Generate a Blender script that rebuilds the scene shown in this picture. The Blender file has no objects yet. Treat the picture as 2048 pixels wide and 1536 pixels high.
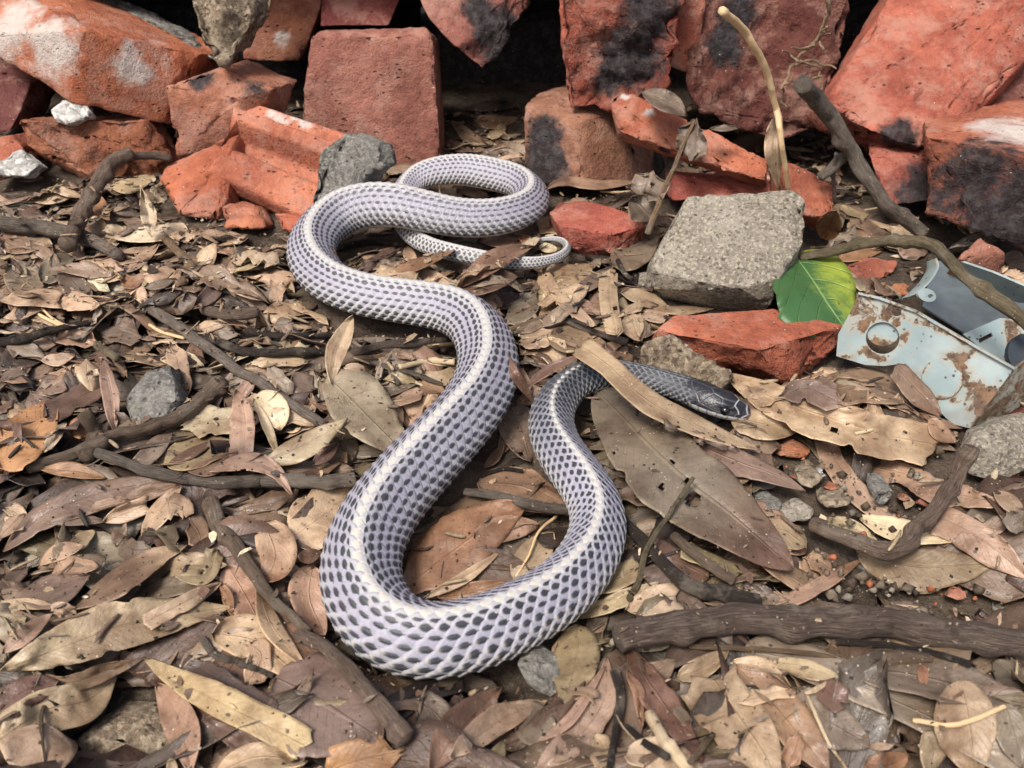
import bpy, bmesh, math, random
import numpy as np
from mathutils import Vector

# ------------------------------------------------------------------ camera, sky, sun, exposure
scn = bpy.context.scene
F_PX = 1773.0                    # focal length in pixels of the 2048 px wide photograph
CAM_H = 0.30
PITCH = math.radians(38.0)       # how far the camera looks down
cam_d = bpy.data.cameras.new('camera')
cam_d.sensor_width = 36.0
cam_d.lens = 36.0 * F_PX / 2048.0
cam_d.clip_start = 0.01
cam_d.clip_end = 100.0
cam_d.dof.use_dof = True
cam_d.dof.focus_distance = 0.46
cam_d.dof.aperture_fstop = 20.0
cam = bpy.data.objects.new('camera', cam_d)
scn.collection.objects.link(cam)
cam.location = (0, 0, CAM_H)
cam.rotation_euler = (math.pi / 2 - PITCH, 0, 0)
scn.camera = cam

world = bpy.data.worlds.new('World')
scn.world = world
world.use_nodes = True
SUN_EL, SUN_AZ = math.radians(60), math.radians(218)     # azimuth clockwise from +Y
wn = world.node_tree.nodes
wn.clear()
sky = wn.new('ShaderNodeTexSky')
sky.sky_type = 'NISHITA'
sky.sun_disc = False
sky.sun_elevation = SUN_EL
sky.sun_rotation = SUN_AZ
sky.air_density = 1.0
sky.dust_density = 6.0
sky.ozone_density = 1.0
bgn = wn.new('ShaderNodeBackground')
bgn.inputs['Strength'].default_value = 0.066
wo = wn.new('ShaderNodeOutputWorld')
world.node_tree.links.new(sky.outputs[0], bgn.inputs['Color'])
world.node_tree.links.new(bgn.outputs[0], wo.inputs['Surface'])
sun_d = bpy.data.lights.new('sun', 'SUN')
sun_d.energy = 1.5
sun_d.angle = math.radians(16)
sun_d.color = (1.0, 0.985, 0.965)
sun = bpy.data.objects.new('sun', sun_d)
scn.collection.objects.link(sun)
sd = Vector((math.sin(SUN_AZ) * math.cos(SUN_EL), math.cos(SUN_AZ) * math.cos(SUN_EL), math.sin(SUN_EL)))
sun.rotation_euler = sd.to_track_quat('Z', 'Y').to_euler()
scn.view_settings.view_transform = 'Standard'
scn.view_settings.look = 'None'
scn.view_settings.gamma = 1.0
scn.view_settings.exposure = 1.40
scn.render.engine = 'CYCLES'
scn.cycles.max_bounces = 5
scn.cycles.diffuse_bounces = 3
scn.cycles.glossy_bounces = 2
scn.cycles.use_denoising = True

# ------------------------------------------------------------------ helpers
rng = np.random.default_rng(7)
COL = scn.collection
cp, sp_ = math.cos(PITCH), math.sin(PITCH)

def ray(x, y):
    a = (np.asarray(x, float) - 1024) / F_PX
    b = (768 - np.asarray(y, float)) / F_PX
    return np.stack([a, cp + b * sp_, -sp_ + b * cp], -1)

def at_z(x, y, z):
    """Point of the place seen at photo pixel (x, y), z metres above the ground."""
    d = ray(x, y)
    t = (np.asarray(z, float) - CAM_H) / d[..., 2]
    p = d * t[..., None]
    p[..., 2] += CAM_H
    return p

def at_y(x, y, Y):
    d = ray(x, y)
    t = np.asarray(Y, float) / d[..., 1]
    p = d * t[..., None]
    p[..., 2] += CAM_H
    return p

def to_px(p):
    p = np.asarray(p, float)
    q = p - np.array([0, 0, CAM_H])
    dep = q[..., 1] * cp - q[..., 2] * sp_
    up = q[..., 1] * sp_ + q[..., 2] * cp
    return np.stack([1024 + F_PX * q[..., 0] / dep, 768 - F_PX * up / dep], -1), dep

def hash3(i, j, k, seed):
    n = (i * 73856093) ^ (j * 19349663) ^ (k * 83492791) ^ (seed * 2654435761 & 0x7fffffff)
    n = (n ^ (n >> 13)) * 1274126177
    n = (n ^ (n >> 16)) & 0x7fffffff
    return n / float(0x7fffffff)

def vnoise(p, seed=0):
    p = np.asarray(p, float)
    i = np.floor(p).astype(np.int64)
    f = p - i
    f = f * f * (3 - 2 * f)
    r = 0
    for dx in (0, 1):
        wx = f[..., 0] if dx else 1 - f[..., 0]
        for dy in (0, 1):
            wy = f[..., 1] if dy else 1 - f[..., 1]
            for dz in (0, 1):
                wz = f[..., 2] if dz else 1 - f[..., 2]
                r = r + wx * wy * wz * hash3(i[..., 0] + dx, i[..., 1] + dy, i[..., 2] + dz, seed)
    return r * 2 - 1

def fbm(p, octaves=4, seed=0):
    r, a, s = 0, 0.5, 1.0
    for o in range(octaves):
        r = r + a * vnoise(np.asarray(p) * s + o * 17.3, seed + o)
        a *= 0.5
        s *= 2.07
    return r

def catmull(P, n):
    P = np.asarray(P, float)
    if len(P) == 2:
        t = np.linspace(0, 1, n)[:, None]
        return P[0] * (1 - t) + P[1] * t
    Q = np.vstack([2 * P[0] - P[1], P, 2 * P[-1] - P[-2]])
    d = np.linalg.norm(np.diff(P[:, :2], axis=0), axis=1)
    k = np.concatenate([[0], np.cumsum(d)])
    k /= k[-1]
    u = np.linspace(0, 1, n)
    seg = np.clip(np.searchsorted(k, u, side='right') - 1, 0, len(P) - 2)
    t = ((u - k[seg]) / (k[seg + 1] - k[seg]))[:, None]
    a, b, c, e = Q[seg], Q[seg + 1], Q[seg + 2], Q[seg + 3]
    return 0.5 * (2 * b + (c - a) * t + (2 * a - 5 * b + 4 * c - e) * t ** 2 + (3 * b - a - 3 * c + e) * t ** 3)

def new_mesh(name, V, Fq, mat=None, smooth=True, tris=None):
    """Mesh from vertex array V, quad index array Fq and/or triangle index array tris."""
    me = bpy.data.meshes.new(name)
    V = np.asarray(V, np.float32)
    parts = []
    if Fq is not None and len(Fq):
        parts.append((np.asarray(Fq, np.int32), 4))
    if tris is not None and len(tris):
        parts.append((np.asarray(tris, np.int32), 3))
    nl = sum(a.size for a, _ in parts)
    npoly = sum(len(a) for a, _ in parts)
    me.vertices.add(len(V))
    me.vertices.foreach_set('co', V.ravel())
    me.loops.add(nl)
    me.loops.foreach_set('vertex_index', np.concatenate([a.ravel() for a, _ in parts]))
    me.polygons.add(npoly)
    tot = np.concatenate([np.full(len(a), k, np.int32) for a, k in parts])
    start = np.concatenate([[0], np.cumsum(tot)[:-1]]).astype(np.int32)
    me.polygons.foreach_set('loop_start', start)
    me.polygons.foreach_set('loop_total', tot)
    if smooth:
        me.polygons.foreach_set('use_smooth', np.ones(npoly, bool))
    me.update(calc_edges=True)
    if mat:
        me.materials.append(mat)
    return me

def set_attr(me, name, data, kind='FLOAT'):
    data = np.asarray(data, np.float32)
    a = me.attributes.new(name, {'FLOAT': 'FLOAT', 'COLOR': 'FLOAT_COLOR', 'VEC2': 'FLOAT2'}[kind], 'POINT')
    if kind == 'COLOR':
        if data.shape[-1] == 3:
            data = np.concatenate([data, np.ones((len(data), 1), np.float32)], 1)
        a.data.foreach_set('color', data.ravel())
    elif kind == 'VEC2':
        a.data.foreach_set('vector', data.ravel())
    else:
        a.data.foreach_set('value', data.ravel())

def link(name, me, parent=None, label=None, cat=None, group=None, kind=None):
    o = bpy.data.objects.new(name, me)
    COL.objects.link(o)
    if parent:
        o.parent = parent
    if label:
        o['label'] = label
    if cat:
        o['category'] = cat
    if group:
        o['group'] = group
    if kind:
        o['kind'] = kind
    return o

def recentre(o, base):
    """Move the mesh so that the object's origin sits at its base."""
    me = o.data
    n = len(me.vertices)
    co = np.empty(n * 3, np.float32)
    me.vertices.foreach_get('co', co)
    co = co.reshape(-1, 3) - np.asarray(base, np.float32)
    me.vertices.foreach_set('co', co.ravel())
    o.location = base

def grid_quads(nv, nu, wrap=False, off=0):
    i = np.arange(nv - 1)[:, None]
    m = nu if wrap else nu - 1
    j = np.arange(m)[None, :]
    a = i * nu + j
    b = i * nu + (j + 1) % nu
    return np.stack([a, b, b + nu, a + nu], -1).reshape(-1, 4) + off

# ------------------------------------------------------------------ height field of everything laid so far (1.5 mm cells)
HX0, HY0, CELL = -0.75, 0.08, 0.0015
HN, HM = 1000, 900
gx = HX0 + (np.arange(HN) + .5) * CELL
gy = HY0 + (np.arange(HM) + .5) * CELL
GX, GY = np.meshgrid(gx, gy)

def ground_z(x, y):
    x, y = np.asarray(x, float), np.asarray(y, float)
    p = np.stack([x, y, np.zeros_like(x)], -1)
    return (fbm(p * 9, 3, 11) * 0.006 + fbm(p * 60, 3, 12) * 0.0025
            + np.clip(y - 0.70, 0, 2) * 0.05 - 0.006)

H = ground_z(GX, GY)
OBST = np.zeros_like(H)          # how solid things stand on the ground: 0 free, else 1

def cell(x, y):
    i = np.clip(((y - HY0) / CELL).astype(int), 0, HM - 1)
    j = np.clip(((x - HX0) / CELL).astype(int), 0, HN - 1)
    return i, j

def h_at(x, y):
    i, j = cell(x, y)
    return H[i, j]

def splat(P, grid=None):
    i, j = cell(P[:, 0], P[:, 1])
    k = P[:, 2] < H[i, j] + .022
    i, j, P = i[k], j[k], P[k]
    np.maximum.at(H, (i, j), P[:, 2])

def splat_grid(G):
    """G: (nv, nu, 3) surface; fills the cells it covers."""
    nv, nu = G.shape[:2]
    lv = np.linalg.norm(G[-1, nu // 2] - G[0, nu // 2]) + np.linalg.norm(G[nv // 2, nu // 2] - G[0, nu // 2]) * .3
    lu = np.linalg.norm(G[nv // 2, -1] - G[nv // 2, 0])
    kv = int(np.clip(math.ceil(lv / (nv - 1) / CELL), 1, 12))
    ku = int(np.clip(math.ceil(lu / (nu - 1) / CELL), 1, 12))
    A = G
    for ax, k in ((0, kv), (1, ku)):
        if k > 1:
            n = A.shape[ax]
            t = np.linspace(0, n - 1, (n - 1) * k + 1)
            i0 = np.clip(t.astype(int), 0, n - 2)
            f = t - i0
            sh = [1, 1, 1]
            sh[ax] = -1
            f = f.reshape(sh)
            A = np.take(A, i0, ax) * (1 - f) + np.take(A, i0 + 1, ax) * f
    splat(A.reshape(-1, 3))

# ------------------------------------------------------------------ materials
class N:
    def __init__(self, name):
        self.m = bpy.data.materials.new(name)
        self.m.use_nodes = True
        self.t = self.m.node_tree
        self.t.nodes.clear()
        self.out = self.t.nodes.new('ShaderNodeOutputMaterial')
        self.b = self.t.nodes.new('ShaderNodeBsdfPrincipled')
        self.t.links.new(self.b.outputs[0], self.out.inputs[0])

    def n(self, ty, **kw):
        nd = self.t.nodes.new(ty)
        for k, v in kw.items():
            setattr(nd, k, v)
        return nd

    def inp(self, node, key, v):
        s = node.inputs[key]
        if isinstance(v, bpy.types.NodeSocket):
            self.t.links.new(v, s)
        else:
            if isinstance(v, (tuple, list)) and len(v) == 3 and s.type == 'RGBA':
                v = (*v, 1)
            s.default_value = v
        return self

    def attr(self, name, out='Fac'):
        a = self.n('ShaderNodeAttribute', attribute_name=name)
        return a.outputs[out]

    def noise(self, scale, detail=4, rough=.6, vec=None, out='Fac', dist=0.0, dims='3D'):
        t = self.n('ShaderNodeTexNoise', noise_dimensions=dims)
        self.inp(t, 'Scale', scale).inp(t, 'Detail', detail).inp(t, 'Roughness', rough).inp(t, 'Distortion', dist)
        if vec is None:
            vec = self.pos()
        self.inp(t, 'Vector', vec)
        return t.outputs[out]

    def voro(self, scale, vec=None, feature='F1', out='Distance', rand=1.0):
        t = self.n('ShaderNodeTexVoronoi', feature=feature)
        self.inp(t, 'Scale', scale).inp(t, 'Vector', vec if vec is not None else self.pos())
        self.inp(t, 'Randomness', rand)
        return t.outputs[out]

    def pos(self):
        if not hasattr(self, '_p'):
            self._p = self.n('ShaderNodeNewGeometry').outputs['Position']
        return self._p

    def scaled(self, vec, s):
        v = self.n('ShaderNodeVectorMath', operation='MULTIPLY')
        self.inp(v, 0, vec)
        v.inputs[1].default_value = s
        return v.outputs[0]

    def math(self, op, a, b=0.0, c=0.0, clamp=False):
        m = self.n('ShaderNodeMath', operation=op, use_clamp=clamp)
        self.inp(m, 0, a).inp(m, 1, b).inp(m, 2, c)
        return m.outputs[0]

    def mix(self, f, a, b, mode='MIX'):
        m = self.n('ShaderNodeMix', data_type='RGBA', blend_type=mode)
        self.inp(m, 0, f).inp(m, 6, a).inp(m, 7, b)
        return m.outputs[2]

    def ramp(self, f, lo, hi, a=0.0, b=1.0):
        m = self.n('ShaderNodeMapRange', interpolation_type='SMOOTHSTEP')
        self.inp(m, 0, f).inp(m, 1, lo).inp(m, 2, hi).inp(m, 3, a).inp(m, 4, b)
        return m.outputs[0]

    def bump(self, h, strength, dist, prev=None):
        b = self.n('ShaderNodeBump')
        self.inp(b, 'Height', h).inp(b, 'Strength', strength).inp(b, 'Distance', dist)
        if prev is not None:
            self.inp(b, 'Normal', prev)
        return b.outputs[0]

    def done(self, color, rough=.8, normal=None, spec=.3, **kw):
        self.inp(self.b, 'Base Color', color).inp(self.b, 'Roughness', rough).inp(self.b, 'Specular IOR Level', spec)
        if normal is not None:
            self.inp(self.b, 'Normal', normal)
        for k, v in kw.items():
            self.inp(self.b, k.replace('_', ' '), v)
        return self.m

def mat_leaf():
    s = N('dry_leaf')
    col = s.attr('col', 'Color')
    uv = s.attr('luv', 'Vector')
    sep = s.n('ShaderNodeSeparateXYZ')
    s.inp(sep, 0, uv)
    u, v = sep.outputs[0], sep.outputs[1]
    au = s.math('ABSOLUTE', u)
    # side veins, slanting from the midrib towards the tip
    ph = s.math('SUBTRACT', s.math('MULTIPLY', v, 15.0), s.math('MULTIPLY', au, 3.2))
    ph = s.math('ADD', ph, s.math('MULTIPLY', s.noise(70, 2), 1.2))
    fr = s.math('ABSOLUTE', s.math('SUBTRACT', s.math('FRACT', ph), 0.5))
    side = s.ramp(fr, 0.0, 0.07, 1, 0)
    mid = s.ramp(au, 0.015, 0.055, 1, 0)
    blotch = s.noise(38, 5, .62)
    fine = s.noise(340, 4, .7)
    big = s.noise(14, 3, .5)
    c = s.mix(s.ramp(blotch, .38, .68), col, s.mix(1.0, col, (.50, .43, .38), 'MULTIPLY'))
    c = s.mix(s.math('MULTIPLY', s.ramp(big, .45, .62), .5), c, s.mix(1.0, c, (1.30, 1.26, 1.20), 'MULTIPLY'))
    c = s.mix(s.math('MULTIPLY', s.ramp(s.noise(120, 6, .75), .52, .60), .28), c, s.mix(1.0, c, (.45, .40, .36), 'MULTIPLY'))
    c = s.mix(s.math('MULTIPLY', s.ramp(s.noise(22, 5, .7, dist=.5), .58, .64), .40), c, s.mix(1.0, c, (.42, .33, .28), 'MULTIPLY'))
    c = s.mix(s.math('MULTIPLY', s.ramp(fine, .35, .75), .5), c, s.mix(1.0, c, (1.3, 1.26, 1.22), 'MULTIPLY'))
    c = s.mix(s.math('MULTIPLY', side, s.ramp(s.noise(30, 2), .4, .7, .0, .16)), c, s.mix(1.0, c, (.62, .55, .48), 'MULTIPLY'))
    c = s.mix(s.math('MULTIPLY', mid, .25), c, s.mix(1.0, c, (1.35, 1.25, 1.1), 'MULTIPLY'))
    spots = s.ramp(s.voro(150), .10, .16, 1, 0)
    gate = s.ramp(s.noise(45, 2), .5, .62)
    c = s.mix(s.math('MULTIPLY', s.math('MULTIPLY', spots, gate), .8), c, (.02, .014, .01))
    dust = s.math('MULTIPLY', s.ramp(s.voro(420), .12, .18, 1, 0), s.ramp(s.noise(60, 2), .55, .66))
    c = s.mix(s.math('MULTIPLY', dust, .7), c, (.62, .52, .38))
    # a thin frayed rim reads paler
    c = s.mix(s.math('MULTIPLY', s.ramp(au, .93, 1.0), .35), c, s.mix(1.0, c, (1.5, 1.4, 1.25), 'MULTIPLY'))
    h = s.math('ADD', s.math('MULTIPLY', side, .07), s.math('MULTIPLY', blotch, 1.0))
    h = s.math('ADD', h, s.math('MULTIPLY', fine, .35))
    h = s.math('ADD', h, s.math('MULTIPLY', mid, .25))
    nrm = s.bump(h, .8, .0016)
    rough = s.ramp(blotch, .3, .7, .36, .60)
    return s.done(c, rough, nrm, .5)

def mat_bark():
    s = N('bark')
    col = s.attr('col', 'Color')
    uv = s.attr('luv', 'Vector')
    st = s.scaled(uv, (14.0, 26.0, 1.0))
    streak = s.noise(1.0, 7, .72, vec=st, dist=1.4)
    ring = s.noise(260, 4, .7)
    c = s.mix(s.ramp(streak, .35, .66), s.mix(1.0, col, (.50, .46, .43), 'MULTIPLY'), s.mix(1.0, col, (1.5, 1.45, 1.35), 'MULTIPLY'))
    c = s.mix(s.math('MULTIPLY', s.ramp(s.noise(60, 5, .7), .45, .6), .5), c, s.mix(1.0, c, (.55, .50, .47), 'MULTIPLY'))
    c = s.mix(s.math('MULTIPLY', s.ramp(s.noise(42, 5, .7), .52, .64), .5), c, (.30, .25, .19))
    dust = s.math('MULTIPLY', s.ramp(s.voro(330), .10, .17, 1, 0), s.ramp(s.noise(40, 2), .48, .6))
    c = s.mix(s.math('MULTIPLY', dust, .75), c, (.6, .5, .36))
    h = s.math('ADD', streak, s.math('MULTIPLY', ring, .5))
    return s.done(c, .78, s.bump(h, 1.0, .003), .25)

def mat_brick():
    s = N('fired_brick')
    col = s.attr('col', 'Color')
    stain_or_shade, pale, rough_a = s.attr('stain_or_shade'), s.attr('pale'), s.attr('rough')
    n1 = s.noise(22, 6, .62)
    n2 = s.noise(140, 5, .7)
    n3 = s.noise(600, 3, .6)
    c = s.mix(s.ramp(n1, .36, .66), s.mix(1.0, col, (.74, .66, .66), 'MULTIPLY'), s.mix(1.0, col, (1.2, 1.22, 1.2), 'MULTIPLY'))
    c = s.mix(s.math('MULTIPLY', s.ramp(n2, .42, .66), .45), c, s.mix(1.0, c, (.55, .48, .48), 'MULTIPLY'))
    c = s.mix(s.math('MULTIPLY', s.ramp(n3, .45, .8), .35), c, s.mix(1.0, c, (1.5, 1.5, 1.45), 'MULTIPLY'))
    c = s.mix(s.math('MULTIPLY', s.ramp(rough_a, .35, .9), .45), c, s.mix(1.0, c, (.52, .42, .42), 'MULTIPLY'))
    c = s.mix(s.math('MULTIPLY', s.ramp(s.noise(30, 7, .75, dist=.3), .46, .62), .45), c, (.40, .235, .175))
    c = s.mix(s.math('MULTIPLY', s.ramp(s.noise(75, 6, .75), .56, .66), .35), c, s.mix(1.0, c, (.40, .34, .34), 'MULTIPLY'))
    # drag marks and pits left by the cutting wire
    pv = s.n('ShaderNodeTexVoronoi', feature='F1')
    s.inp(pv, 'Scale', 1.0).inp(pv, 'Vector', s.scaled(s.pos(), (120, 170, 240)))
    pit = s.math('MULTIPLY', s.ramp(s.math('SUBTRACT', pv.outputs['Distance'], s.math('MULTIPLY', s.noise(90, 3), .28)), -.10, .06, 1, 0), s.ramp(s.noise(45, 4, .7), .50, .60))
    c = s.mix(s.math('MULTIPLY', pit, .8), c, s.mix(1.0, col, (.16, .13, .13), 'MULTIPLY'))
    # sooty over-burnt patches, painted back-brick shade and pale mortar, each with a ragged rim
    e = s.math('ADD', s.math('MULTIPLY', s.math('SUBTRACT', s.noise(90, 6, .7), .5), 1.3), stain_or_shade)
    c = s.mix(s.math('MULTIPLY', s.ramp(e, .34, .78), .95), c, s.mix(s.ramp(n2, .4, .7), (.012, .012, .014), (.055, .052, .052)))
    e2 = s.math('ADD', s.math('MULTIPLY', s.math('SUBTRACT', s.noise(70, 6, .7, dist=.4), .5), 1.5), pale)
    c = s.mix(s.math('MULTIPLY', s.ramp(e2, .38, .98), .85), c, s.mix(n2, (.30, .26, .22), (.66, .60, .54)))
    # crumbs of soil caught on the surface
    dirt = s.math('MULTIPLY', s.ramp(s.voro(210), .14, .26, 1, 0), s.ramp(s.noise(32, 3), .50, .62))
    c = s.mix(s.math('MULTIPLY', dirt, .8), c, (.05, .035, .025))
    pale_speck = s.ramp(s.voro(170), .045, .06, 1, 0)  # small pale specks strewn at random
    c = s.mix(s.math('MULTIPLY', s.math('MULTIPLY', pale_speck, s.ramp(s.noise(37, 1), .53, .58)), .9), c, (.8, .78, .74))
    h = s.math('ADD', s.math('MULTIPLY', n2, s.math('ADD', .35, rough_a)), s.math('MULTIPLY', n3, .22))
    h = s.math('SUBTRACT', h, s.math('MULTIPLY', pit, .5))
    return s.done(c, .86, s.bump(h, 1.0, .0045), .22)

def mat_stone(name, base, dark, light, grain=260.0, bumpd=.003):
    s = N(name)
    n1 = s.noise(26, 5, .6)
    n2 = s.noise(grain, 5, .75)
    g = s.voro(grain * 1.7, out='Color')
    bw = s.n('ShaderNodeRGBToBW')
    s.inp(bw, 0, g)
    c = s.mix(s.ramp(n1, .35, .68), dark, base)
    c = s.mix(s.ramp(n2, .42, .72), c, light)
    c = s.mix(s.math('MULTIPLY', s.ramp(bw.outputs[0], .72, .8), .22 if name == 'grey_stone' else .5), c, s.mix(1.0, light, (1.25, 1.22, 1.15), 'MULTIPLY'))
    c = s.mix(s.math('MULTIPLY', s.ramp(bw.outputs[0], .2, .27, 1, 0), .2 if name == 'grey_stone' else .6), c, s.mix(1.0, dark, (.5, .5, .5), 'MULTIPLY'))
    hole = s.math('MULTIPLY', s.ramp(s.voro(190), .08, .22, 1, 0), s.ramp(s.noise(80, 2), .45, .6))
    c = s.mix(s.math('MULTIPLY', hole, .7), c, s.mix(1.0, dark, (.35, .33, .3), 'MULTIPLY'))
    h = s.math('SUBTRACT', s.math('ADD', n2, s.math('MULTIPLY', n1, .6)), s.math('MULTIPLY', hole, .6))
    return s.done(c, .9, s.bump(h, 1.0, bumpd), .2)

def mat_soil():
    s = N('damp_soil')
    n1 = s.noise(30, 6, .65)
    n2 = s.noise(260, 5, .7)
    c = s.mix(s.ramp(n1, .35, .65), (.040, .028, .020), (.115, .085, .060))
    c = s.mix(s.math('MULTIPLY', s.ramp(n2, .5, .75), .6), c, (.20, .155, .11))
    fleck = s.math('MULTIPLY', s.ramp(s.voro(300), .08, .14, 1, 0), s.ramp(s.noise(50, 2), .5, .6))
    c = s.mix(s.math('MULTIPLY', fleck, .6), c, (.42, .34, .25))
    h = s.math('ADD', n1, n2)
    return s.done(c, .92, s.bump(h, 1.0, .004), .2)

def mat_snake():
    s = N('snake_skin')
    col = s.attr('col', 'Color')
    n = s.noise(900, 3, .6)
    n2 = s.noise(60, 3, .6)
    c = s.mix(s.math('MULTIPLY', s.ramp(n, .3, .7), .22), col, s.mix(1.0, col, (.78, .76, .80), 'MULTIPLY'))
    c = s.mix(s.math('MULTIPLY', s.ramp(n2, .4, .7), .12), c, s.mix(1.0, c, (.8, .76, .72), 'MULTIPLY'))
    dirt = s.math('MULTIPLY', s.ramp(s.voro(300), .06, .10, 1, 0), s.ramp(s.noise(20, 2), .55, .62))
    c = s.mix(s.math('MULTIPLY', dirt, .5), c, (.10, .07, .05))
    return s.done(c, s.attr('gloss'), s.bump(n, .25, .0004), .45)

def mat_metal():
    s = N('painted_rusty_sheet')
    n1 = s.noise(75, 8, .78, dist=.3)
    n2 = s.noise(190, 5, .7)
    rust_a = s.attr('rust')
    e = s.math('ADD', n1, s.math('ADD', s.math('MULTIPLY', rust_a, .44), .012))
    paint = s.mix(s.ramp(s.noise(25, 4), .35, .65), (.20, .255, .255), (.30, .355, .345))
    rust = s.mix(s.ramp(n2, .35, .65), (.060, .033, .020), (.20, .115, .062))
    stain_or_shade = s.mix(s.math('MULTIPLY', s.ramp(e, .50, .66), .55), paint, (.36, .25, .14))
    f = s.ramp(e, .62, .70)
    c = s.mix(f, stain_or_shade, rust)
    fle = s.math('MULTIPLY', s.ramp(s.voro(230), .14, .22, 1, 0), s.ramp(s.noise(60, 3), .45, .54))
    c = s.mix(s.math('MULTIPLY', fle, .85), c, (.035, .022, .015))
    c = s.mix(s.math('MULTIPLY', s.ramp(s.noise(16, 4, .7), .53, .62), .35), c, (.16, .12, .085))
    h = s.math('ADD', s.math('MULTIPLY', f, n2), s.math('MULTIPLY', n1, .3))
    return s.done(c, s.ramp(f, 0, 1, .48, .85), s.bump(h, .7, .0012), .4)

def mat_plain(name, c, rough=.7, spec=.3, var=.25, scale=60, bumpd=.0008, **kw):
    s = N(name)
    n = s.noise(scale, 4, .6)
    cc = s.mix(s.ramp(n, .3, .7), c, tuple(x * (1 - var) for x in c))
    return s.done(cc, rough, s.bump(n, .5, bumpd), spec, **kw)

def mat_green():
    s = N('green_leaf')
    uv = s.attr('luv', 'Vector')
    sep = s.n('ShaderNodeSeparateXYZ')
    s.inp(sep, 0, uv)
    u, v = sep.outputs[0], sep.outputs[1]
    au = s.math('ABSOLUTE', u)
    ph = s.math('SUBTRACT', s.math('MULTIPLY', v, 6.0), s.math('MULTIPLY', s.math('POWER', au, 1.3), 1.7))
    fr = s.math('ABSOLUTE', s.math('SUBTRACT', s.math('FRACT', ph), .5))
    side = s.ramp(fr, 0, .05, 1, 0)
    mid = s.ramp(au, .01, .04, 1, 0)
    yel = s.ramp(s.math('ADD', s.math('MULTIPLY', u, -1.0), s.math('MULTIPLY', s.math('SUBTRACT', s.noise(70, 6, .7), .5), 2.2)), .0, .8)
    c = s.mix(yel, (.040, .098, .030), (.22, .27, .035))
    c = s.mix(s.math('MULTIPLY', s.ramp(s.noise(80, 4), .55, .68), .45), c, (.018, .055, .014))
    c = s.mix(s.math('MULTIPLY', s.ramp(side, 0, 1), .40), c, (.11, .20, .06))
    c = s.mix(s.math('MULTIPLY', mid, .7), c, (.20, .30, .10))
    br = s.math('MULTIPLY', s.ramp(s.noise(70, 5, .7), .62, .68), s.ramp(yel, .5, .9))
    c = s.mix(br, c, (.07, .05, .03))
    h = s.math('SUBTRACT', s.noise(50, 3), s.math('ADD', s.math('MULTIPLY', side, .7), mid))
    return s.done(c, .45, s.bump(h, .6, .0015), .4)

M_LEAF, M_BARK, M_BRICK, M_SOIL, M_SNAKE, M_METAL, M_GREEN = mat_leaf(), mat_bark(), mat_brick(), mat_soil(), mat_snake(), mat_metal(), mat_green()
M_CEM = mat_stone('cement_lump', (.37, .32, .25), (.22, .185, .14), (.50, .45, .36), 420, .0035)
M_GREY = mat_stone('grey_stone', (.27, .25, .215), (.10, .092, .078), (.40, .375, .33), 330, .004)
M_BROWN = mat_stone('brown_mortar', (.25, .19, .13), (.12, .085, .055), (.38, .31, .22), 240, .0035)
M_WHITE = mat_stone('white_plaster', (.46, .44, .41), (.25, .235, .21), (.62, .60, .56), 160, .0025)
# ------------------------------------------------------------------ the ground
def build_ground():
    xs = np.concatenate([np.linspace(-12, -.8, 14), np.linspace(-.75, .75, 420), np.linspace(.8, 12, 14)])
    ys = np.concatenate([np.linspace(-12, .0, 12), np.linspace(.06, 1.25, 340), np.linspace(1.3, 12, 14)])
    X, Y = np.meshgrid(xs, ys)
    Z = ground_z(X, Y)
    Z = np.where(Y > 1.25, ground_z(X, 0 * Y + 1.25), Z)
    me = new_mesh('ground', np.stack([X, Y, Z], -1).reshape(-1, 3), grid_quads(len(ys), len(xs)), M_SOIL)
    link('ground', me, kind='structure')
build_ground()

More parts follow.
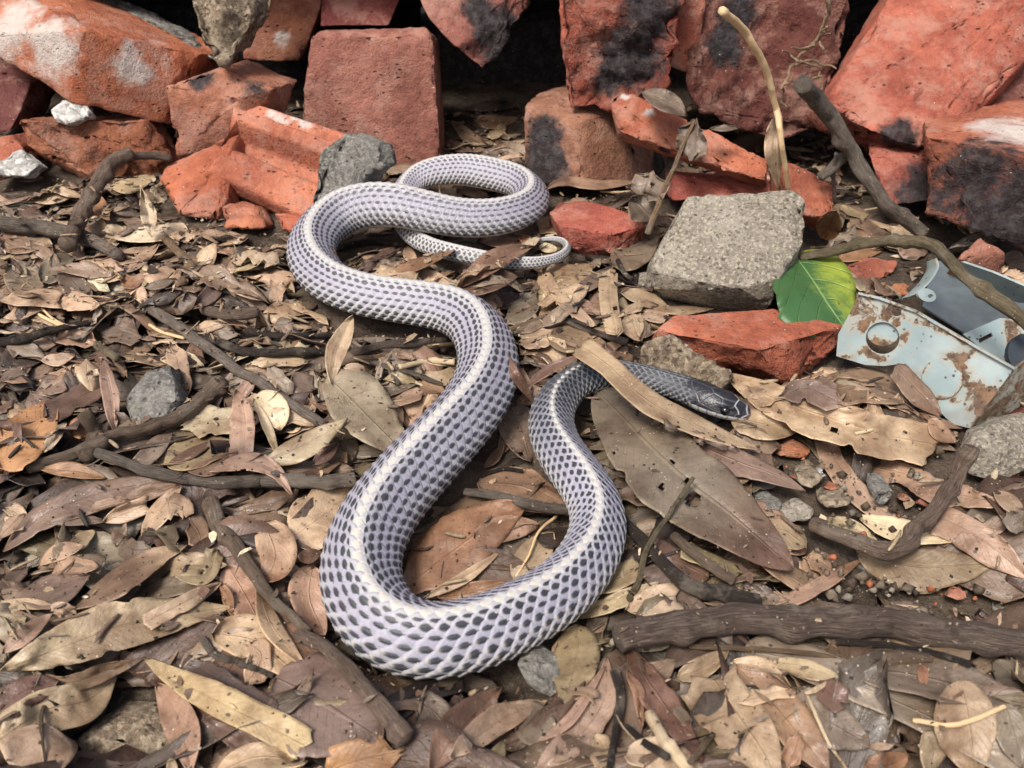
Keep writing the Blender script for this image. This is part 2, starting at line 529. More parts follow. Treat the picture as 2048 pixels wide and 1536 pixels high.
# ------------------------------------------------------------------ the snake
# snout to tail tip: photo x, y of the body axis, half width in photo px, height of the belly above the ground (mm)
SN = [(1497, 826, 3, 7), (1470, 819, 22, 6), (1432, 805, 31, 5.5), (1390, 787, 31, 5), (1345, 771, 26, 5.5), (1300, 759, 25, 5.5),
      (1250, 750, 29, 5.5), (1200, 750, 33, 5.5), (1155, 762, 37, 5.5), (1120, 790, 40, 5.5), (1101, 835, 43, 6), (1112, 885, 47, 6),
      (1145, 935, 50, 6), (1180, 985, 52, 6), (1197, 1035, 52, 6), (1190, 1085, 56, 6), (1160, 1138, 61, 6), (1112, 1185, 65, 6),
      (1050, 1222, 69, 6), (985, 1252, 73, 6), (920, 1272, 76, 6), (855, 1278, 78, 6), (795, 1262, 79, 6), (748, 1222, 79, 6),
      (722, 1160, 78, 6), (728, 1090, 77, 6), (762, 1020, 75, 6), (808, 962, 73, 6), (858, 907, 71, 6), (905, 858, 68, 6),
      (948, 805, 64, 6), (974, 750, 60, 6), (974, 695, 57, 6), (950, 648, 54, 6), (905, 622, 51, 6), (845, 610, 49, 6),
      (780, 601, 47, 6), (718, 588, 46, 6), (660, 563, 45.5, 6), (625, 525, 45, 6), (622, 485, 46, 6), (647, 450, 48, 5),
      (692, 425, 49, 7), (745, 414, 48, 10), (800, 415, 46, 12), (860, 428, 43, 10), (920, 439, 41, 7), (980, 439, 40, 6),
      (1030, 428, 38, 6), (1062, 410, 35, 6), (1066, 387, 34, 6), (1040, 366, 35, 6), (985, 351, 35, 6), (925, 342, 34, 6),
      (865, 347, 30, 6), (825, 362, 27, 3), (800, 390, 24, 1), (800, 430, 21, 0), (820, 468, 19, 0), (855, 492, 18.5, 2),
      (908, 506, 19, 6), (960, 516, 17, 6), (1010, 525, 15, 6), (1060, 527, 13, 6), (1105, 520, 11, 5.5), (1135, 505, 9, 5),
      (1141, 488, 7.5, 5), (1122, 478, 6, 5), (1092, 477, 4.5, 5), (1062, 484, 2.5, 5)]

def build_snake():
    P = catmull(np.array(SN, float), 700)
    x, y, hw, zb = P.T
    r = hw / 4000
    for _ in range(6):
        z = zb * .001 + r * .93
        W = at_z(x, y, z)
        r = hw / F_PX * to_px(W)[1]
    k = 9
    def smooth(a):
        pad = np.concatenate([np.repeat(a[:1], k, 0), a, np.repeat(a[-1:], k, 0)])
        w = np.hanning(2 * k + 1); w /= w.sum()
        return np.stack([np.convolve(pad[:, c], w, 'valid') for c in range(a.shape[1])], 1)
    W2 = smooth(W); W2[:4] = W[:4]
    W = W2
    s = np.concatenate([[0], np.cumsum(np.linalg.norm(np.diff(W, axis=0), axis=1))])
    LEN = s[-1]
    # head first: its own profile, then blend into the traced body
    sm = s * 1000
    HS = 1.36
    hs = HS * np.array([0, .6, 1.5, 3, 5, 8, 12, 17, 22, 27, 33, 40, 48])
    hwid = 1.06 * np.array([.8, 2.7, 4.2, 5.6, 6.5, 7.4, 8.2, 8.7, 8.7, 8.1, 7.0, 6.5, 6.6])
    hhei = 1.05 * np.array([.6, 2.0, 3.2, 4.2, 5.0, 5.9, 6.4, 6.7, 6.7, 6.4, 6.0, 6.0, 6.2])
    r_s = np.convolve(np.pad(r, 15, mode='edge'), np.ones(31) / 31, 'valid')
    blend = np.clip((sm - 44) / 16, 0, 1)
    rw = np.interp(sm, hs, hwid) * .001 * (1 - blend) + r_s * blend
    rh = np.interp(sm, hs, hhei) * .001 * (1 - blend) + r_s * .95 * blend
    # scale length along the body
    rr = r_s * 1000
    L = np.where(s < LEN * .55, 2.5 + .165 * rr, np.clip(.33 * rr, .9, 9)) * .001
    wgt = np.clip((s / LEN - .45) / .2, 0, 1)
    L = (2.8 + .195 * rr) * .001 * (1 - wgt) + np.clip(.35 * rr, .8, 9) * .001 * wgt
    i_hid = int(np.argmin(np.hypot(x - 800, y - 430)))
    s_hid = s[i_hid]
    L = np.where(s > s_hid, np.clip(.60 * rr, .9, 9) * .001, L)
    K = np.concatenate([[0], np.cumsum(np.diff(s) / L[:-1])])
    per = 13
    n1 = 260                                # fine rings over the head
    s_head = .052
    sr = np.concatenate([np.linspace(0, 1, 60)[:-1] ** 1.6 * .006, np.linspace(.006, s_head, n1)[:-1],
                         np.interp(np.arange(np.interp(s_head, s, K), K[-1], 1 / per), K, s)])
    nr = len(sr)
    C = np.stack([np.interp(sr, s, W[:, c]) for c in range(3)], 1)
    RW, RH, KU = np.interp(sr, s, rw), np.interp(sr, s, rh), np.interp(sr, s, K)
    T = np.gradient(C, axis=0); 
    T = T / (np.linalg.norm(T, axis=1, keepdims=True) + 1e-12)
    kk = 7
    T = np.stack([np.convolve(np.pad(T[:, c], kk, mode='edge'), np.ones(2 * kk + 1) / (2 * kk + 1), 'valid') for c in range(3)], 1)
    T /= np.linalg.norm(T, axis=1, keepdims=True)
    Nn = np.cross(T, [0, 0, 1.]); Nn /= np.linalg.norm(Nn, axis=1, keepdims=True)
    U = np.cross(Nn, T)
    # around: rows -8..8 of scales from side to side, then the belly
    rows, PHI = 8.5, math.radians(118)
    vt = np.linspace(-rows, rows, 17 * 9 + 1)
    phi_top = vt / rows * PHI
    phi_b = np.linspace(PHI, 2 * math.pi - PHI, 20)[1:-1]
    phi = np.concatenate([phi_top, phi_b])
    v = np.concatenate([vt, np.full(len(phi_b), 99.)])
    nu = len(phi)
    SS, V_ = np.broadcast_to(sr[:, None], (nr, nu)), np.broadcast_to(v, (nr, nu))
    istail = SS > s_hid
    V_ = np.where(istail & (V_ < 50), V_ * .56, V_)
    UU = np.broadcast_to(KU[:, None], (nr, nu))
    # scale pattern
    wn_ = np.stack([UU * .8, V_ * .9, UU * 0], -1)
    V_ = np.where(V_ < 50, V_ + .10 * vnoise(wn_, 31), V_)
    UU = UU + .07 * vnoise(wn_ * 1.3, 32)
    A, B = .60, 1.04
    best = np.full((nr, nu), 1e9)
    la, lb, lj, lk = (np.zeros((nr, nu)) for _ in range(4))
    j0 = np.floor(V_)
    for dj in (-1, 0, 1, 2):
        j = j0 + dj
        off = np.where(np.mod(j, 2) == 1, .5, 0.)
        m0 = np.round(UU - off)
        Bj = np.where(j == 0, .95, B)
        for dm in (-1, 0, 1):
            uc = m0 + dm + off
            a = UU - uc
            b = (V_ - j) / Bj
            rho = np.abs(a / A) ** 1.45 + np.abs(b) ** 1.6
            ok = (rho < 1) & (uc < best) & (np.abs(j) <= 8)
            best = np.where(ok, uc, best)
            la, lb, lj, lk = (np.where(ok, q, w) for q, w in ((a, la), (V_ - j, lb), (j, lj), (uc, lk)))
    on = (best < 1e8) & (V_ < 50)
    aj = np.abs(lj)
    rho = np.abs(la / A) ** 1.45 + np.abs(lb / np.where(lj == 0, .95, B)) ** 1.6
    rnd = hash3(lk.astype(np.int64) * 2, lj.astype(np.int64) + 20, np.zeros_like(lj, np.int64), 5)
    Rr = RW[:, None]
    ht = (la / A * .5 + .5) * (1 - np.clip(rho, 0, 1) ** 5)
    lift = .062 + .035 * np.clip((aj - 4) / 4, 0, 1)
    keel = np.exp(-(lb / .12) ** 2) * np.clip(1 - (la / .5) ** 2, 0, 1) * .016 * (aj > 0)
    body_amt = np.clip((SS - .034) / .010, 0, 1)
    disp = (lift * ht * np.where(lj == 0, .55, 1) + keel) * Rr * np.where(on, 1, 0) * body_amt
    # belly shields
    bel = (V_ > 50)
    fb = np.mod(UU * .8, 1)
    disp = disp + bel * (fb - .5) * .012 * Rr
    # ---- colours (linear)
    lav = np.array([.255, .235, .285]); lav2 = np.array([.33, .315, .36]); cream = np.array([.45, .435, .38]); rim = np.array([.38, .38, .40])
    blk = np.array([.007, .008, .009]); grey = np.array([.055, .06, .066]); pink = np.array([.78, .45, .38]); belly = np.array([.74, .66, .55])
    sl = SS
    dk = np.clip(1 - (sl - .22) / .22, 0, 1)             # darker towards the head
    vdk = np.clip(1 - (sl - .115) / .07, 0, 1)           # nearly black neck
    tail = np.clip((sl / LEN - .80) / .08, 0, 1)
    def mixc(a, b, f):
        return a * (1 - f[..., None]) + b * f[..., None]
    base = mixc(np.broadcast_to(lav, (nr, nu, 3)), np.broadcast_to(lav2, (nr, nu, 3)), np.clip(.5 + .5 * fbm(np.stack([UU * .25, V_ * .3, UU * 0], -1), 2, 3), 0, 1))
    base = mixc(base, np.broadcast_to(np.array([.30, .29, .36]), base.shape), dk * .55)
    base = mixc(base, np.broadcast_to(grey, base.shape), vdk * .85)
    side = np.clip((aj - 4.5) / 2.5, 0, 1)
    side = np.maximum(side, istail * (aj > 1) * 1.0)
    crm = np.clip(side * .85 + .38 * (aj == 1) + (aj == 0) + .15 * (aj == 2), 0, 1) * (1 - vdk * .7)
    base = mixc(base, np.broadcast_to(cream, base.shape), crm * np.where(aj <= 2, 1, np.clip(.35 + la * 1.2, 0, 1)))
    rimf = np.clip((rho - .60) / .25, 0, 1)
    rimc = np.where((aj[..., None] < 1), cream, rim) * (1 - .30 * dk)[..., None]
    rimc = rimc * (1 - vdk * .68)[..., None]
    base = mixc(base, rimc, rimf * .40)
    # dark centre of each scale
    hl = np.where(aj == 1, .40, .45) + .01 * side + .04 * dk
    hwd = np.select([aj == 1, aj == 2], [.22, .40],   .245) + .20 * side + .11 * dk + .16 * vdk + .06 * istail
    rnd2 = hash3(lk.astype(np.int64) * 2, lj.astype(np.int64) + 20, np.ones_like(lj, np.int64), 9)
    hl = hl * (.84 + .3 * rnd); hwd = hwd * (.80 + .38 * rnd2)
    cb = np.where(aj == 1, .20 * np.sign(lj), 0)
    ca = -.03
    e = np.sqrt(((la - ca) / hl) ** 2 + ((lb - cb) / hwd) ** 2)
    soft = 1 - np.clip((e - .82) / .22, 0, 1)
    soft = soft * (aj > 0) * (on)
    fadeback = np.clip((sl - LEN * .48) / .2, 0, 1) * .10
    dcol = mixc(np.broadcast_to(blk, base.shape), np.broadcast_to(grey, base.shape), np.clip(.25 + .5 * rnd - .2 * side, 0, 1) * .35 + np.exp(-(lb / .07) ** 2) * .22)
    base = mixc(base, dcol, soft * (.94 - fadeback))
    # pale tip on the lower rows
    tip = np.exp(-(((la - .40) / .13) ** 2 + (lb / .30) ** 2)) * np.clip((aj - 3) / 3, 0, 1)
    base = mixc(base, np.broadcast_to(cream, base.shape), np.clip(tip * .9 * (1 - vdk * .2), 0, 1))
    # vertebral row: cream, with flushed skin at the joints of the front third
    vert = (lj == 0) & on & (np.abs(lb) < .37 + .16 * la)
    vc = mixc(np.broadcast_to(cream, base.shape), np.broadcast_to(np.array([.62, .58, .50]), base.shape), np.clip((rho - .72) / .2, 0, 1) * .7)
    pk = np.exp(-((la - .42) / .10) ** 2) * np.clip((sl - .14) / .05, 0, 1) * np.clip((.50 - sl) / .08, 0, 1) * (.3 + .7 * rnd)
    vc = mixc(vc, np.broadcast_to(pink, base.shape), np.clip(pk, 0, 1) * .75)
    spotn = np.clip(1 - (sl - .105) / .03, 0, 1)
    vc = mixc(vc, np.broadcast_to(grey * .6, base.shape), spotn * np.clip((.10 - la) / .12, 0, 1))
    vc = mixc(vc, np.broadcast_to(grey * .6, base.shape), np.clip(1 - (sl - .068) / .02, 0, 1))
    base = np.where(vert[..., None], vc, base)
    base = np.where(on[..., None] | bel[..., None], base, rimc * .8)
    bcol = np.broadcast_to(belly, base.shape) * (.75 + .25 * np.clip(fb / .15, 0, 1))[..., None]
    bcol = mixc(bcol, np.broadcast_to(grey, base.shape), vdk * .3)
    base = np.where(bel[..., None], bcol, base)
    # ---- head shields drawn as grooves in plan (s mm, degrees off the crown)
    smm = sl * 1000 / HS
    pdeg = np.degrees(np.broadcast_to(phi, (nr, nu)))
    pw = np.where(pdeg > 180, 360 - pdeg, np.abs(pdeg))
    wlocal = Rr * 1000 / HS * np.radians(1)                   # mm per degree
    def seam(pts, wid):
        d = np.full((nr, nu), 9.)
        for (s0, p0), (s1, p1) in zip(pts[:-1], pts[1:]):
            ax, ay = smm - s0, (pw - p0) * wlocal
            bx, by = s1 - s0, (p1 - p0) * wlocal
            t = np.clip((ax * bx + ay * by) / (bx * bx + by * by + 1e-9), 0, 1)
            d = np.minimum(d, np.hypot(ax - t * bx, ay - t * by))
        return np.clip(1 - d / wid, 0, 1)
    bright = np.maximum.reduce([seam([(3.4, 0), (3.6, 30), (3.2, 62)], .26), seam([(6.8, 0), (7.6, 20), (8.0, 36), (6.6, 52), (6.2, 66)], .28),
                                seam([(3.4, 0), (6.8, 0)], .12), seam([(1.2, 0), (1.3, 60), (1.6, 90)], .18),
                                seam([(1.5, 62), (3.2, 62), (4.2, 80), (3.4, 100)], .35)])
    faint = np.maximum.reduce([seam([(7.6, 20), (11.6, 24), (14.6, 18), (16.4, 0)], .35), seam([(11.6, 24), (11.2, 50)], .3),
                               seam([(16.4, 0), (24.5, 0)], .3), seam([(14.6, 18), (16.2, 40), (17.4, 66)], .35),
                               seam([(24.5, 0), (23.0, 22), (19.0, 48), (17.4, 66)], .35), seam([(8.0, 36), (8.8, 50), (11.2, 50)], .3),
                               seam([(17.4, 66), (14, 72), (11.4, 76)], .3), seam([(6.2, 60), (7.0, 72), (7.0, 84)], .3),
                               seam([(12, 80), (14, 100)], .3), seam([(17.4, 66), (18.5, 84), (18, 100)], .3), seam([(21, 60), (22.5, 90)], .3)])
    hm = np.clip(1 - (SS - .0245 * HS) / .003, 0, 1) * np.clip(1.0 - np.clip((SS - .0195 * HS) / .003, 0, 1) * (pw > 35), 0, 1)
    headc = np.broadcast_to(np.array([.017, .017, .020]), base.shape) * (1 + .5 * fbm(np.stack([smm * .9, pdeg * .12, smm * 0], -1), 3, 8))[..., None]
    headc = mixc(headc, np.broadcast_to(np.array([.030, .031, .036]), base.shape), np.clip((8 - smm) / 5, 0, 1) * .6)
    headc = mixc(headc, np.broadcast_to(np.array([.085, .085, .10]), base.shape), faint * .8)
    headc = mixc(headc, np.broadcast_to(np.array([.36, .36, .36]), base.shape), np.clip(bright * 1.3, 0, 1) * (pw < 84))
    lab = np.clip((pw - 83) / 5, 0, 1)
    labc = np.broadcast_to(np.array([.46, .44, .41]), base.shape) * (1 - .55 * (np.abs(np.mod(smm / 2.9, 1) - .5) > .42))[..., None]
    headc = mixc(headc, labc, lab)
    headc = mixc(headc, np.broadcast_to(np.array([.30, .11, .10]), base.shape), np.exp(-(((smm - 2.3) / .9) ** 2 + ((pw - 72) * wlocal / .9) ** 2)))
    mouth = np.clip(1 - np.abs((pw - 108) * wlocal) / .3, 0, 1) * (smm < 20)
    headc = mixc(headc, np.broadcast_to(np.array([.03, .02, .02]), base.shape), mouth)
    base = mixc(base, headc, hm)
    groove = (np.maximum(bright, faint) * .00018 + mouth * .0004 + np.exp(-(((smm - 2.3) / .6) ** 2 + ((pw - 72) * wlocal / .6) ** 2)) * .0009) * hm
    brow = np.exp(-(((smm - 9.6) / 2.6) ** 2 + ((pw - 42) * wlocal / 1.2) ** 2)) * .0008 * hm
    eye_in = np.exp(-(((smm - 9.6) / 1.8) ** 2 + ((pw - 64) * wlocal / 1.4) ** 2)) * .0010 * hm
    disp = disp - groove + brow - eye_in
    disp = disp + hm * .00012 * fbm(np.stack([smm * 1.5, pdeg * .2, smm * 0], -1), 3, 4)
    # ---- section: a slight ridge along the back, flattened belly
    cph, sph = np.cos(phi), np.sin(phi)
    ridge = 1 + .12 * np.clip(np.cos(phi), 0, 1) ** 4
    flat = np.where(cph < 0, .86, 1.0)
    hb = np.clip((sr[:, None] - .05) / .03, 0, 1)
    X = (RW[:, None]) * sph * (1 - (.05 + .27 * hb) * np.clip(cph, 0, 1) ** 1.5)
    Zs = (RH[:, None]) * cph * ridge * flat
    ca_ = X[..., None] * Nn[:, None] + Zs[..., None] * U[:, None]
    nrm = ca_ / (np.linalg.norm(ca_, axis=-1, keepdims=True) + 1e-12)
    G = C[:, None] + ca_ + nrm * disp[..., None]
    V = G.reshape(-1, 3)
    Q = grid_quads(nr, nu, wrap=True)[:, ::-1]
    c0, c1 = len(V), len(V) + 1
    V = np.vstack([V, G[0].mean(0) - T[0] * .0003, G[-1].mean(0) + T[-1] * .001])
    j = np.arange(nu)
    t0 = np.stack([np.full(nu, c0), j, (j + 1) % nu], 1)
    t1 = np.stack([np.full(nu, c1), (nr - 1) * nu + (j + 1) % nu, (nr - 1) * nu + j], 1)
    me = new_mesh('snake', V, Q, M_SNAKE, tris=np.vstack([t0, t1]))
    colr = np.vstack([base.reshape(-1, 3), base[0, 0][None], base[-1, 0][None]])
    set_attr(me, 'col', np.clip(colr, 0, 1), 'COLOR')
    gl = .52 - .02 * soft - .14 * hm + .08 * side
    set_attr(me, 'gloss', np.concatenate([gl.ravel(), [.4, .4]]))
    o = link('snake', me, label='long slender snake with pale lavender scales dotted black, lying in loose coils on dry leaves', cat='snake')
    base_pt = (float(C[nr // 3, 0]), float(C[nr // 3, 1]), 0.0)
    recentre(o, base_pt)
    # eyes
    me_m = mat_plain('snake_eye', (.004, .004, .005), .05, .8, 0, bumpd=0.0)
    for sg in (1, -1):
        i = int(np.searchsorted(sr, .0098 * HS))
        ph = math.radians(66) * sg
        c = C[i] + Nn[i] * (RW[i] - .0012) * math.sin(ph) + U[i] * (RH[i] - .0012) * math.cos(ph)
        bm = bmesh.new()
        bmesh.ops.create_uvsphere(bm, u_segments=24, v_segments=16, radius=.0025)
        for f in bm.faces: f.smooth = True
        em = bpy.data.meshes.new('eye'); bm.to_mesh(em); bm.free(); em.materials.append(me_m)
        eo = link('eye', em, parent=o)
        eo.location = Vector(c) - Vector(base_pt)
    # mark the ground it covers
    st = slice(0, nr, 4)
    for ring_i in range(0, nr, 6):
        p = C[ring_i]; R_ = max(RW[ring_i], .003)
        ii = np.abs(gy - p[1]) < R_
        jj = np.abs(gx - p[0]) < R_
        sub = np.ix_(ii, jj)
        d2 = (GX[sub] - p[0]) ** 2 + (GY[sub] - p[1]) ** 2
        top = np.where(d2 < R_ ** 2, p[2] + np.sqrt(np.clip(R_ ** 2 - d2, 0, None)) * RH[ring_i] / R_ + .0008, 0)
        SNK[sub] = np.maximum(SNK[sub], top)
        OB = OBST[sub]
        OBST[sub] = np.where((d2 < (R_ * .7) ** 2) & (OB < 1), .5, OB)

def phi_wrap(p):
    return np.where(p > math.pi, p - 2 * math.pi, p)

SNK = np.zeros_like(H)
build_snake()

# ------------------------------------------------------------------ bricks, stones
BK = {'red': (.31, .108, .064), 'orange': (.37, .128, .070), 'pink': (.30, .122, .084), 'dark': (.15, .050, .040), 'brown': (.22, .11, .060)}

def chunk(name, pts, off, label, cat, mat=None, tint='red', group=None, seg=.0042, rough=.0014, chip=.0040, bev=.0014, seed=1,
          stain_or_shade=(), pale=(), rough_dir=None, dents=(), solid=True, jitter=0.0):
    """A broken block: visible corners pts (photo x, y, distance Y) and the same corners moved by each offset, wrapped, chipped and roughened."""
    r = np.random.default_rng(seed)
    P = np.array([at_y(x, y, Y) if Y > 0 else at_z(x, y, -Y * .001) for x, y, Y in pts])   # a negative Y is a height in mm
    offs = off if isinstance(off[0], (tuple, list)) else [off]
    allp = [P] + [P + np.array(o) for o in offs]
    A = np.vstack(allp)
    if jitter:
        A = A + r.normal(0, jitter, A.shape)
    bm = bmesh.new()
    for p in A:
        bm.verts.new(p)
    res = bmesh.ops.convex_hull(bm, input=bm.verts)
    bmesh.ops.delete(bm, geom=[g for g in res['geom_interior'] if isinstance(g, bmesh.types.BMVert)], context='VERTS')
    bmesh.ops.delete(bm, geom=[v for v in bm.verts if not v.link_faces], context='VERTS')
    bmesh.ops.dissolve_limit(bm, angle_limit=math.radians(7), verts=bm.verts[:], edges=bm.edges[:])
    EA = np.array([[e.verts[0].co[:], e.verts[1].co[:]] for e in bm.edges])
    bmesh.ops.bevel(bm, geom=bm.edges[:], offset=bev, segments=2, profile=.6, affect='EDGES', clamp_overlap=True)
    bmesh.ops.triangulate(bm, faces=bm.faces[:])
    for it in range(9):
        lim = seg * (2.2 if it < 3 else 1.35)
        es = [e for e in bm.edges if e.calc_length() > lim]
        if not es or len(bm.verts) > 26000:
            break
        bmesh.ops.subdivide_edges(bm, edges=es, cuts=1, use_grid_fill=False)
        bmesh.ops.triangulate(bm, faces=[f for f in bm.faces if len(f.verts) > 3])
    bmesh.ops.recalc_face_normals(bm, faces=bm.faces[:])
    bm.normal_update()
    V = np.array([v.co[:] for v in bm.verts]); Nv = np.array([v.normal[:] for v in bm.verts])
    d = np.full(len(V), 9.)
    for a, b in EA:
        ab = b - a
        t = np.clip(((V - a) @ ab) / (ab @ ab), 0, 1)
        d = np.minimum(d, np.linalg.norm(V - a - t[:, None] * ab, axis=1))
    w = np.ones(len(V)) * .35
    if rough_dir is not None:
        for rd in (rough_dir if isinstance(rough_dir[0], (tuple, list)) else [rough_dir]):
            rd = np.array(rd, float); rd /= np.linalg.norm(rd)
            w = np.maximum(w, np.clip(((Nv @ rd) - .35) / .4, 0, 1) * 3.2)
    so = r.uniform(0, 50, 3)
    dd = fbm((V + so) * 55, 4, seed) * rough * 2.2 * w + fbm((V + so) * 16, 2, seed + 3) * rough * .9
    dd += fbm((V + so) * 260, 3, seed + 9) * rough * .6 * (0.6 + w)
    hole = np.clip(vnoise((V + so) * [95, 130, 150], seed + 12) - .55, 0, 1)
    dd -= hole * .0025
    chipn = np.clip(vnoise((V + so) * 75, seed + 5) * .7 + vnoise((V + so) * 200, seed + 6) * .5, 0, 1)
    dd -= chip * (.05 + chipn * 1.5) * np.exp(-(d / .0038) ** 1.5)
    for (x, y, Y, R_, dep) in dents:
        c = at_y(x, y, Y)
        dd -= dep * np.exp(-(np.linalg.norm(V - c, axis=1) / R_) ** 2.5) * (1 + .5 * fbm(V * 120, 2, seed))
    V2 = V + Nv * dd[:, None]
    for v, c in zip(bm.verts, V2):
        v.co = c
    me = bpy.data.meshes.new(name)
    bm.to_mesh(me); bm.free()
    me.materials.append(mat or M_BRICK)
    me.polygons.foreach_set('use_smooth', np.ones(len(me.polygons), bool))
    if mat is None:
        c = np.array(BK[tint]) * r.uniform(.82, 1.12) * (1 + r.normal(0, .07, 3))
        set_attr(me, 'col', np.tile(c, (len(V), 1)), 'COLOR')
        def field(spots):
            f = np.zeros(len(V))
            for (x, y, Y, R_) in spots:
                cc = at_y(x, y, Y)
                f = np.maximum(f, np.clip(1.25 - np.linalg.norm(V - cc, axis=1) / R_, 0, 1))
            return f
        set_attr(me, 'stain_or_shade', field(stain_or_shade)); set_attr(me, 'pale', field(pale)); set_attr(me, 'rough', w * .35)
    o = link(name, me, label=label, cat=cat, group=group)
    mn = V2.min(0)
    recentre(o, ((V2[:, 0].mean()), (V2[:, 1].mean()), float(mn[2])))
    if solid:
        low = V2[V2[:, 2] < .022]
        if len(low) > 3:
            c = low[:, :2].mean(0)
            for f in np.linspace(0, 1, 24):
                q = c + (low[:, :2] - c) * f
                i, j = cell(q[:, 0], q[:, 1])
                OBST[i, j] = 1
            i, j = cell(V2[:, 0], V2[:, 1])
    return o
BG = 'bricks of the tumbled pile'
# left side of the pile
chunk('brick', [(-70, -70, .80), (-60, 75, .70), (136, 204, .665), (166, 58, .665), (332, 250, .68), (345, 160, .69), (398, 108, .715), (130, -20, .78)], (.015, .06, -.02),
      'long brick at the top left, whitewashed pale pink on its upper end', 'brick', tint='orange', group=BG, seg=.0045,
      pale=[(20, 40, .70, .045), (90, 90, .67, .04), (260, 130, .68, .022), (310, 120, .7, .02)], chip=.002, seed=2)
chunk('brick', [(332, 172, .665), (436, 134, .68), (545, 178, .665), (480, 195, .655), (470, 300, .655), (352, 312, .655)], [(.01, .05, -.01), (.0, .02, -.03)],
      'brick end with a black scorched top edge, left of the grooved brick', 'brick', tint='pink', group=BG,
      stain_or_shade=[(400, 150, .67, .016), (510, 160, .66, .02)], seed=3)
chunk('brick_fragment', [(28, 238, .66), (50, 292, .655), (178, 350, .64), (320, 300, .655), (285, 240, .67), (130, 262, .665), (180, 235, .68)], [(0, .035, -.012), (.01, .01, -.02)],
      'broken brick piece with a hollowed top beside the white plaster lump', 'brick fragment', tint='orange', group=BG, rough=.002, rough_dir=(.6, -.5, .2),
      dents=[(140, 262, .668, .018, .008), (245, 262, .668, .012, .005)], seed=4, pale=[(240, 235, .67, .006)])
chunk('brick_fragment', [(318, 352, .615), (468, 282, .63), (470, 300, .64), (350, 430, .575), (430, 440, .575), (455, 400, .59)], [(.004, .014, -.012), (0, .02, .0)],
      'thin curved brick shard leaning at the left foot of the grooved brick', 'brick fragment', tint='orange', group=BG, rough=.0015, rough_dir=(-.3, -1, 0), seed=5)
chunk('brick', [(-40, 100, .74), (60, 170, .72), (40, 225, .70), (20, 262, .69), (-60, 280, .70)], (.0, .06, -.01),
      'dark red brick corner at the left edge under the whitewashed brick', 'brick', tint='dark', group=BG, seed=6)
chunk('brick_fragment', [(-40, 285, .655), (22, 268, .665), (52, 300, .655), (40, 350, .635), (-40, 370, .62)], (0, .03, -.01),
      'orange brick scrap at the left edge of the leaf litter', 'brick fragment', tint='orange', group=BG, seed=7)
chunk('brick', [(488, -30, .80), (648, -30, .80), (640, 20, .79), (600, 128, .78), (486, 118, .78)], (0, .08, 0),
      'shaded brick behind the mortar lump at the top', 'brick', tint='red', group=BG, seed=8, pale=[(560, 80, .78, .012)])
chunk('brick', [(642, -40, .79), (815, -40, .79), (778, 52, .77), (640, 54, .77)], (0, .08, .02),
      'brick lying across the top of the square upright brick', 'brick', tint='dark', group=BG, seed=9)
chunk('brick', [(622, 74, .70), (640, 60, .715), (850, 54, .715), (866, 70, .70), (884, 334, .675), (600, 345, .68), (606, 180, .69)], (0, .055, -.022),
      'square upright brick end with a crack across it, behind the snake', 'brick', tint='pink', group=BG, seg=.0042, seed=10, chip=.0028)
chunk('brick', [(812, -50, .73), (1065, -60, .75), (1040, 40, .73), (965, 138, .70), (910, 95, .70), (860, 40, .71)], (.01, .08, .03),
      'brick hanging point down over the dark gap, sooty on its right side', 'brick', tint='pink', group=BG,
      stain_or_shade=[(1000, 60, .71, .035), (960, 20, .72, .02)], rough_dir=(.7, -.5, -.2), rough=.002, seed=11)
chunk('brick', [(1118, -60, .66), (1375, -60, .67), (1350, 90, .645), (1330, 205, .635), (1265, 218, .63), (1140, 216, .635), (1122, 100, .65)], (.01, .07, 0),
      'big broken brick with a large black burnt patch, standing on the brown brick', 'brick', tint='red', group=BG, seg=.0042,
      stain_or_shade=[(1265, 110, .645, .034), (1300, 30, .65, .028), (1225, 150, .64, .02)], rough_dir=(.2, -1, 0), rough=.0028, seed=12,
      dents=[(1200, 130, .64, .02, .006)])
chunk('brick', [(1048, 212, .65), (1110, 190, .665), (1165, 240, .625), (1248, 222, .655), (1282, 260, .665), (1290, 365, .64), (1160, 372, .605), (1052, 366, .63), (1340, 345, .68)], (.012, .05, -.008),
      'brown brick standing on end with a blackened left face', 'brick', tint='brown', group=BG, stain_or_shade=[(1080, 330, .62, .032), (1085, 270, .63, .022), (1320, 330, .67, .02)], seed=13, chip=.003)
chunk('brick', [(1372, 180, .67), (1385, -60, .72), (1700, -60, .72), (1690, 60, .70), (1640, 250, .66), (1560, 290, .655), (1400, 220, .66)], (.01, .08, .0),
      'large dark red broken brick behind the pale straw stem', 'brick', tint='dark', group=BG, seg=.0045,
      stain_or_shade=[(1450, 85, .69, .022), (1480, 20, .70, .022)], rough_dir=(0, -1, .2), rough=.0025, seed=14)
chunk('brick', [(1318, -50, .69), (1420, -50, .70), (1400, 80, .69), (1375, 148, .68), (1335, 130, .68)], (.0, .05, 0),
      'orange brick edge wedged between two larger broken bricks', 'brick', tint='orange', group=BG, seed=15)
chunk('brick', [(1648, 212, .63), (1690, 180, .65), (1812, -60, .74), (2120, -80, .72), (2110, 60, .68), (1925, 255, .62), (1840, 292, .60), (1760, 270, .605)], [(.03, .05, -.04), (.0, .03, -.02)],
      'large tilted brick slab at the top right', 'brick', tint='red', group=BG, seg=.0045, stain_or_shade=[(1800, 275, .605, .022), (1860, 240, .60, .012), (1840, 30, .68, .01), (1780, 100, .65, .01)], seed=16,
      rough_dir=(-.6, -.5, -.4), rough=.0015)
chunk('brick', [(2060, 40, .70), (2100, 0, .72), (2100, 240, .64), (1940, 215, .66)], (.02, .06, -.02),
      'dark brick behind the tilted slab at the right edge', 'brick', tint='dark', group=BG, seed=17)
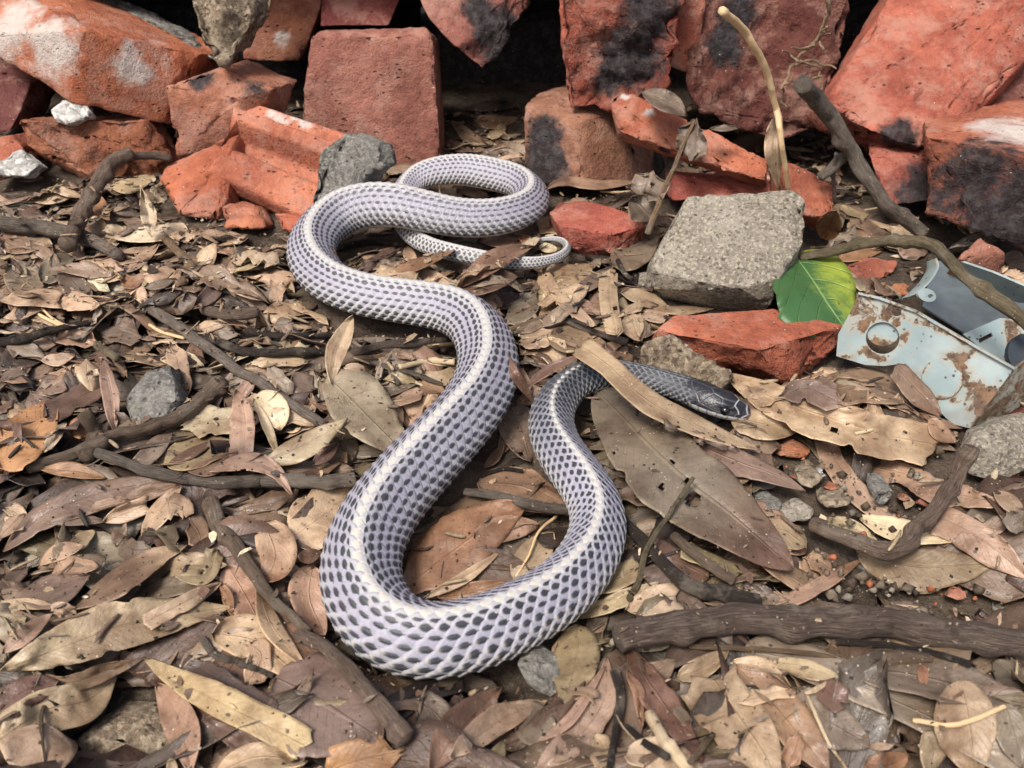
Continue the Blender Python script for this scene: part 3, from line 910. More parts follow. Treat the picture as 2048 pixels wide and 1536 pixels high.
chunk('brick', [(1850, 270, .56), (1900, 252, .60), (2120, 205, .63), (2120, 330, .50), (2110, 530, .475), (1960, 460, .50), (1860, 425, .53)], (.02, .05, -.01),
      'big brick with mortar on its top and black sides at the right edge', 'brick', tint='red', group=BG, seg=.0042,
      pale=[(2010, 270, .57, .04), (2080, 300, .55, .04)], stain_or_shade=[(1960, 370, .53, .042), (2050, 430, .49, .05), (1900, 330, .55, .02)], rough_dir=(-.5, -1, 0), rough=.002, seed=18)
chunk('brick', [(1738, 312, .60), (1800, 298, .62), (1862, 310, .60), (1868, 400, .57), (1770, 415, .57)], (.01, .04, 0),
      'small brick deep in the shade between the tilted slab and the black-sided brick', 'brick', tint='red', group=BG, stain_or_shade=[(1850, 380, .58, .03)], seed=19)
chunk('brick_fragment', [(1218, 200, .615), (1245, 178, .625), (1330, 232, .61), (1380, 262, .60), (1540, 318, .575), (1535, 365, .555), (1380, 318, .575), (1235, 262, .60)], (.006, .022, -.016),
      'long brick sliver slanting down from the brown brick to the straw stem', 'brick fragment', tint='orange', group=BG, rough=.0015, seed=20, stain_or_shade=[(1330, 300, .59, .008)], pale=[(1300, 225, .605, .007), (1250, 190, .62, .006)])
chunk('brick_fragment', [(1560, 315, .57), (1600, 338, .57), (1670, 372, .555), (1672, 440, .53), (1610, 430, .53), (1570, 380, .55)], (.0, .025, -.02),
      'cracked brick piece behind the right corner of the cement block', 'brick fragment', tint='orange', group=BG, seed=21)
chunk('brick_fragment', [(1345, 350, .60), (1560, 365, .59), (1560, 400, .57), (1345, 400, .58)], (.0, .03, -.01),
      'brick strip lying behind the cement block', 'brick fragment', tint='red', group=BG, seed=22)
chunk('brick_fragment', [(1098, 425, -14), (1120, 398, -15), (1180, 402, -16), (1290, 435, -16), (1292, 452, -15), (1215, 468, -15), (1120, 452, -13), (1290, 478, -4), (1220, 512, -1), (1130, 490, -1), (1100, 445, -4)], [(.0, .012, -.012)],
      'flat orange brick flake beside the tip of the tail', 'brick fragment', tint='orange', group=BG, rough=.0012, rough_dir=(0, -1, -.2), seed=23)
# the grooved brick: a real channel section
def grooved():
    sec = [(0, 0), (0, .016), (.004, .020), (.016, .020), (.020, .0125), (.034, .0125), (.039, .022), (.050, .023), (.054, .017), (.056, 0)]
    A = at_z(430, 385, .002); Bp = at_z(640, 450, .004)     # lower front edge of the profile face
    ax = Bp - A
    A2 = at_y(478, 200, .655)
    n = 46
    # long axis runs from the near right end up to the far left; profile is laid along the slope
    p_lo, p_hi = at_z(500, 455, .001), at_y(500, 188, .64)
    q_lo, q_hi = at_z(650, 470, .001), at_y(745, 285, .60)
    S = []
    sm = []
    m = 70
    lo_top = [at_y(428, 345, .605), at_y(640, 445, .570)]
    hi_top = [at_y(480, 196, .670), at_y(742, 282, .640)]
    nn = np.cross(lo_top[1] - lo_top[0], hi_top[0] - lo_top[0]); nn /= np.linalg.norm(nn)
    if nn[2] < 0: nn = -nn
    prof = [(0, -.020), (0, -.002), (.03, 0), (.33, 0), (.37, -.002), (.385, -.012), (.44, -.013), (.58, -.013), (.62, -.002), (.65, .006), (.80, .006), (.82, .001), (.96, .002), (1, -.001), (1.0, -.022)]
    pr = []
    for a, b in zip(prof[:-1], prof[1:]):
        k = max(2, int(24 * abs(b[0] - a[0])) + 3)
        for t in np.linspace(0, 1, k, endpoint=False):
            pr.append((a[0] + (b[0] - a[0]) * t, a[1] + (b[1] - a[1]) * t))
    pr.append(prof[-1])
    pr = np.array(pr)
    G = []
    for t in np.linspace(0, 1, m):
        a = lo_top[0] * (1 - t) + lo_top[1] * t
        b = hi_top[0] * (1 - t) + hi_top[1] * t
        G.append(a[None] + (b - a)[None] * pr[:, :1] + nn[None] * pr[:, 1:2])
    G = np.array(G)
    G += nn * (fbm(G * 60, 4, 3) * .0007 + fbm(G * 260, 3, 5) * .0007)[..., None]
    e = np.linspace(0, 1, m)
    rag = (fbm(np.stack([G[..., 1] * 60, G[..., 2] * 60, G[..., 0] * 0], -1), 4, 8)) * .016
    axd = (lo_top[1] - lo_top[0]) / np.linalg.norm(lo_top[1] - lo_top[0])
    G += axd * (rag * (np.clip((e - .9) / .1, 0, 1) + np.clip((.06 - e) / .06, 0, 1))[:, None])[..., None]
    nv, nu_ = G.shape[:2]
    V = G.reshape(-1, 3)
    Q = grid_quads(nv, nu_, wrap=True)
    caps = [[int(i) for i in range(nu_)], [int((nv - 1) * nu_ + i) for i in range(nu_)][::-1]]
    tr = []
    Vc = np.vstack([V, V[:nu_].mean(0), V[-nu_:].mean(0)])
    c0 = len(V)
    for i in range(nu_):
        tr.append((c0, (i + 1) % nu_, i)); tr.append((c0 + 1, (nv - 1) * nu_ + i, (nv - 1) * nu_ + (i + 1) % nu_))
    me = new_mesh('grooved_brick', Vc, Q, M_BRICK, tris=np.array(tr))
    bm = bmesh.new(); bm.from_mesh(me); bmesh.ops.recalc_face_normals(bm, faces=bm.faces[:]); bm.to_mesh(me); bm.free()
    n_ = len(Vc)
    set_attr(me, 'col', np.tile(np.array((.39, .140, .080)), (n_, 1)), 'COLOR')
    pal = np.zeros(n_)
    for (x, y, Y, R_) in [(560, 232, .65, .009), (612, 245, .65, .007), (655, 246, .647, .006), (590, 236, .655, .005), (540, 225, .655, .006)]:
        pal = np.maximum(pal, np.clip(1.35 - np.linalg.norm(Vc - at_y(x, y, Y), axis=1) / R_, 0, 1))
    set_attr(me, 'stain_or_shade', np.zeros(n_)); set_attr(me, 'pale', pal); set_attr(me, 'rough', np.full(n_, .2))
    o = link('brick', me, label='orange brick with deep grooves running down it, white paint flecks near its top', cat='brick', group=BG)
    recentre(o, tuple(V.mean(0) * [1, 1, 0]))
    low = V[V[:, 2] < .03]
    for f in np.linspace(0, 1, 24):
        q = V[:, :2].mean(0) + (V[:, :2] - V[:, :2].mean(0)) * f
        i, j = cell(q[:, 0], q[:, 1]); OBST[i, j] = 1
grooved()
chunk('brick_fragment', [(440, 415, .575), (470, 400, .58), (520, 420, .575), (530, 455, .555), (450, 455, .56)], (.0, .02, -.01),
      'crumbled brick lump at the foot of the grooved brick', 'brick fragment', tint='orange', group=BG, rough=.003, seed=25)
chunk('brick_fragment', [(545, 425, .565), (640, 440, .56), (625, 470, .55), (560, 462, .552)], (.0, .02, -.012),
      'ragged brick foot touching the left bend of the snake', 'brick fragment', tint='orange', group=BG, rough=.003, seed=26)
# front of the pile
chunk('brick_fragment', [(1312, 660, -18), (1348, 630, -20), (1545, 618, -22), (1690, 650, -20), (1510, 700, -24), (1335, 664, -19),
                         (1690, 680, -10), (1575, 765, -1), (1512, 752, -1), (1380, 722, -2), (1310, 682, -8)], (.0, .012, -.016),
      'flat red brick fragment with a smooth top, just behind the snake head', 'brick fragment', tint='orange', group=BG, seg=.0035, rough=.0012,
      rough_dir=[(-.4, -1, -.1), (.6, -1, -.2)], chip=.0022, bev=.0015, seed=27)
chunk('brick_fragment', [(1910, 520, -34), (1962, 474, -42), (2012, 505, -36), (2008, 560, -16), (1985, 560, -16), (1925, 540, -26)], (.004, .014, -.02),
      'pinkish brick chip leaning on the metal box', 'brick fragment', tint='pink', group=BG, seed=28, seg=.003)
chunk('brick_fragment', [(1660, 545, .51), (1740, 505, .525), (1800, 520, .515), (1790, 545, .505), (1735, 575, .49), (1690, 560, .50)], (.0, .015, -.012),
      'brick chip behind the green leaf', 'brick fragment', tint='red', group=BG, seed=29, seg=.003)
chunk('brick_fragment', [(1762, 566, .495), (1825, 566, .495), (1826, 590, .483), (1770, 592, .482)], (.0, .012, -.01),
      'small brick chip below the metal strip', 'brick fragment', tint='red', group=BG, seed=30, seg=.003)
chunk('brick_fragment', [(1942, 845, .358), (2060, 808, .37), (2070, 826, .36), (1950, 860, .352)], (.0, .008, -.008),
      'thin red brick shard at the right edge below the metal box', 'brick fragment', tint='red', group=BG, seed=31, seg=.003)
chunk('brick_fragment', [(1985, 925, .325), (2035, 885, .34), (2048, 930, .325), (2040, 968, .312), (2000, 960, .314)], (.003, .008, -.006),
      'rust-red brick chip stuck to the grey stone at the right edge', 'brick fragment', tint='red', group=BG, seed=32, seg=.003)
chunk('brick_fragment', [(1550, 893, .333), (1585, 876, .34), (1622, 896, .332), (1618, 915, .324), (1560, 912, .325)], (.0, .008, -.006),
      'orange brick chip in the soil below the tan leaf by the head', 'brick fragment', tint='orange', group=BG, seed=33, seg=.0022, bev=.0008, chip=.0012, rough=.001)
for (x, y, s_, lb, sd_) in [(1590, 950, 9, 'tiny brick crumb beside the rounded pebble', 40), (1662, 970, 13, 'small red brick crumb right of the rounded pebble', 41),
                            (1850, 1000, 16, 'square brick crumb under the pink torn leaf', 42), (1808, 992, 11, 'brick crumb left of the square crumb', 43),
                            (1915, 1185, 20, 'orange brick crumb in bare soil at the lower right', 44), (1970, 1165, 18, 'dull red brick crumb in bare soil at the lower right', 45),
                            (1780, 1395, 16, 'little brick crumb on the long tan leaf at the bottom right', 46)]:
    Y0 = at_z(x, y + s_ * .6, .003)[1]
    chunk('brick_crumb', [(x - s_, y + s_ * .4, Y0), (x - s_ * .3, y - s_ * .6, Y0 + .006), (x + s_ * .9, y - s_ * .2, Y0 + .004), (x + s_ * 1.1, y + s_ * .6, Y0), (x, y + s_ * .8, Y0 - .001)],
          (.001, .004, -.004), lb, 'brick crumb', tint='red', group='brick crumbs in the soil', seg=.0014, bev=.0003, chip=.0003, rough=.0012, seed=sd_, solid=False)

# stones and mortar
chunk('cement_block', [(1300, 545, -20), (1310, 505, -26), (1375, 392, -48), (1480, 386, -50), (1595, 378, -52), (1612, 398, -50), (1610, 480, -36), (1562, 555, -26), (1480, 578, -22), (1380, 560, -21),
                       (1540, 612, -6), (1480, 606, -4), (1400, 600, -3), (1310, 580, -6), (1600, 530, -18)], [(.0, .012, -.014), (.0, .02, -.02)],
      'rough grey-beige cement block, the largest stone, behind the red brick fragment', 'cement block', mat=M_CEM, seg=.004, rough=.0012, chip=.003, bev=.003, seed=50)
chunk('mortar_lump', [(378, -30, .70), (500, -40, .72), (502, 50, .69), (455, 128, .665), (425, 120, .665), (395, 60, .68)], (.008, .04, .0),
      'beige mortar lump wedged at the top left between bricks', 'mortar lump', mat=M_BROWN, rough=.003, rough_dir=(0, -1, 0), seed=51)
chunk('mortar_slab', [(120, -40, .83), (380, 60, .80), (430, 120, .72), (400, 90, .74), (300, 20, .80)], (.0, .05, -.03),
      'dark grey mortar slab behind the long whitewashed brick', 'mortar slab', mat=M_GREY, rough=.003, seed=52)
chunk('grey_stone', [(618, 400, .572), (640, 300, .602), (690, 266, .610), (758, 290, .605), (762, 330, .592), (705, 392, .574), (630, 425, .566)], (.006, .018, -.006),
      'angular grey stone leaning on the grooved brick above the snake', 'stone', mat=M_GREY, rough=.0025, rough_dir=(.6, -.8, 0), seed=53)
chunk('brown_clod', [(1280, 725, -8), (1298, 684, -16), (1345, 672, -18), (1385, 700, -14), (1452, 752, -10), (1450, 790, -1), (1330, 785, -1), (1285, 745, -1)], (.0, .012, -.008),
      'crumbly brown mortar lump behind the neck of the snake', 'mortar lump', mat=M_BROWN, rough=.0026, rough_dir=(0, -1, .5), seed=54, seg=.0026, chip=.002)
chunk('grey_stone', [(245, 800, -14), (290, 742, -18), (345, 728, -18), (356, 800, -17), (330, 842, -12), (262, 852, -9)], (.0, .012, -.012),
      'flat speckled grey stone among the leaves on the left', 'stone', mat=M_GREY, rough=.0014, seed=55, seg=.003)
chunk('grey_stone', [(1028, 1330, -15), (1070, 1295, -15), (1120, 1340, -18), (1138, 1385, -13), (1100, 1405, -9), (1048, 1375, -10), (1085, 1360, -20)], (.001, .010, -.006),
      'pitted grey and rust stone touching the front coil of the snake', 'stone', mat=M_GREY, rough=.0018, rough_dir=(0, -.5, 1), seed=56, seg=.002, chip=.0015)
chunk('grey_stone', [(1930, 895, -14), (1950, 862, -18), (2000, 838, -20), (2070, 828, -20), (2080, 930, -8), (2000, 965, -1), (1935, 950, -2), (2000, 890, -18)], (.004, .014, -.010),
      'grey-beige stone at the right edge beside the forked stick', 'stone', mat=M_CEM, rough=.0018, seed=57, seg=.003, chip=.0025)
chunk('mortar_lump', [(1890, 500, .515), (1930, 470, .53), (1985, 436, .54), (2008, 450, .535), (2008, 480, .52), (1960, 480, .515)], (.002, .02, -.02),
      'pebbly mortar strip behind the pinkish chip on the right', 'mortar lump', mat=M_CEM, rough=.003, seed=58, seg=.003)
chunk('plaster_lump', [(100, 218, .66), (125, 198, .67), (175, 215, .665), (178, 235, .655), (130, 252, .65), (104, 242, .655)], (.0, .012, -.005),
      'white plaster lump on the hollow brick piece at the left', 'plaster lump', mat=M_WHITE, rough=.002, seed=59, seg=.003)
chunk('plaster_lump', [(-20, 325, .635), (40, 298, .65), (80, 330, .635), (50, 352, .625), (-20, 350, .625)], (.0, .012, -.008),
      'dirty white plaster lump at the left edge on the litter', 'plaster lump', mat=M_WHITE, rough=.002, seed=60, seg=.003)
chunk('grey_stone', [(1262, 545, .50), (1300, 540, .503), (1320, 575, .485), (1275, 580, .482)], (.0, .01, -.008),
      'small pale stone at the left foot of the cement block', 'stone', mat=M_CEM, rough=.0015, seed=61, seg=.003)
chunk('pebble', [(1592, 945, .308), (1608, 928, .315), (1640, 930, .314), (1650, 955, .305), (1625, 978, .298), (1598, 970, .30)], (.0, .008, -.005),
      'rounded gritty pebble between the red-brown leaf tip and the drooping leaf', 'pebble', mat=M_BROWN, rough=.0014, chip=.0022, seed=62, seg=.002, bev=.002)
chunk('pebble', [(1630, 940, .312), (1648, 930, .316), (1656, 952, .308), (1640, 958, .305)], (.0, .004, -.003),
      'pale quartz pebble pressed against the gritty one', 'pebble', mat=M_WHITE, rough=.0008, seed=63, seg=.002, bev=.001, solid=False)
chunk('pebble', [(1508, 990, .297), (1540, 984, .30), (1568, 1005, .292), (1560, 1022, .286), (1520, 1016, .287)], (.0, .007, -.004),
      'olive-grey pebble right of the big wavy leaf', 'pebble', mat=M_GREY, rough=.001, seed=64, seg=.002, bev=.0015)
chunk('pebble', [(1738, 960, .303), (1770, 953, .306), (1792, 985, .295), (1785, 1005, .288), (1750, 998, .29)], (.0, .008, -.004),
      'grey pebble right of the drooping pinkish leaf', 'pebble', mat=M_GREY, rough=.001, seed=65, seg=.002, bev=.0015)
chunk('pebble', [(1640, 992, .295), (1690, 975, .30), (1710, 995, .292), (1695, 1012, .287), (1650, 1015, .286)], (.0, .008, -.004),
      'muddy pebble below the square of orange crumbs', 'pebble', mat=M_BROWN, rough=.0014, seed=66, seg=.002, bev=.0015)
chunk('pebble', [(1558, 1022, .287), (1600, 1000, .293), (1630, 1020, .286), (1625, 1045, .279), (1570, 1045, .279)], (.0, .006, -.004),
      'pale greenish stone in the gravel patch', 'pebble', mat=M_CEM, rough=.0014, seed=67, seg=.002, bev=.0015)
chunk('pebble', [(1985, 1215, .235), (2005, 1200, .239), (2020, 1225, .232), (2000, 1235, .229)], (.0, .005, -.003),
      'small light grey stone in the soil at the right edge', 'pebble', mat=M_CEM, rough=.001, seed=68, seg=.002, bev=.0012, solid=False)
chunk('pebble', [(42, 1120, .255), (75, 1098, .262), (95, 1105, .26), (88, 1130, .253), (50, 1140, .25)], (.0, .005, -.003),
      'glassy grey pebble in the soil gap at the left', 'pebble', mat=M_CEM, rough=.001, seed=69, seg=.002, bev=.0012)
chunk('clay_clod', [(150, 1480, .173), (220, 1430, .182), (300, 1435, .18), (345, 1490, .17), (330, 1545, .162), (160, 1550, .162)], (.0, .012, -.008),
      'flat clod of brown clay showing between leaves at the bottom left', 'clod', mat=M_BROWN, rough=.0014, seed=70, seg=.0026, chip=.002)
# bricks added behind and above, mostly unseen: they shade the gaps of the pile
r_ = np.random.default_rng(3)
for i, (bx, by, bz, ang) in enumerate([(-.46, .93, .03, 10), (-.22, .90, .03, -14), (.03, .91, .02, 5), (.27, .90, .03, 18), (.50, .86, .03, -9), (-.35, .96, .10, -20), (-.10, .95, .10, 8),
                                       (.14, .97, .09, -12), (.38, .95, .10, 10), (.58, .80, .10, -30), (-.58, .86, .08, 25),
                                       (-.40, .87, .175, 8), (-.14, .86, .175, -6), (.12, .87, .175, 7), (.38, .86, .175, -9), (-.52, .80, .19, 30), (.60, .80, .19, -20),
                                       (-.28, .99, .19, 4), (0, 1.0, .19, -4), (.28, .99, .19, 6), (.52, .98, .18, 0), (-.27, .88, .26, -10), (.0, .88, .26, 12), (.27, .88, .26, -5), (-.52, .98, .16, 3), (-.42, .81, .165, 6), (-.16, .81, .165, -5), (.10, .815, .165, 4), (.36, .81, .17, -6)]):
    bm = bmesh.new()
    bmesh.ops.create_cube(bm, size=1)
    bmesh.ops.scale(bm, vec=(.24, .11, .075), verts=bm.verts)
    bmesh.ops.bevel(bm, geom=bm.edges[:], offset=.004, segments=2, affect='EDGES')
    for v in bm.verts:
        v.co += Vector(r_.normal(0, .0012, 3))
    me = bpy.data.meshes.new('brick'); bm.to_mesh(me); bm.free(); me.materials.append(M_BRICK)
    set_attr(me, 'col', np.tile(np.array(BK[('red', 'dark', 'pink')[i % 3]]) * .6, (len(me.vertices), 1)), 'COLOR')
    for a in ('stain_or_shade', 'pale', 'rough'):
        set_attr(me, a, np.full(len(me.vertices), (.62 if bz > .12 else .95) if a == 'stain_or_shade' else 0.))  # near-black here is gap shade painted onto the added bricks
    o = link('brick', me, label='brick added at the back of the pile to shade its gaps', cat='brick', group='bricks added to shade the pile')
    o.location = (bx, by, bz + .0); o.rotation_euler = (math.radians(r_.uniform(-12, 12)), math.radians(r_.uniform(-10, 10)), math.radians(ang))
# ------------------------------------------------------------------ the sheet metal box
def sheet(name, outer, holes, plane, thick, parent=None, mat=None, rustf=None, bulge=0.0, seg=22):
    """Flat plate cut to the outline (photo pixels) with round or freeform holes, lying in plane (point, normal)."""
    from mathutils.geometry import delaunay_2d_cdt
    p0, n = plane
    def onp(x, y):
        d = ray(x, y); c = np.array([0, 0, CAM_H])
        t = ((p0 - c) @ n) / (d @ n)
        return c + d * t
    e1 = np.cross(n, [0, 0, 1.0]); e1 /= np.linalg.norm(e1); e2 = np.cross(n, e1)
    def to2(P): return ((P - p0) @ e1, (P - p0) @ e2)
    loops = [[to2(onp(x, y)) for x, y in outer]] + [[to2(onp(x, y)) for x, y in h] for h in holes]
    # densify
    L = []
    for lp in loops:
        q = []
        for a, b in zip(lp, lp[1:] + lp[:1]):
            k = max(1, int(math.dist(a, b) / .004))
            q += [(a[0] + (b[0] - a[0]) * i / k, a[1] + (b[1] - a[1]) * i / k) for i in range(k)]
        L.append(q)
    vs, es = [], []
    for q in L:
        s0 = len(vs)
        vs += [Vector(p) for p in q]
        es += [(s0 + i, s0 + (i + 1) % len(q)) for i in range(len(q))]
    A = np.array(L[0])
    for X in np.arange(A[:, 0].min(), A[:, 0].max(), .005):
        for Y in np.arange(A[:, 1].min(), A[:, 1].max(), .005):
            vs.append(Vector((X + .001 * math.sin(Y * 900), Y)))
    out = delaunay_2d_cdt(vs, es, [], 0, 1e-6)
    v2, _, f2 = out[0], out[1], out[2]
    def inside(pt, lp):
        c = False
        for (x1, y1), (x2, y2) in zip(lp, lp[1:] + lp[:1]):
            if (y1 > pt[1]) != (y2 > pt[1]) and pt[0] < (x2 - x1) * (pt[1] - y1) / (y2 - y1) + x1:
                c = not c
        return c
    keep = []
    for f in f2:
        m = sum((v2[i] for i in f), Vector((0, 0))) / len(f)
        if inside(m, L[0]) and not any(inside(m, h) for h in L[1:]):
            keep.append(f)
    bm = bmesh.new()
    bv = {}
    for f in keep:
        ids = []
        for i in f:
            if i not in bv:
                P = p0 + e1 * v2[i][0] + e2 * v2[i][1] + n * bulge * float(vnoise(np.array([v2[i][0] * 40, v2[i][1] * 40, 0.3]), 2))
                bv[i] = bm.verts.new(P)
            ids.append(bv[i])
        bm.faces.new(ids)
    bmesh.ops.recalc_face_normals(bm, faces=bm.faces[:])
    g = bmesh.ops.extrude_face_region(bm, geom=bm.faces[:])
    bmesh.ops.translate(bm, vec=Vector(-n * thick), verts=[e for e in g['geom'] if isinstance(e, bmesh.types.BMVert)])
    bmesh.ops.recalc_face_normals(bm, faces=bm.faces[:])
    me = bpy.data.meshes.new(name); bm.to_mesh(me); bm.free()
    me.materials.append(mat or M_METAL)
    nv = len(me.vertices)
    co = np.empty(nv * 3, np.float32); me.vertices.foreach_get('co', co); co = co.reshape(-1, 3).astype(float)
    rf = np.zeros(nv) if rustf is None else rustf(to_px(co)[0])
    set_attr(me, 'rust', rf)
    return link(name, me, parent=parent)

def circ(cx, cy, rx, ry, n=28, a0=0, rot=0.0):
    o = []
    for i in range(n):
        a = a0 + 2 * math.pi * i / n
        X, Y = rx * math.cos(a), ry * math.sin(a)
        o.append((cx + X * math.cos(rot) - Y * math.sin(rot), cy + X * math.sin(rot) + Y * math.cos(rot)))
    return o

def plane3(a, b, c):
    a, b, c = (np.array(q, float) for q in (a, b, c))
    n = np.cross(b - a, c - a); n /= np.linalg.norm(n)
    if n @ (a - np.array([0, 0, CAM_H])) > 0:
        n = -n
    return a, n

def build_metal():
    base = bpy.data.objects.new('metal_box', None); COL.objects.link(base)
    base['label'] = 'crushed pale blue steel junction box with rusty edges and round knockouts'
    base['category'] = 'junction box'
    base.empty_display_size = .01
    # front plate: lies back, its lower edge near the ground
    tl, tr, bl, br = at_z(1718, 586, .040), at_z(2028, 736, .034), at_z(1672, 690, .012), at_z(1935, 855, .002)
    pl = plane3(tl, tr, bl)
    def rust_front(p):
        x, y = p[:, 0], p[:, 1]
        d = [np.hypot(x - 1765, y - 678) / 44, np.hypot(x - 1885, y - 757) / 60]
        ring = np.maximum(np.exp(-((d[0] - .92) / .14) ** 2) * .7, np.exp(-((d[1] - .80) / .09) ** 2) * .6)
        t = (x - 1720) * .44 + 590 - y              # towards the top edge
        e = np.exp(-(t / 14) ** 2) * .5
        corner = np.exp(-(((x - 1720) / 46) ** 2 + ((y - 610) / 42) ** 2)) * .55 + np.exp(-(((x - 1975) / 40) ** 2 + ((y - 810) / 44) ** 2)) * 1.0
        left = np.exp(-((x - 1690) / 26) ** 2) * .25
        streak = np.exp(-(((x - 1930) / 22) ** 2 + ((y - 712) / 9) ** 2)) * .8
        return np.maximum.reduce([ring, e, corner, left, streak]) - .12
    front = sheet('front_plate', [(1718, 586), (1760, 596), (1832, 622), (1900, 662), (1965, 700), (2028, 736), (1990, 790), (1938, 856), (1905, 848), (1870, 815), (1830, 760), (1800, 728), (1768, 732), (1730, 730), (1672, 712), (1676, 668), (1700, 625)],
                  [circ(1765, 676, 34, 32, 26), circ(1793, 625, 10, 7.5, 14)], pl, .0008, base, rustf=rust_front, bulge=.0008)
    n = pl[1]
    def shift(pl_, k): return (pl_[0] + pl_[1] * k, pl_[1])
    sheet('knockout_disc', circ(1885, 757, 42, 41, 36), [], shift(pl, .0009), .0010, base, rustf=lambda p: np.exp(-((np.hypot(p[:, 0] - 1885, p[:, 1] - 757) / 42 - 1) / .14) ** 2) * .7 - .35)
    # the bent knockout inside the open hole
    p2 = (pl[0], pl[1])
    sheet('bent_knockout', circ(1766, 668, 31, 24, 24), [], shift(p2, -.0026), .001, base, rustf=lambda p: (p[:, 1] - 668) / 50)
    sheet('rim', [(1716, 584), (1760, 594), (1832, 620), (1900, 660), (1965, 698), (2030, 735), (2028, 739), (1963, 703), (1898, 665), (1831, 625), (1759, 599), (1717, 589)], [], shift(pl, .0022), .0022, base, rustf=lambda p: np.full(len(p), .15))
    # right end wall folded down from the front plate
    pr_ = plane3(tr, at_z(1938, 856, .002), at_z(2070, 800, .004))
    sheet('end_wall', [(2030, 738), (2075, 705), (2075, 790), (2000, 838), (1940, 857), (1992, 790)], [], shift(pr_, -.0004), .0012, base, rustf=lambda p: np.full(len(p), .35))
    # floor of the box seen past the top edge
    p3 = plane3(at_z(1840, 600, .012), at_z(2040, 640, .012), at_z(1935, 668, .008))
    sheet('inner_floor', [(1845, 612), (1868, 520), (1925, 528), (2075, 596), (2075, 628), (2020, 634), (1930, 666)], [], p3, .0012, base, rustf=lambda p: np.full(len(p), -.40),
          mat=mat_plain('shaded_blue_grey_paint', (.105, .125, .135), .5, .4, .45, 40))  # the box paint again, with its shade mixed into the colour
    # back wall with slotted lug hole, leaning away
    p4 = plane3(at_z(1920, 522, .032), at_z(2070, 590, .034), at_z(2030, 600, .020))
    sheet('back_wall', [(1918, 522), (1985, 545), (2075, 584), (2075, 604), (2040, 606), (1985, 592), (1955, 566), (1925, 548)], [circ(1979, 573, 6, 4, 12, rot=.3)], p4, .0012, base, rustf=lambda p: np.full(len(p), -.05))
    # pale lower flange with the slot
    p5 = plane3(at_z(1930, 668, .012), at_z(2010, 636, .018), at_z(2000, 700, .006))
    sheet('flange', [(1926, 668), (2000, 636), (2062, 640), (2066, 668), (2020, 700), (2010, 735), (1975, 706)], [[(1957, 678), (1983, 665), (1986, 672), (1959, 686)]], p5, .0012, base, rustf=lambda p: np.clip((p[:, 0] - 1995) / 20, 0, 1) * .6 - .25)
    p6 = plane3(at_z(2020, 690, .024), at_z(2060, 670, .026), at_z(2050, 740, .016))
    sheet('rubber_grommet', circ(2048, 705, 32, 38, 20), [], p6, .003, base, mat=mat_plain('dark_blue_rubber', (.035, .042, .050), .55, .35))
    # curled strip with the screw lug
    path = catmull(np.array([(1788, 600, 30), (1830, 588, 38), (1862, 562, 46), (1878, 534, 54), (1874, 516, 58)], float), 26)
    prof = at_z(path[:, 0], path[:, 1], path[:, 2] * .001)
    wv = np.array([-.002, .010, -.009])
    G = np.stack([prof + wv * t * (0.35 + .65 * np.sin(np.linspace(0.25, 2.6, 26)))[:, None] for t in np.linspace(0, 1, 5)], 1)
    V = G.reshape(-1, 3); Q = grid_quads(26, 5)
    V2 = np.vstack([V, V + np.array([.0006, .0008, -.0010])])
    nq = len(V)
    bnd = []
    for i in range(25):
        bnd += [(i * 5, (i + 1) * 5, (i + 1) * 5 + nq, i * 5 + nq), ((i + 1) * 5 + 4, i * 5 + 4, i * 5 + 4 + nq, (i + 1) * 5 + 4 + nq)]
    me = new_mesh('curled_strip', V2, np.vstack([Q, Q[:, ::-1] + nq, np.array(bnd)]), M_METAL)
    set_attr(me, 'rust', np.full(len(V2), .02))
    link('curled_strip', me, parent=base)
    p7 = plane3(at_z(1840, 605, .036), at_z(1870, 600, .036), at_z(1850, 585, .040))
    sheet('screw_lug', circ(1854, 590, 19, 13, 22, rot=.35), [circ(1861, 592, 5.5, 3.8, 12)], p7, .0016, base, rustf=lambda p: np.full(len(p), -.1))
    low = [(1680, 700), (1768, 735), (1830, 770), (1935, 850), (2030, 800), (2048, 740), (1900, 640), (1860, 560), (2040, 620), (1760, 640)]
    P = np.array([at_z(x, y, .004)[:2] for x, y in low])
    c = P.mean(0)
    for f in np.linspace(0, 1, 50):
        for k in range(len(P)):
            pass
    # footprint: everything inside the box outline
    poly = [at_z(x, y, .006)[:2] for x, y in [(1690, 700), (1935, 850), (2080, 800), (2080, 600), (1870, 540), (1740, 620)]]
    inside = np.zeros_like(H, bool)
    for (x1, y1), (x2, y2) in zip(poly, poly[1:] + poly[:1]):
        cr = ((y1 > GY) != (y2 > GY)) & (GX < (x2 - x1) * (GY - y1) / (y2 - y1 + 1e-12) + x1)
        inside ^= cr
    OBST[inside] = 1
build_metal()

# ------------------------------------------------------------------ leaves and sticks
LC = {'tan': (.37, .268, .172), 'pale': (.50, .41, .28), 'pink': (.325, .222, .150), 'red': (.19, .112, .075), 'redbrown': (.120, .070, .048), 'brown': (.205, .134, .084),
      'dark': (.055, .038, .029), 'mauve': (.160, .110, .082), 'orange': (.34, .185, .085), 'yellow': (.34, .27, .155), 'olive': (.26, .20, .115), 'grey': (.235, .182, .132), 'greybrown': (.160, .124, .090),
      'rust': (.25, .138, .078)}

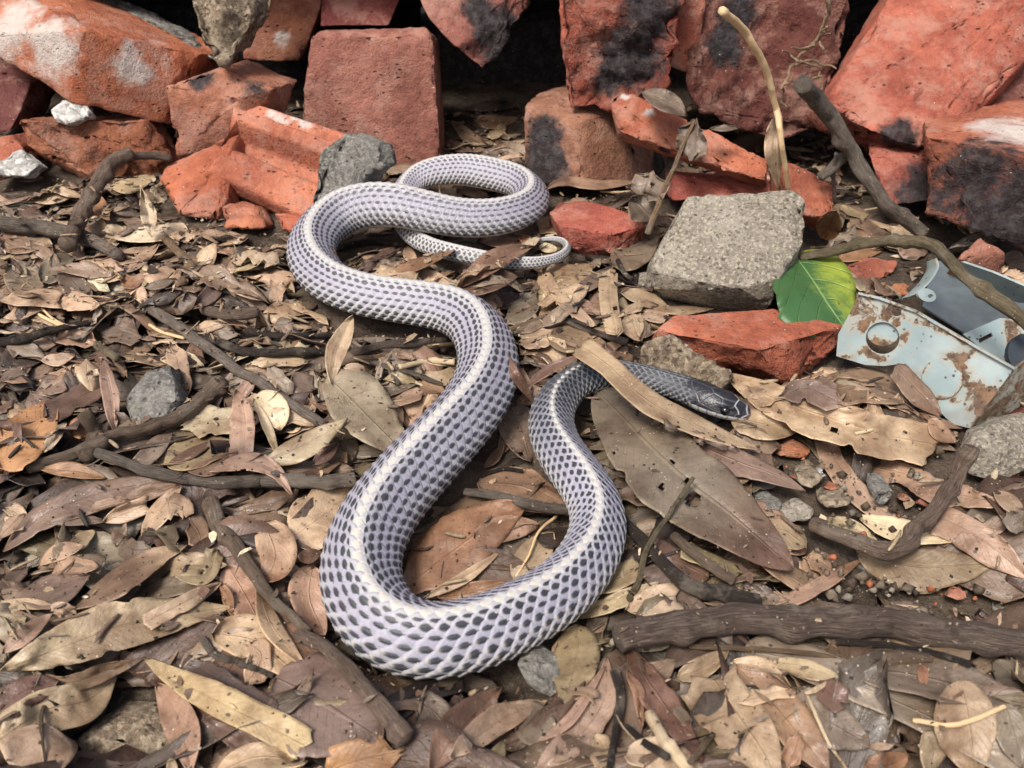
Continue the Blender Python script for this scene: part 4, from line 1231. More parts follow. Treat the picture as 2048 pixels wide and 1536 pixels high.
def width_profile(t, shape):
    if shape == 'lance':
        return np.sin(np.pi * np.clip(t, 0, 1) ** .92) ** .85
    if shape == 'ovate':
        return np.sin(np.pi * t ** .80) ** .62
    if shape == 'strip':
        return np.clip(np.minimum(t / .06, (1 - t) / .06), 0, 1) ** .5
    if shape == 'torn0':      # torn across at its start
        return np.where(t < .5, 1, np.sin(np.pi * t) ** .8)
    if shape == 'torn1':
        return np.where(t > .5, 1, np.sin(np.pi * t) ** .8)
    if shape == 'scrap':
        return np.clip(np.minimum(t / .18, (1 - t) / .18), .25, 1)
    if shape == 'drop':
        return np.sin(np.pi * t ** 1.35) ** .9
    return np.ones_like(t)

def settle(XY, zl, stiff, gap=.0006, soft=.9):
    """Heights for a leaf whose own shape is zl, laid on what is already there."""
    x, y = XY[..., 0], XY[..., 1]
    h = h_at(x, y)
    A = np.stack([x.ravel() - x.mean(), y.ravel() - y.mean(), np.ones(x.size)], 1)
    hp = h.ravel()
    c, *_ = np.linalg.lstsq(A, hp, rcond=None)
    sl = math.hypot(c[0], c[1])
    if sl > .55:
        c[:2] *= .55 / sl
    plane = (A @ c).reshape(x.shape)
    z0 = plane * stiff + h * (1 - stiff)
    lift = np.percentile((h + gap - z0 - zl), 88)
    z = z0 + zl + max(lift, 0) * soft
    return np.maximum(z, h + gap)

def leaf_geo(r, nv, nu, W, curl, wave, crease, arch, Lm):
    """Local height of a leaf surface: cross cup, rippled margins, folded midrib, arched length (metres)."""
    t = np.linspace(0, 1, nv)[:, None]
    u = np.linspace(-1, 1, nu)[None, :]
    ph = r.uniform(0, 6.3, 4)
    z = curl * W * (u ** 2) * (.6 + .4 * np.sin(t * 3 + ph[0]))
    z = z - crease * W * np.exp(-(u / .12) ** 2) * .5 * np.clip(np.sin(np.pi * t) * 1.4, 0, 1)
    z = z + wave * W * np.abs(u) ** 1.6 * (np.sin(t * r.uniform(9, 16) + ph[1] + 1.5 * np.sign(u)) + .6 * np.sin(t * r.uniform(20, 30) + ph[2] + u))
    z = z + arch * Lm * np.sin(np.pi * t) + .03 * W * np.sin(u * 3 + t * 5 + ph[3])
    return z

def two_sided(G, thick, keep=None):
    nv, nu = G.shape[:2]
    du = np.gradient(G, axis=1); dv = np.gradient(G, axis=0)
    n = np.cross(du, dv); n /= (np.linalg.norm(n, axis=-1, keepdims=True) + 1e-12)
    n = np.where(n[..., 2:3] < 0, -n, n)
    V = np.vstack([G.reshape(-1, 3), (G - n * thick).reshape(-1, 3)])
    Q = grid_quads(nv, nu)
    if keep is not None:
        Q = Q[keep.ravel()]
    N_ = nv * nu
    e = np.vstack([Q[:, [0, 1]], Q[:, [1, 2]], Q[:, [2, 3]], Q[:, [3, 0]]])
    key = np.sort(e, 1); key = key[:, 0] * 1000003 + key[:, 1]
    uq, inv, cnt = np.unique(key, return_inverse=True, return_counts=True)
    b = e[cnt[inv] == 1]
    side = np.stack([b[:, 1], b[:, 0], b[:, 0] + N_, b[:, 1] + N_], 1)
    return V, np.vstack([Q, Q[:, ::-1] + N_, side])

def leaf_px(cl, W, colr, label, shape='lance', seed=None, curl=.26, wave=.11, crease=.18, arch=0.05, z=None, zs=None, stiff=.75, ragged=.0, holes=(), tilt=0.0,
            stem=None, name='dry_leaf', cat='leaf', group=None, mat=None, twist=0.0, soft=.9, gap=.0006, colvar=None, settle_on=True, nv=None, tipcol=None):
    """A leaf traced from the photo: centre line cl and full width W in photo pixels, laid on the litter (or at explicit heights zs in mm)."""
    global _ls
    _ls += 1
    r = np.random.default_rng(1000 + (_ls if seed is None else seed))
    cl = np.array(cl, float)
    Lp = np.linalg.norm(np.diff(cl, axis=0), axis=1).sum()
    nu = 27 if holes else 11 if W > 22 else 7
    nv = nv or int(np.clip(Lp / 7, 12, 64))
    C = catmull(cl, nv)
    T = np.gradient(C, axis=0); T /= np.linalg.norm(T, axis=1, keepdims=True) + 1e-9
    Np = np.stack([-T[:, 1], T[:, 0]], 1)
    t = np.linspace(0, 1, nv)
    wp = width_profile(t, shape)
    wp[0] = max(wp[0], .02); wp[-1] = max(wp[-1], .02)
    so = r.uniform(0, 90)
    tilt = tilt + r.uniform(-.22, .22); twist = twist + r.uniform(-.18, .18); curl = curl * r.uniform(.4, 1.7); ragged = ragged + r.uniform(.02, .10)
    skew = r.uniform(.82, 1.18)
    def edge(k):
        n1 = fbm(np.stack([t * Lp * .018 + so + k * 31, t * 0, t * 0], 1), 3, 3)
        n2 = vnoise(np.stack([t * Lp * .10 + so + k * 57, t * 0, t * 0], 1), 9)
        bite = np.clip(vnoise(np.stack([t * Lp * .030 + so + k * 77, t * 0, t * 0], 1), 5) - .45, 0, 1)
        return 1 + .10 * n1 + ragged * (.35 * n1 + .14 * n2) - (ragged * 2.2 + .12) * bite
    eL, eR = edge(0) * skew, edge(1) * (2 - skew)
    u = np.linspace(-1, 1, nu)
    off = np.where(u[None, :] < 0, u[None, :] * eL[:, None], u[None, :] * eR[:, None]) * wp[:, None] * W / 2
    X = C[:, None, 0] + Np[:, None, 0] * off
    Y = C[:, None, 1] + Np[:, None, 1] * off
    if shape in ('scrap', 'strip', 'torn0', 'torn1') or ragged > .25:
        # jagged torn ends
        j0 = fbm(np.stack([u * 2.2 + so, u * 0, u * 0], 1), 3, 7) * W * .35
        j1 = fbm(np.stack([u * 2.2 + so + 9, u * 0, u * 0], 1), 3, 7) * W * .35
        a0 = 1 if shape in ('scrap', 'strip', 'torn0') else 0
        a1 = 1 if shape in ('scrap', 'strip', 'torn1') else 0
        f0 = np.clip(1 - t / .25, 0, 1)[:, None] * a0; f1 = np.clip(1 - (1 - t) / .25, 0, 1)[:, None] * a1
        X = X + T[:, None, 0] * (j0[None] * f0 + j1[None] * f1)
        Y = Y + T[:, None, 1] * (j0[None] * f0 + j1[None] * f1)
    ctr = at_z(*C[nv // 2], .006)
    ppm = F_PX / to_px(ctr)[1]
    Wm, Lm = W / ppm, Lp / ppm
    zl = leaf_geo(r, nv, nu, Wm / 2, curl, wave, crease, arch, Lm)
    zl = zl + tilt * Wm / 2 * u[None, :] + twist * Wm / 2 * u[None, :] * (t[:, None] - .5) * 2
    Z = np.full((nv, nu), .006)
    if zs is not None:
        zc = np.interp(t, np.linspace(0, 1, len(zs)), zs) * .001
        Z = zc[:, None] + zl
        for _ in range(2):
            P = at_z(X, Y, Z)
            if settle_on:
                Z = np.maximum(zc[:, None] + zl, h_at(P[..., 0], P[..., 1]) + gap)
    else:
        for _ in range(4):
            P = at_z(X, Y, Z)
            Zn = settle(P[..., :2], zl, stiff, gap, soft)
            Z = Z * .3 + Zn * .7
        # smooth the drape across the blade
        K = Z.copy()
        for _ in range(2):
            K[1:-1] = K[1:-1] * .5 + (K[:-2] + K[2:]) * .25
            K[:, 1:-1] = K[:, 1:-1] * .6 + (K[:, :-2] + K[:, 2:]) * .2
        Z = K
    G = at_z(X, Y, Z)
    if settle_on:
        splat_grid(G)
    keep = None
    if holes:
        cx = (C[:-1] + C[1:]) / 2
        Xc = (X[:-1, :-1] + X[1:, 1:]) / 2; Yc = (Y[:-1, :-1] + Y[1:, 1:]) / 2
        keep = np.ones(Xc.shape, bool)
        for (hx, hy, hr) in holes:
            keep &= np.hypot(Xc - hx, Yc - hy) > hr
    V, Q = two_sided(G, .00028, keep)
    me = new_mesh(name, V, Q, mat or M_LEAF)
    c = np.array(LC[colr]) * r.uniform(.9, 1.12) * (1 + r.normal(0, .03, 3))
    cc = np.tile(c, (nv * nu, 1)).reshape(nv, nu, 3)
    drift = r.uniform(-1, 1)
    cc = cc * (1 + .16 * drift * (t[:, None, None] - .5) * 2)
    if tipcol:
        f = np.clip((t - .55) / .35, 0, 1)[:, None, None]
        cc = cc * (1 - f) + np.array(LC[tipcol]) * f
    cc = cc.reshape(-1, 3)
    set_attr(me, 'col', np.clip(np.vstack([cc, cc * .92]), 0, 1), 'COLOR')
    uvv = np.stack([np.broadcast_to(u[None, :], (nv, nu)), np.broadcast_to(t[:, None] * max(.5, Lp / 260), (nv, nu))], -1).reshape(-1, 2)
    set_attr(me, 'luv', np.vstack([uvv, uvv]), 'VEC2')
    o = link(name, me, label=label, cat=cat, group=group)
    recentre(o, tuple(G[nv // 2, nu // 2]))
    return o
_ls = 0

def tube_geo(P, R, nseg=10, knots=(), r=None, rough=.08, flat=1.0):
    n = len(P)
    T = np.gradient(P, axis=0); T /= np.linalg.norm(T, axis=1, keepdims=True) + 1e-12
    A = np.cross(T, [0, 0, 1.0]); A /= np.linalg.norm(A, axis=1, keepdims=True) + 1e-12
    B = np.cross(A, T)
    th = np.linspace(0, 2 * math.pi, nseg, endpoint=False)
    s = np.concatenate([[0], np.cumsum(np.linalg.norm(np.diff(P, axis=0), axis=1))])
    so = r.uniform(0, 50)
    q = np.stack([np.broadcast_to(s[:, None] * 90 + so, (n, nseg)), np.broadcast_to(np.cos(th) * 1.2, (n, nseg)), np.broadcast_to(np.sin(th) * 1.2, (n, nseg))], -1)
    rr = R[:, None] * (1 + rough * fbm(q, 3, 2) * 2 + rough * .8 * fbm(q * [.25, 2.5, 2.5], 2, 6))
    for k in knots:
        rr = rr * (1 + .24 * np.exp(-((s[:, None] - k * s[-1]) / (R.mean() * .8)) ** 2) * (1 + .8 * np.cos(th - k * 40)))
    rr = rr[..., None]
    G = P[:, None] + A[:, None] * np.cos(th)[None, :, None] * rr + B[:, None] * np.sin(th)[None, :, None] * rr * flat
    V = np.vstack([G.reshape(-1, 3), P[0] - T[0] * R[0] * .25, P[-1] + T[-1] * R[-1] * .25])
    j = np.arange(nseg)
    tr = np.vstack([np.stack([np.full(nseg, n * nseg), (j + 1) % nseg, j], 1), np.stack([np.full(nseg, n * nseg + 1), (n - 1) * nseg + j, (n - 1) * nseg + (j + 1) % nseg], 1)])
    uv = np.stack([np.broadcast_to(s[:, None] * 6, (n, nseg)), np.broadcast_to(np.abs(th / math.pi - 1)[None] * .8, (n, nseg))], -1).reshape(-1, 2)
    uv = np.vstack([uv, uv[-1:], uv[-1:]])
    return V, grid_quads(n, nseg, wrap=True), tr, uv, G

def mat_straw():
    s = N('dry_straw')
    col = s.attr('col', 'Color')
    n = s.noise(1.0, 5, .65, vec=s.scaled(s.attr('luv', 'Vector'), (8, 40, 1)))
    c = s.mix(s.ramp(n, .3, .7), s.mix(1.0, col, (.72, .66, .58), 'MULTIPLY'), col)
    c = s.mix(s.math('MULTIPLY', s.ramp(s.noise(50, 4), .55, .65), .5), c, s.mix(1.0, c, (.55, .42, .30), 'MULTIPLY'))
    return s.done(c, .6, s.bump(n, .6, .001), .3)
M_STRAW = mat_straw()
SC = {'brown': (.19, .142, .105), 'grey': (.20, .168, .140), 'dark': (.055, .042, .034), 'pinkbrown': (.19, .14, .11), 'straw': (.72, .52, .30), 'pale': (.62, .50, .33), 'olive': (.20, .165, .105), 'purple': (.150, .115, .095), 'tan': (.30, .21, .13)}

def stick(cl, W, colr, label, zs=None, name='twig', cat='twig', taper=(1, 1), knots=(), parent=None, rough=.10, group=None, stiff=.8, seed=None, sink=.25):
    global _ls
    _ls += 1
    r = np.random.default_rng(3000 + (_ls if seed is None else seed))
    cl = np.array(cl, float)
    Lp = np.linalg.norm(np.diff(cl, axis=0), axis=1).sum()
    n = int(np.clip(Lp / 4, 12, 200))
    C = catmull(cl, n)
    wob = np.stack([fbm(np.stack([np.linspace(0, Lp * .02, n) + k * 40 + _ls, np.zeros(n), np.zeros(n)], 1), 2, 4) for k in (0, 1)], 1)
    wb2 = np.stack([fbm(np.stack([np.linspace(0, Lp / max(W, 8) * .55, n) + k * 40 + _ls, np.zeros(n), np.zeros(n)], 1), 2, 14) for k in (0, 1)], 1)
    C = C + wob * min(W * .18, 5) + wb2 * W * .16
    t = np.linspace(0, 1, n)
    Wd = W * (taper[0] + (taper[1] - taper[0]) * t)
    z = np.full(n, .008)
    for _ in range(4):
        P = at_z(C[:, 0], C[:, 1], z)
        R = Wd / 2 / F_PX * to_px(P)[1]
        if zs is not None:
            z = np.interp(t, np.linspace(0, 1, len(zs)), zs) * .001
            if parent is None:
                z = np.maximum(z, h_at(P[:, 0], P[:, 1]) + R * (1 - sink))
        else:
            h = np.maximum.reduce([h_at(P[:, 0] + dx * R, P[:, 1] + dy * R) for dx, dy in ((0, 0), (.7, 0), (-.7, 0))])
            A = np.stack([t - .5, (t - .5) ** 2, np.ones(n)], 1)
            c, *_ = np.linalg.lstsq(A, h, rcond=None)
            fit = A @ c
            z = fit * stiff + h * (1 - stiff) + max(0, np.percentile(h - fit, 80)) * .7 + R * (1 - sink)
            kz = np.hanning(9); kz /= kz.sum()
            z = np.convolve(np.pad(z, 4, mode='edge'), kz, 'valid')
    P = at_z(C[:, 0], C[:, 1], z)
    V, Q, tr, uv, G = tube_geo(P, R, 20 if W > 24 else 12 if W > 12 else 8, knots, r, rough * 1.25)
    me = new_mesh(name, V, Q, M_STRAW if colr in ('straw', 'pale') else M_BARK, tris=tr)
    c = np.array(SC[colr]) * r.uniform(.92, 1.1)
    set_attr(me, 'col', np.tile(c, (len(V), 1)), 'COLOR'); set_attr(me, 'luv', uv, 'VEC2')
    if parent is not None:
        o = link(name, me)
        o.parent = parent
        o.location = -Vector(parent.location)
    else:
        o = link(name, me, label=label, cat=cat, group=group)
        recentre(o, tuple(P[n // 2]))
    if W < 60 or len(cl) > 4:
        ii, jj = cell(G[..., 0].ravel(), G[..., 1].ravel()); STK[ii, jj] = 1
    for g in (G,):
        splat(np.concatenate([g[k:-1] * (1 - f) + g[k + 1:] * f for k in (0,) for f in (0, .25, .5, .75)]).reshape(-1, 3))
    return o

# ---- loose litter laid down first: many small dry leaves and bits, one mass
def rand_leaf(r, x, y, L, W, ang, colr, shape, nv, nu, ragged, curl, wave, arch, stiff=.7):
    t = np.linspace(0, 1, nv); u = np.linspace(-1, 1, nu)
    wp = width_profile(t, shape); wp[0] = max(wp[0], .05); wp[-1] = max(wp[-1], .05)
    so = r.uniform(0, 99)
    e = 1 + ragged * np.stack([r.normal(0, .35, nv), r.normal(0, .35, nv)], 1)
    if shape in ('scrap', 'torn0', 'strip'):
        kx = np.sort(np.concatenate([[0, 1], r.uniform(.1, .9, 3)]))
        pw = np.stack([np.interp(t, kx, r.uniform(.25, 1.25, 5)) for _ in (0, 1)], 1)
        e = e * pw
        if shape == 'scrap': wp = np.clip(np.minimum(t / .08, (1 - t) / .08), .15, 1)
    off = np.where(u[None] < 0, u[None] * e[:, :1], u[None] * e[:, 1:]) * wp[:, None] * W / 2
    along = (t - .5)[:, None] * L + off * 0
    if shape in ('scrap', 'strip', 'torn0'):
        along = along + (r.normal(0, .22, (1, nu)) + r.normal(0, .25) * u[None]) * W * (t[:, None] - .5) * 2
    bend = r.normal(0, .12)
    off = off + bend * L * ((t[:, None] - .5) ** 2) * 2
    ca, sa = math.cos(ang), math.sin(ang)
    X = x + along * ca - off * sa; Y = y + along * sa + off * ca
    zl = leaf_geo(r, nv, nu, W / 2, curl, wave, .12, arch, L) + r.normal(0, .22) * off + r.normal(0, .09) * along
    Z = settle(np.stack([X, Y], -1), zl, stiff, .0005, .85)
    return np.stack([X, Y, Z], -1)

def outline_free(r):
    pass

SOIL_POLY = [[(1500, 985), (1560, 930), (1700, 900), (1900, 930), (1900, 1000), (1830, 1080), (1640, 1130), (1540, 1080)],
             [(1560, 1150), (1700, 1110), (1880, 1180), (2060, 1190), (2060, 1290), (1700, 1230), (1560, 1215)],
             [(150, 1440), (230, 1385), (330, 1390), (345, 1500), (330, 1560), (150, 1560)]]
SOIL = np.zeros_like(H, bool)
for poly in SOIL_POLY:
    q = [at_z(x, y, 0.0)[:2] for x, y in poly]
    ins = np.zeros_like(H, bool)
    for (x1, y1), (x2, y2) in zip(q, q[1:] + q[:1]):
        ins ^= ((y1 > GY) != (y2 > GY)) & (GX < (x2 - x1) * (GY - y1) / (y2 - y1 + 1e-12) + x1)
    SOIL |= ins

def free(x, y):
    i, j = cell(np.array([x]), np.array([y]))
    return OBST[i[0], j[0]] == 0

class Mass:
    def __init__(self): self.V, self.Q, self.T, self.c, self.uv, self.n = [], [], [], [], [], 0
    def add(self, V, Q, c, uv, tris=None):
        self.V.append(V); self.c.append(np.tile(c, (len(V), 1)) if np.ndim(c) == 1 else c); self.uv.append(uv)
        if Q is not None: self.Q.append(Q + self.n)
        if tris is not None: self.T.append(tris + self.n)
        self.n += len(V)
    def build(self, name, mat, label, kind='stuff', cat=None):
        me = new_mesh(name, np.vstack(self.V), np.vstack(self.Q) if self.Q else None, mat, tris=np.vstack(self.T) if self.T else None)
        set_attr(me, 'col', np.clip(np.vstack(self.c), 0, 1), 'COLOR'); set_attr(me, 'luv', np.vstack(self.uv), 'VEC2')
        return link(name, me, label=label, kind=kind, cat=cat)

STK = np.zeros_like(H)
r0 = np.random.default_rng(21)
mass = Mass()
KEYS = ['tan', 'pink', 'brown', 'mauve', 'redbrown', 'grey', 'dark', 'pale', 'red', 'olive', 'greybrown', 'yellow']
WTS = np.array([.17, .13, .16, .09, .07, .10, .07, .05, .04, .05, .06, .01]); WTS /= WTS.sum()

def scatter(n, ylo, yhi, Lr, ar, size_by_depth=False, keys=KEYS, wts=WTS, target=None, dark=1.0, xr=1.0):
    k = 0
    for _ in range(n * 4):
        if k >= n: break
        Y = r0.uniform(ylo, yhi)
        hx = (Y * 1.28 + .10) * .70 * xr
        X = r0.uniform(-hx, hx)
        if not free(X, Y): continue
        i, j = cell(np.array([X]), np.array([Y]))
        if SOIL[i[0], j[0]]: continue
        L = r0.uniform(*Lr) * (1.0 if not size_by_depth else np.interp(Y, [.15, .35, .65], [1.1, 1.0, .75]))
        W = L * r0.uniform(*ar)
        sh = r0.choice(['scrap', 'scrap', 'scrap', 'lance', 'lance', 'torn0', 'torn0', 'drop', 'strip'])
        ang = r0.uniform(0, math.pi) if r0.random() < .45 else r0.normal(.15, .5)
        big = L > .03
        G = rand_leaf(r0, X, Y, L, W, ang, None, sh, 12 if big else 6, 7 if big else 4, .42 if sh == 'scrap' else .14, r0.uniform(-.25, .55), r0.uniform(.03, .16), r0.uniform(0, .09))
        g2 = G.reshape(-1, 3)
        ii, jj = cell(g2[:, 0], g2[:, 1])
        sn = SNK[ii, jj]
        if (sn > 0).mean() > .3 or ((sn > .012) & (g2[:, 2] > .010)).mean() > .06: continue
        if target is not None and STK[ii, jj].mean() > .10: continue
        if (OBST[ii, jj] >= 1).mean() > .10 or SOIL[ii, jj].mean() > .35: continue
        G[..., 2] = np.minimum(G[..., 2], h_at(G[..., 0], G[..., 1]) + .020)
        splat_grid(G)
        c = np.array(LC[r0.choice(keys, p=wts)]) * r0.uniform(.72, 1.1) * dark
        nv, nu = G.shape[:2]
        uv = np.stack([np.broadcast_to(np.linspace(-1, 1, nu)[None], (nv, nu)), np.broadcast_to(np.linspace(0, L * 12, nv)[:, None], (nv, nu))], -1).reshape(-1, 2)
        if target is None:
            V, Q = two_sided(G, .00025)
            mass.add(V, Q, c, np.vstack([uv, uv]))
        else:
            target(G, c, uv, L, W, sh)
        k += 1
scatter(1700, .13, .80, (.010, .030), (.35, .8), True, dark=.30)  # lower layers tinted dark, painting shade into the gaps between leaves
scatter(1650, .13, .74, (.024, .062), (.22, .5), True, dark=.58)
scatter(1500, .34, .74, (.009, .030), (.3, .8), False, dark=1.2, xr=1.0)
mass.build('leaf_litter', M_LEAF, 'bed of small broken dry leaves covering the soil', cat='leaf litter')

CR = {'A': (0, 0, 2.926), 'B': (600, 0, 2.926), 'C': (1200, 0, 2.415), 'D': (0, 450, 2.926), 'E': (550, 450, 2.926), 'F': (1200, 450, 2.415),
      'G': (0, 950, 2.621), 'H': (600, 950, 2.621), 'I': (1250, 950, 2.566), 'J': (1020, 680, 3.938), 'K': (1500, 820, 3.737), 'M': (880, 160, 4.452), 'P': (1640, 420, 3.338), 'X': (0, 0, 1.0)}

def LF(crop, pts, W, colr, label, *a, **k):
    ox, oy, s = CR[crop]
    if 'holes' in k:
        k['holes'] = [(ox + x / s, oy + y / s, q / s) for x, y, q in k['holes']]
    return leaf_px([(ox + x / s, oy + y / s) for x, y in pts], W / s, colr, label, *a, **k)

def ST(crop, pts, W, colr, label, **k):
    ox, oy, s = CR[crop]
    return stick([(ox + x / s, oy + y / s) for x, y in pts], W / s, colr, label, **k)

# ---------------- lower layer, back to front
LF('B', [(880, 700), (1000, 800), (1110, 850)], 70, 'brown', 'curled brown leaf in the shade between the upright brick and the brown brick', 'lance', curl=.3)
LF('B', [(840, 820), (930, 860), (1010, 880)], 60, 'redbrown', 'dark red leaf beside the foot of the square upright brick', 'lance')
LF('B', [(1010, 690), (1130, 720), (1280, 690)], 80, 'brown', 'broad brown leaf at the mouth of the dark gap in the pile', 'ovate', ragged=.2)
LF('B', [(1090, 800), (1160, 780), (1200, 720)], 50, 'tan', 'small torn tan leaf in front of the dark gap', 'scrap', ragged=.3)
LF('B', [(1060, 900), (1180, 920), (1310, 960)], 90, 'greybrown', 'shaded grey leaf behind the back coil of the snake', 'ovate')
LF('B', [(950, 640), (1120, 615), (1290, 620)], 60, 'dark', 'nearly black leaf deep in the gap of the pile', 'lance')
LF('B', [(500, 1000), (560, 980), (600, 960)], 80, 'olive', 'dull leaf tucked beside the angular grey stone', 'ovate')
LF('B', [(750, 1110), (860, 1125), (960, 1165)], 90, 'tan', 'tan leaf inside the back coil of the snake', 'ovate', curl=.25)
LF('B', [(900, 1090), (1000, 1120), (1110, 1150)], 60, 'brown', 'darker leaf beside the tan one inside the back coil', 'lance')
LF('C', [(20, 1010), (110, 960), (190, 930)], 60, 'mauve', 'brown leaf over the back edge of the flat orange flake', 'lance')
LF('C', [(60, 1280), (170, 1200), (280, 1090)], 170, 'greybrown', 'large shaded tan leaf along the left side of the cement block', 'ovate', curl=.2)
LF('X', [(1060, 640), (1130, 580), (1200, 560)], 60, 'olive', 'olive brown leaf behind the neck, left of the rolled tan leaf', 'ovate')
LF('A', [(170, 1170), (330, 1150), (460, 1130)], 70, 'tan', 'tan leaf in front of the hollow brick piece', 'lance')
LF('A', [(540, 1120), (590, 1210), (640, 1290)], 90, 'rust', 'orange-tan leaf right of the thick upright twig', 'lance')
LF('A', [(640, 1090), (760, 1080), (920, 1020)], 90, 'tan', 'tan leaf pointing at the thin brick shard', 'lance', curl=.2)
LF('A', [(600, 1350), (820, 1370), (1110, 1340)], 90, 'pale', 'pale yellow blotched leaf lying flat below the grooved brick', 'strip', ragged=.15)
LF('A', [(220, 1290), (330, 1330), (470, 1330)], 80, 'pale', 'pale torn leaf left of the thick upright twig', 'scrap', ragged=.3)
LF('A', [(60, 1010), (140, 1040), (260, 1040)], 50, 'yellow', 'yellowish curled leaf beside the left plaster lump', 'lance', curl=.4)
LF('A', [(820, 1080), (860, 1240), (890, 1390)], 95, 'pale', 'pale yellow spotted leaf standing up below the brick shard', 'drop', curl=.3, zs=[34, 20, 8])
LF('A', [(0, 1380), (110, 1400), (190, 1450)], 90, 'rust', 'orange-brown leaf at the left edge below the branch', 'lance')
LF('D', [(0, 130), (130, 125), (300, 110)], 90, 'pink', 'pinkish bark-like strip at the left edge', 'strip', ragged=.2)
LF('D', [(40, 240), (130, 320), (250, 400)], 200, 'grey', 'crumpled grey leaf at the left below the pinkish strip', 'ovate', ragged=.2, curl=.2)
LF('D', [(240, 330), (320, 240), (430, 190)], 150, 'greybrown', 'dark brown leaf under the cut end of the thick upright twig', 'ovate')
LF('D', [(470, 210), (560, 260), (720, 310)], 110, 'tan', 'long tan leaf right of the cut twig end', 'lance', curl=.3)
LF('D', [(490, 250), (560, 330), (640, 390)], 90, 'pale', 'pale yellow leaf right of the mauve leaf', 'lance')
LF('D', [(300, 480), (380, 440), (590, 470)], 130, 'tan', 'smooth tan leaf with a dark tip, beneath the mauve leaf', 'lance', curl=.1)
LF('D', [(0, 440), (170, 435), (345, 440)], 115, 'tan', 'light tan leaf with a torn end at the left edge', 'torn1')
LF('D', [(365, 230), (430, 340), (540, 430)], 150, 'mauve', 'mauve-brown leaf in the upper left litter, dusted with soil', 'ovate', curl=.2)
LF('D', [(740, 275), (830, 200), (930, 110)], 75, 'pink', 'pinkish leaf pointing up and right below the pale leaves', 'lance')
LF('D', [(690, 320), (790, 330), (900, 290)], 90, 'rust', 'small orange-brown leaf above the grey stick top', 'scrap', ragged=.2)
LF('D', [(1060, 160), (1110, 230), (1170, 290)], 50, 'pale', 'pale sliver of leaf left of the snake bend', 'lance')
LF('D', [(1130, 480), (1220, 410), (1340, 290)], 95, 'redbrown', 'brown-red leaf left of the big snake bend', 'lance', curl=.15)
LF('D', [(1320, 330), (1420, 380), (1560, 440)], 90, 'tan', 'smooth tan leaf touching the left of the snake', 'lance', curl=.2)
LF('D', [(840, 360), (930, 345), (1030, 310)], 60, 'greybrown', 'grey leaf sliver above the straight grey stick', 'lance')
LF('D', [(600, 640), (700, 630), (820, 660)], 100, 'mauve', 'ragged mauve leaf left of the straight grey stick', 'scrap', ragged=.35)
LF('D', [(330, 670), (440, 640), (560, 690)], 110, 'pink', 'pink-brown torn leaf below the thin black twig', 'scrap', ragged=.3)
LF('D', [(240, 790), (330, 790), (440, 760)], 80, 'tan', 'tan leaf scraps left of the short cut twig', 'lance', ragged=.2)
LF('D', [(0, 880), (90, 870), (185, 830)], 80, 'mauve', 'mauve leaf at the left edge beside a rounded dull scrap', 'torn0')
LF('D', [(230, 960), (310, 940), (390, 960)], 125, 'mauve', 'rounded mauve scrap above the orange leaf', 'ovate', curl=.2)
LF('D', [(0, 1420), (160, 1260), (320, 1040)], 300, 'orange', 'large mottled orange leaf at the left edge', 'ovate', ragged=.12, curl=.1)
LF('D', [(400, 1200), (480, 1180), (560, 1190)], 130, 'orange', 'orange leaf patch under the gnarled brown stick', 'ovate')
LF('D', [(265, 1120), (440, 1020), (615, 920)], 130, 'redbrown', 'red-brown frayed leaf beside the narrow upright leaf', 'strip', ragged=.25)
LF('D', [(1010, 690), (1045, 850), (1075, 1010)], 120, 'pink', 'pinkish torn strip overlapping the speckled grey stone', 'scrap', ragged=.3)
LF('D', [(960, 1390), (1180, 1330), (1390, 1290)], 190, 'olive', 'olive-tan leaf below the gnarled stick', 'ovate')
LF('D', [(820, 1400), (920, 1290), (1010, 1220)], 110, 'grey', 'grey-tan leaf left of the olive leaf', 'torn0')
LF('D', [(990, 1390), (1120, 1330), (1260, 1260)], 60, 'redbrown', 'narrow red-brown leaf across the olive leaf', 'lance')
LF('D', [(1100, 1440), (1240, 1410), (1380, 1330)], 100, 'red', 'reddish leaf with a white speck below the olive leaf', 'lance')
LF('D', [(1440, 830), (1560, 830), (1680, 850)], 90, 'brown', 'layered brown leaf flakes right of the grey stick', 'scrap', ragged=.3)
LF('D', [(1460, 810), (1640, 790), (1800, 800)], 60, 'tan', 'tan ragged leaf edge left of the large curled leaf', 'scrap', ragged=.35)
LF('D', [(1680, 930), (1760, 930), (1840, 960)], 120, 'mauve', 'dull brown flat leaf left of the large grey-tan leaf', 'scrap', ragged=.2)
LF('E', [(480, 340), (560, 300), (640, 240)], 90, 'pink', 'pink-brown leaf inside the left bend of the snake', 'scrap', ragged=.2)
LF('E', [(360, 240), (420, 250), (500, 270)], 70, 'tan', 'pale leaf against the inner flank of the left bend', 'lance')
LF('E', [(500, 180), (580, 190), (700, 130)], 70, 'pink', 'pinkish leaf under the tail crossing', 'lance')
LF('E', [(770, 120), (790, 170), (830, 220)], 70, 'tan', 'small upright tan leaf before the tail', 'lance', curl=.3)
LF('E', [(750, 280), (900, 300), (1060, 350)], 90, 'tan', 'tan leaf along the back of the snake below the tail', 'lance', curl=.2)
LF('M', [(330, 1420), (520, 1440), (720, 1420)], 110, 'brown', 'brown leaf between the thick body and the tail', 'lance')
LF('M', [(860, 1310), (1000, 1300), (1180, 1380)], 150, 'tan', 'tan leaf with a curled edge above the tail loop', 'torn0', curl=.25)
LF('M', [(700, 1380), (760, 1430), (860, 1500)], 110, 'rust', 'brown pointed leaf beside the tail loop', 'lance')
LF('M', [(880, 1480), (960, 1500), (1050, 1510)], 90, 'pale', 'pale leaf inside the tail loop', 'ovate')
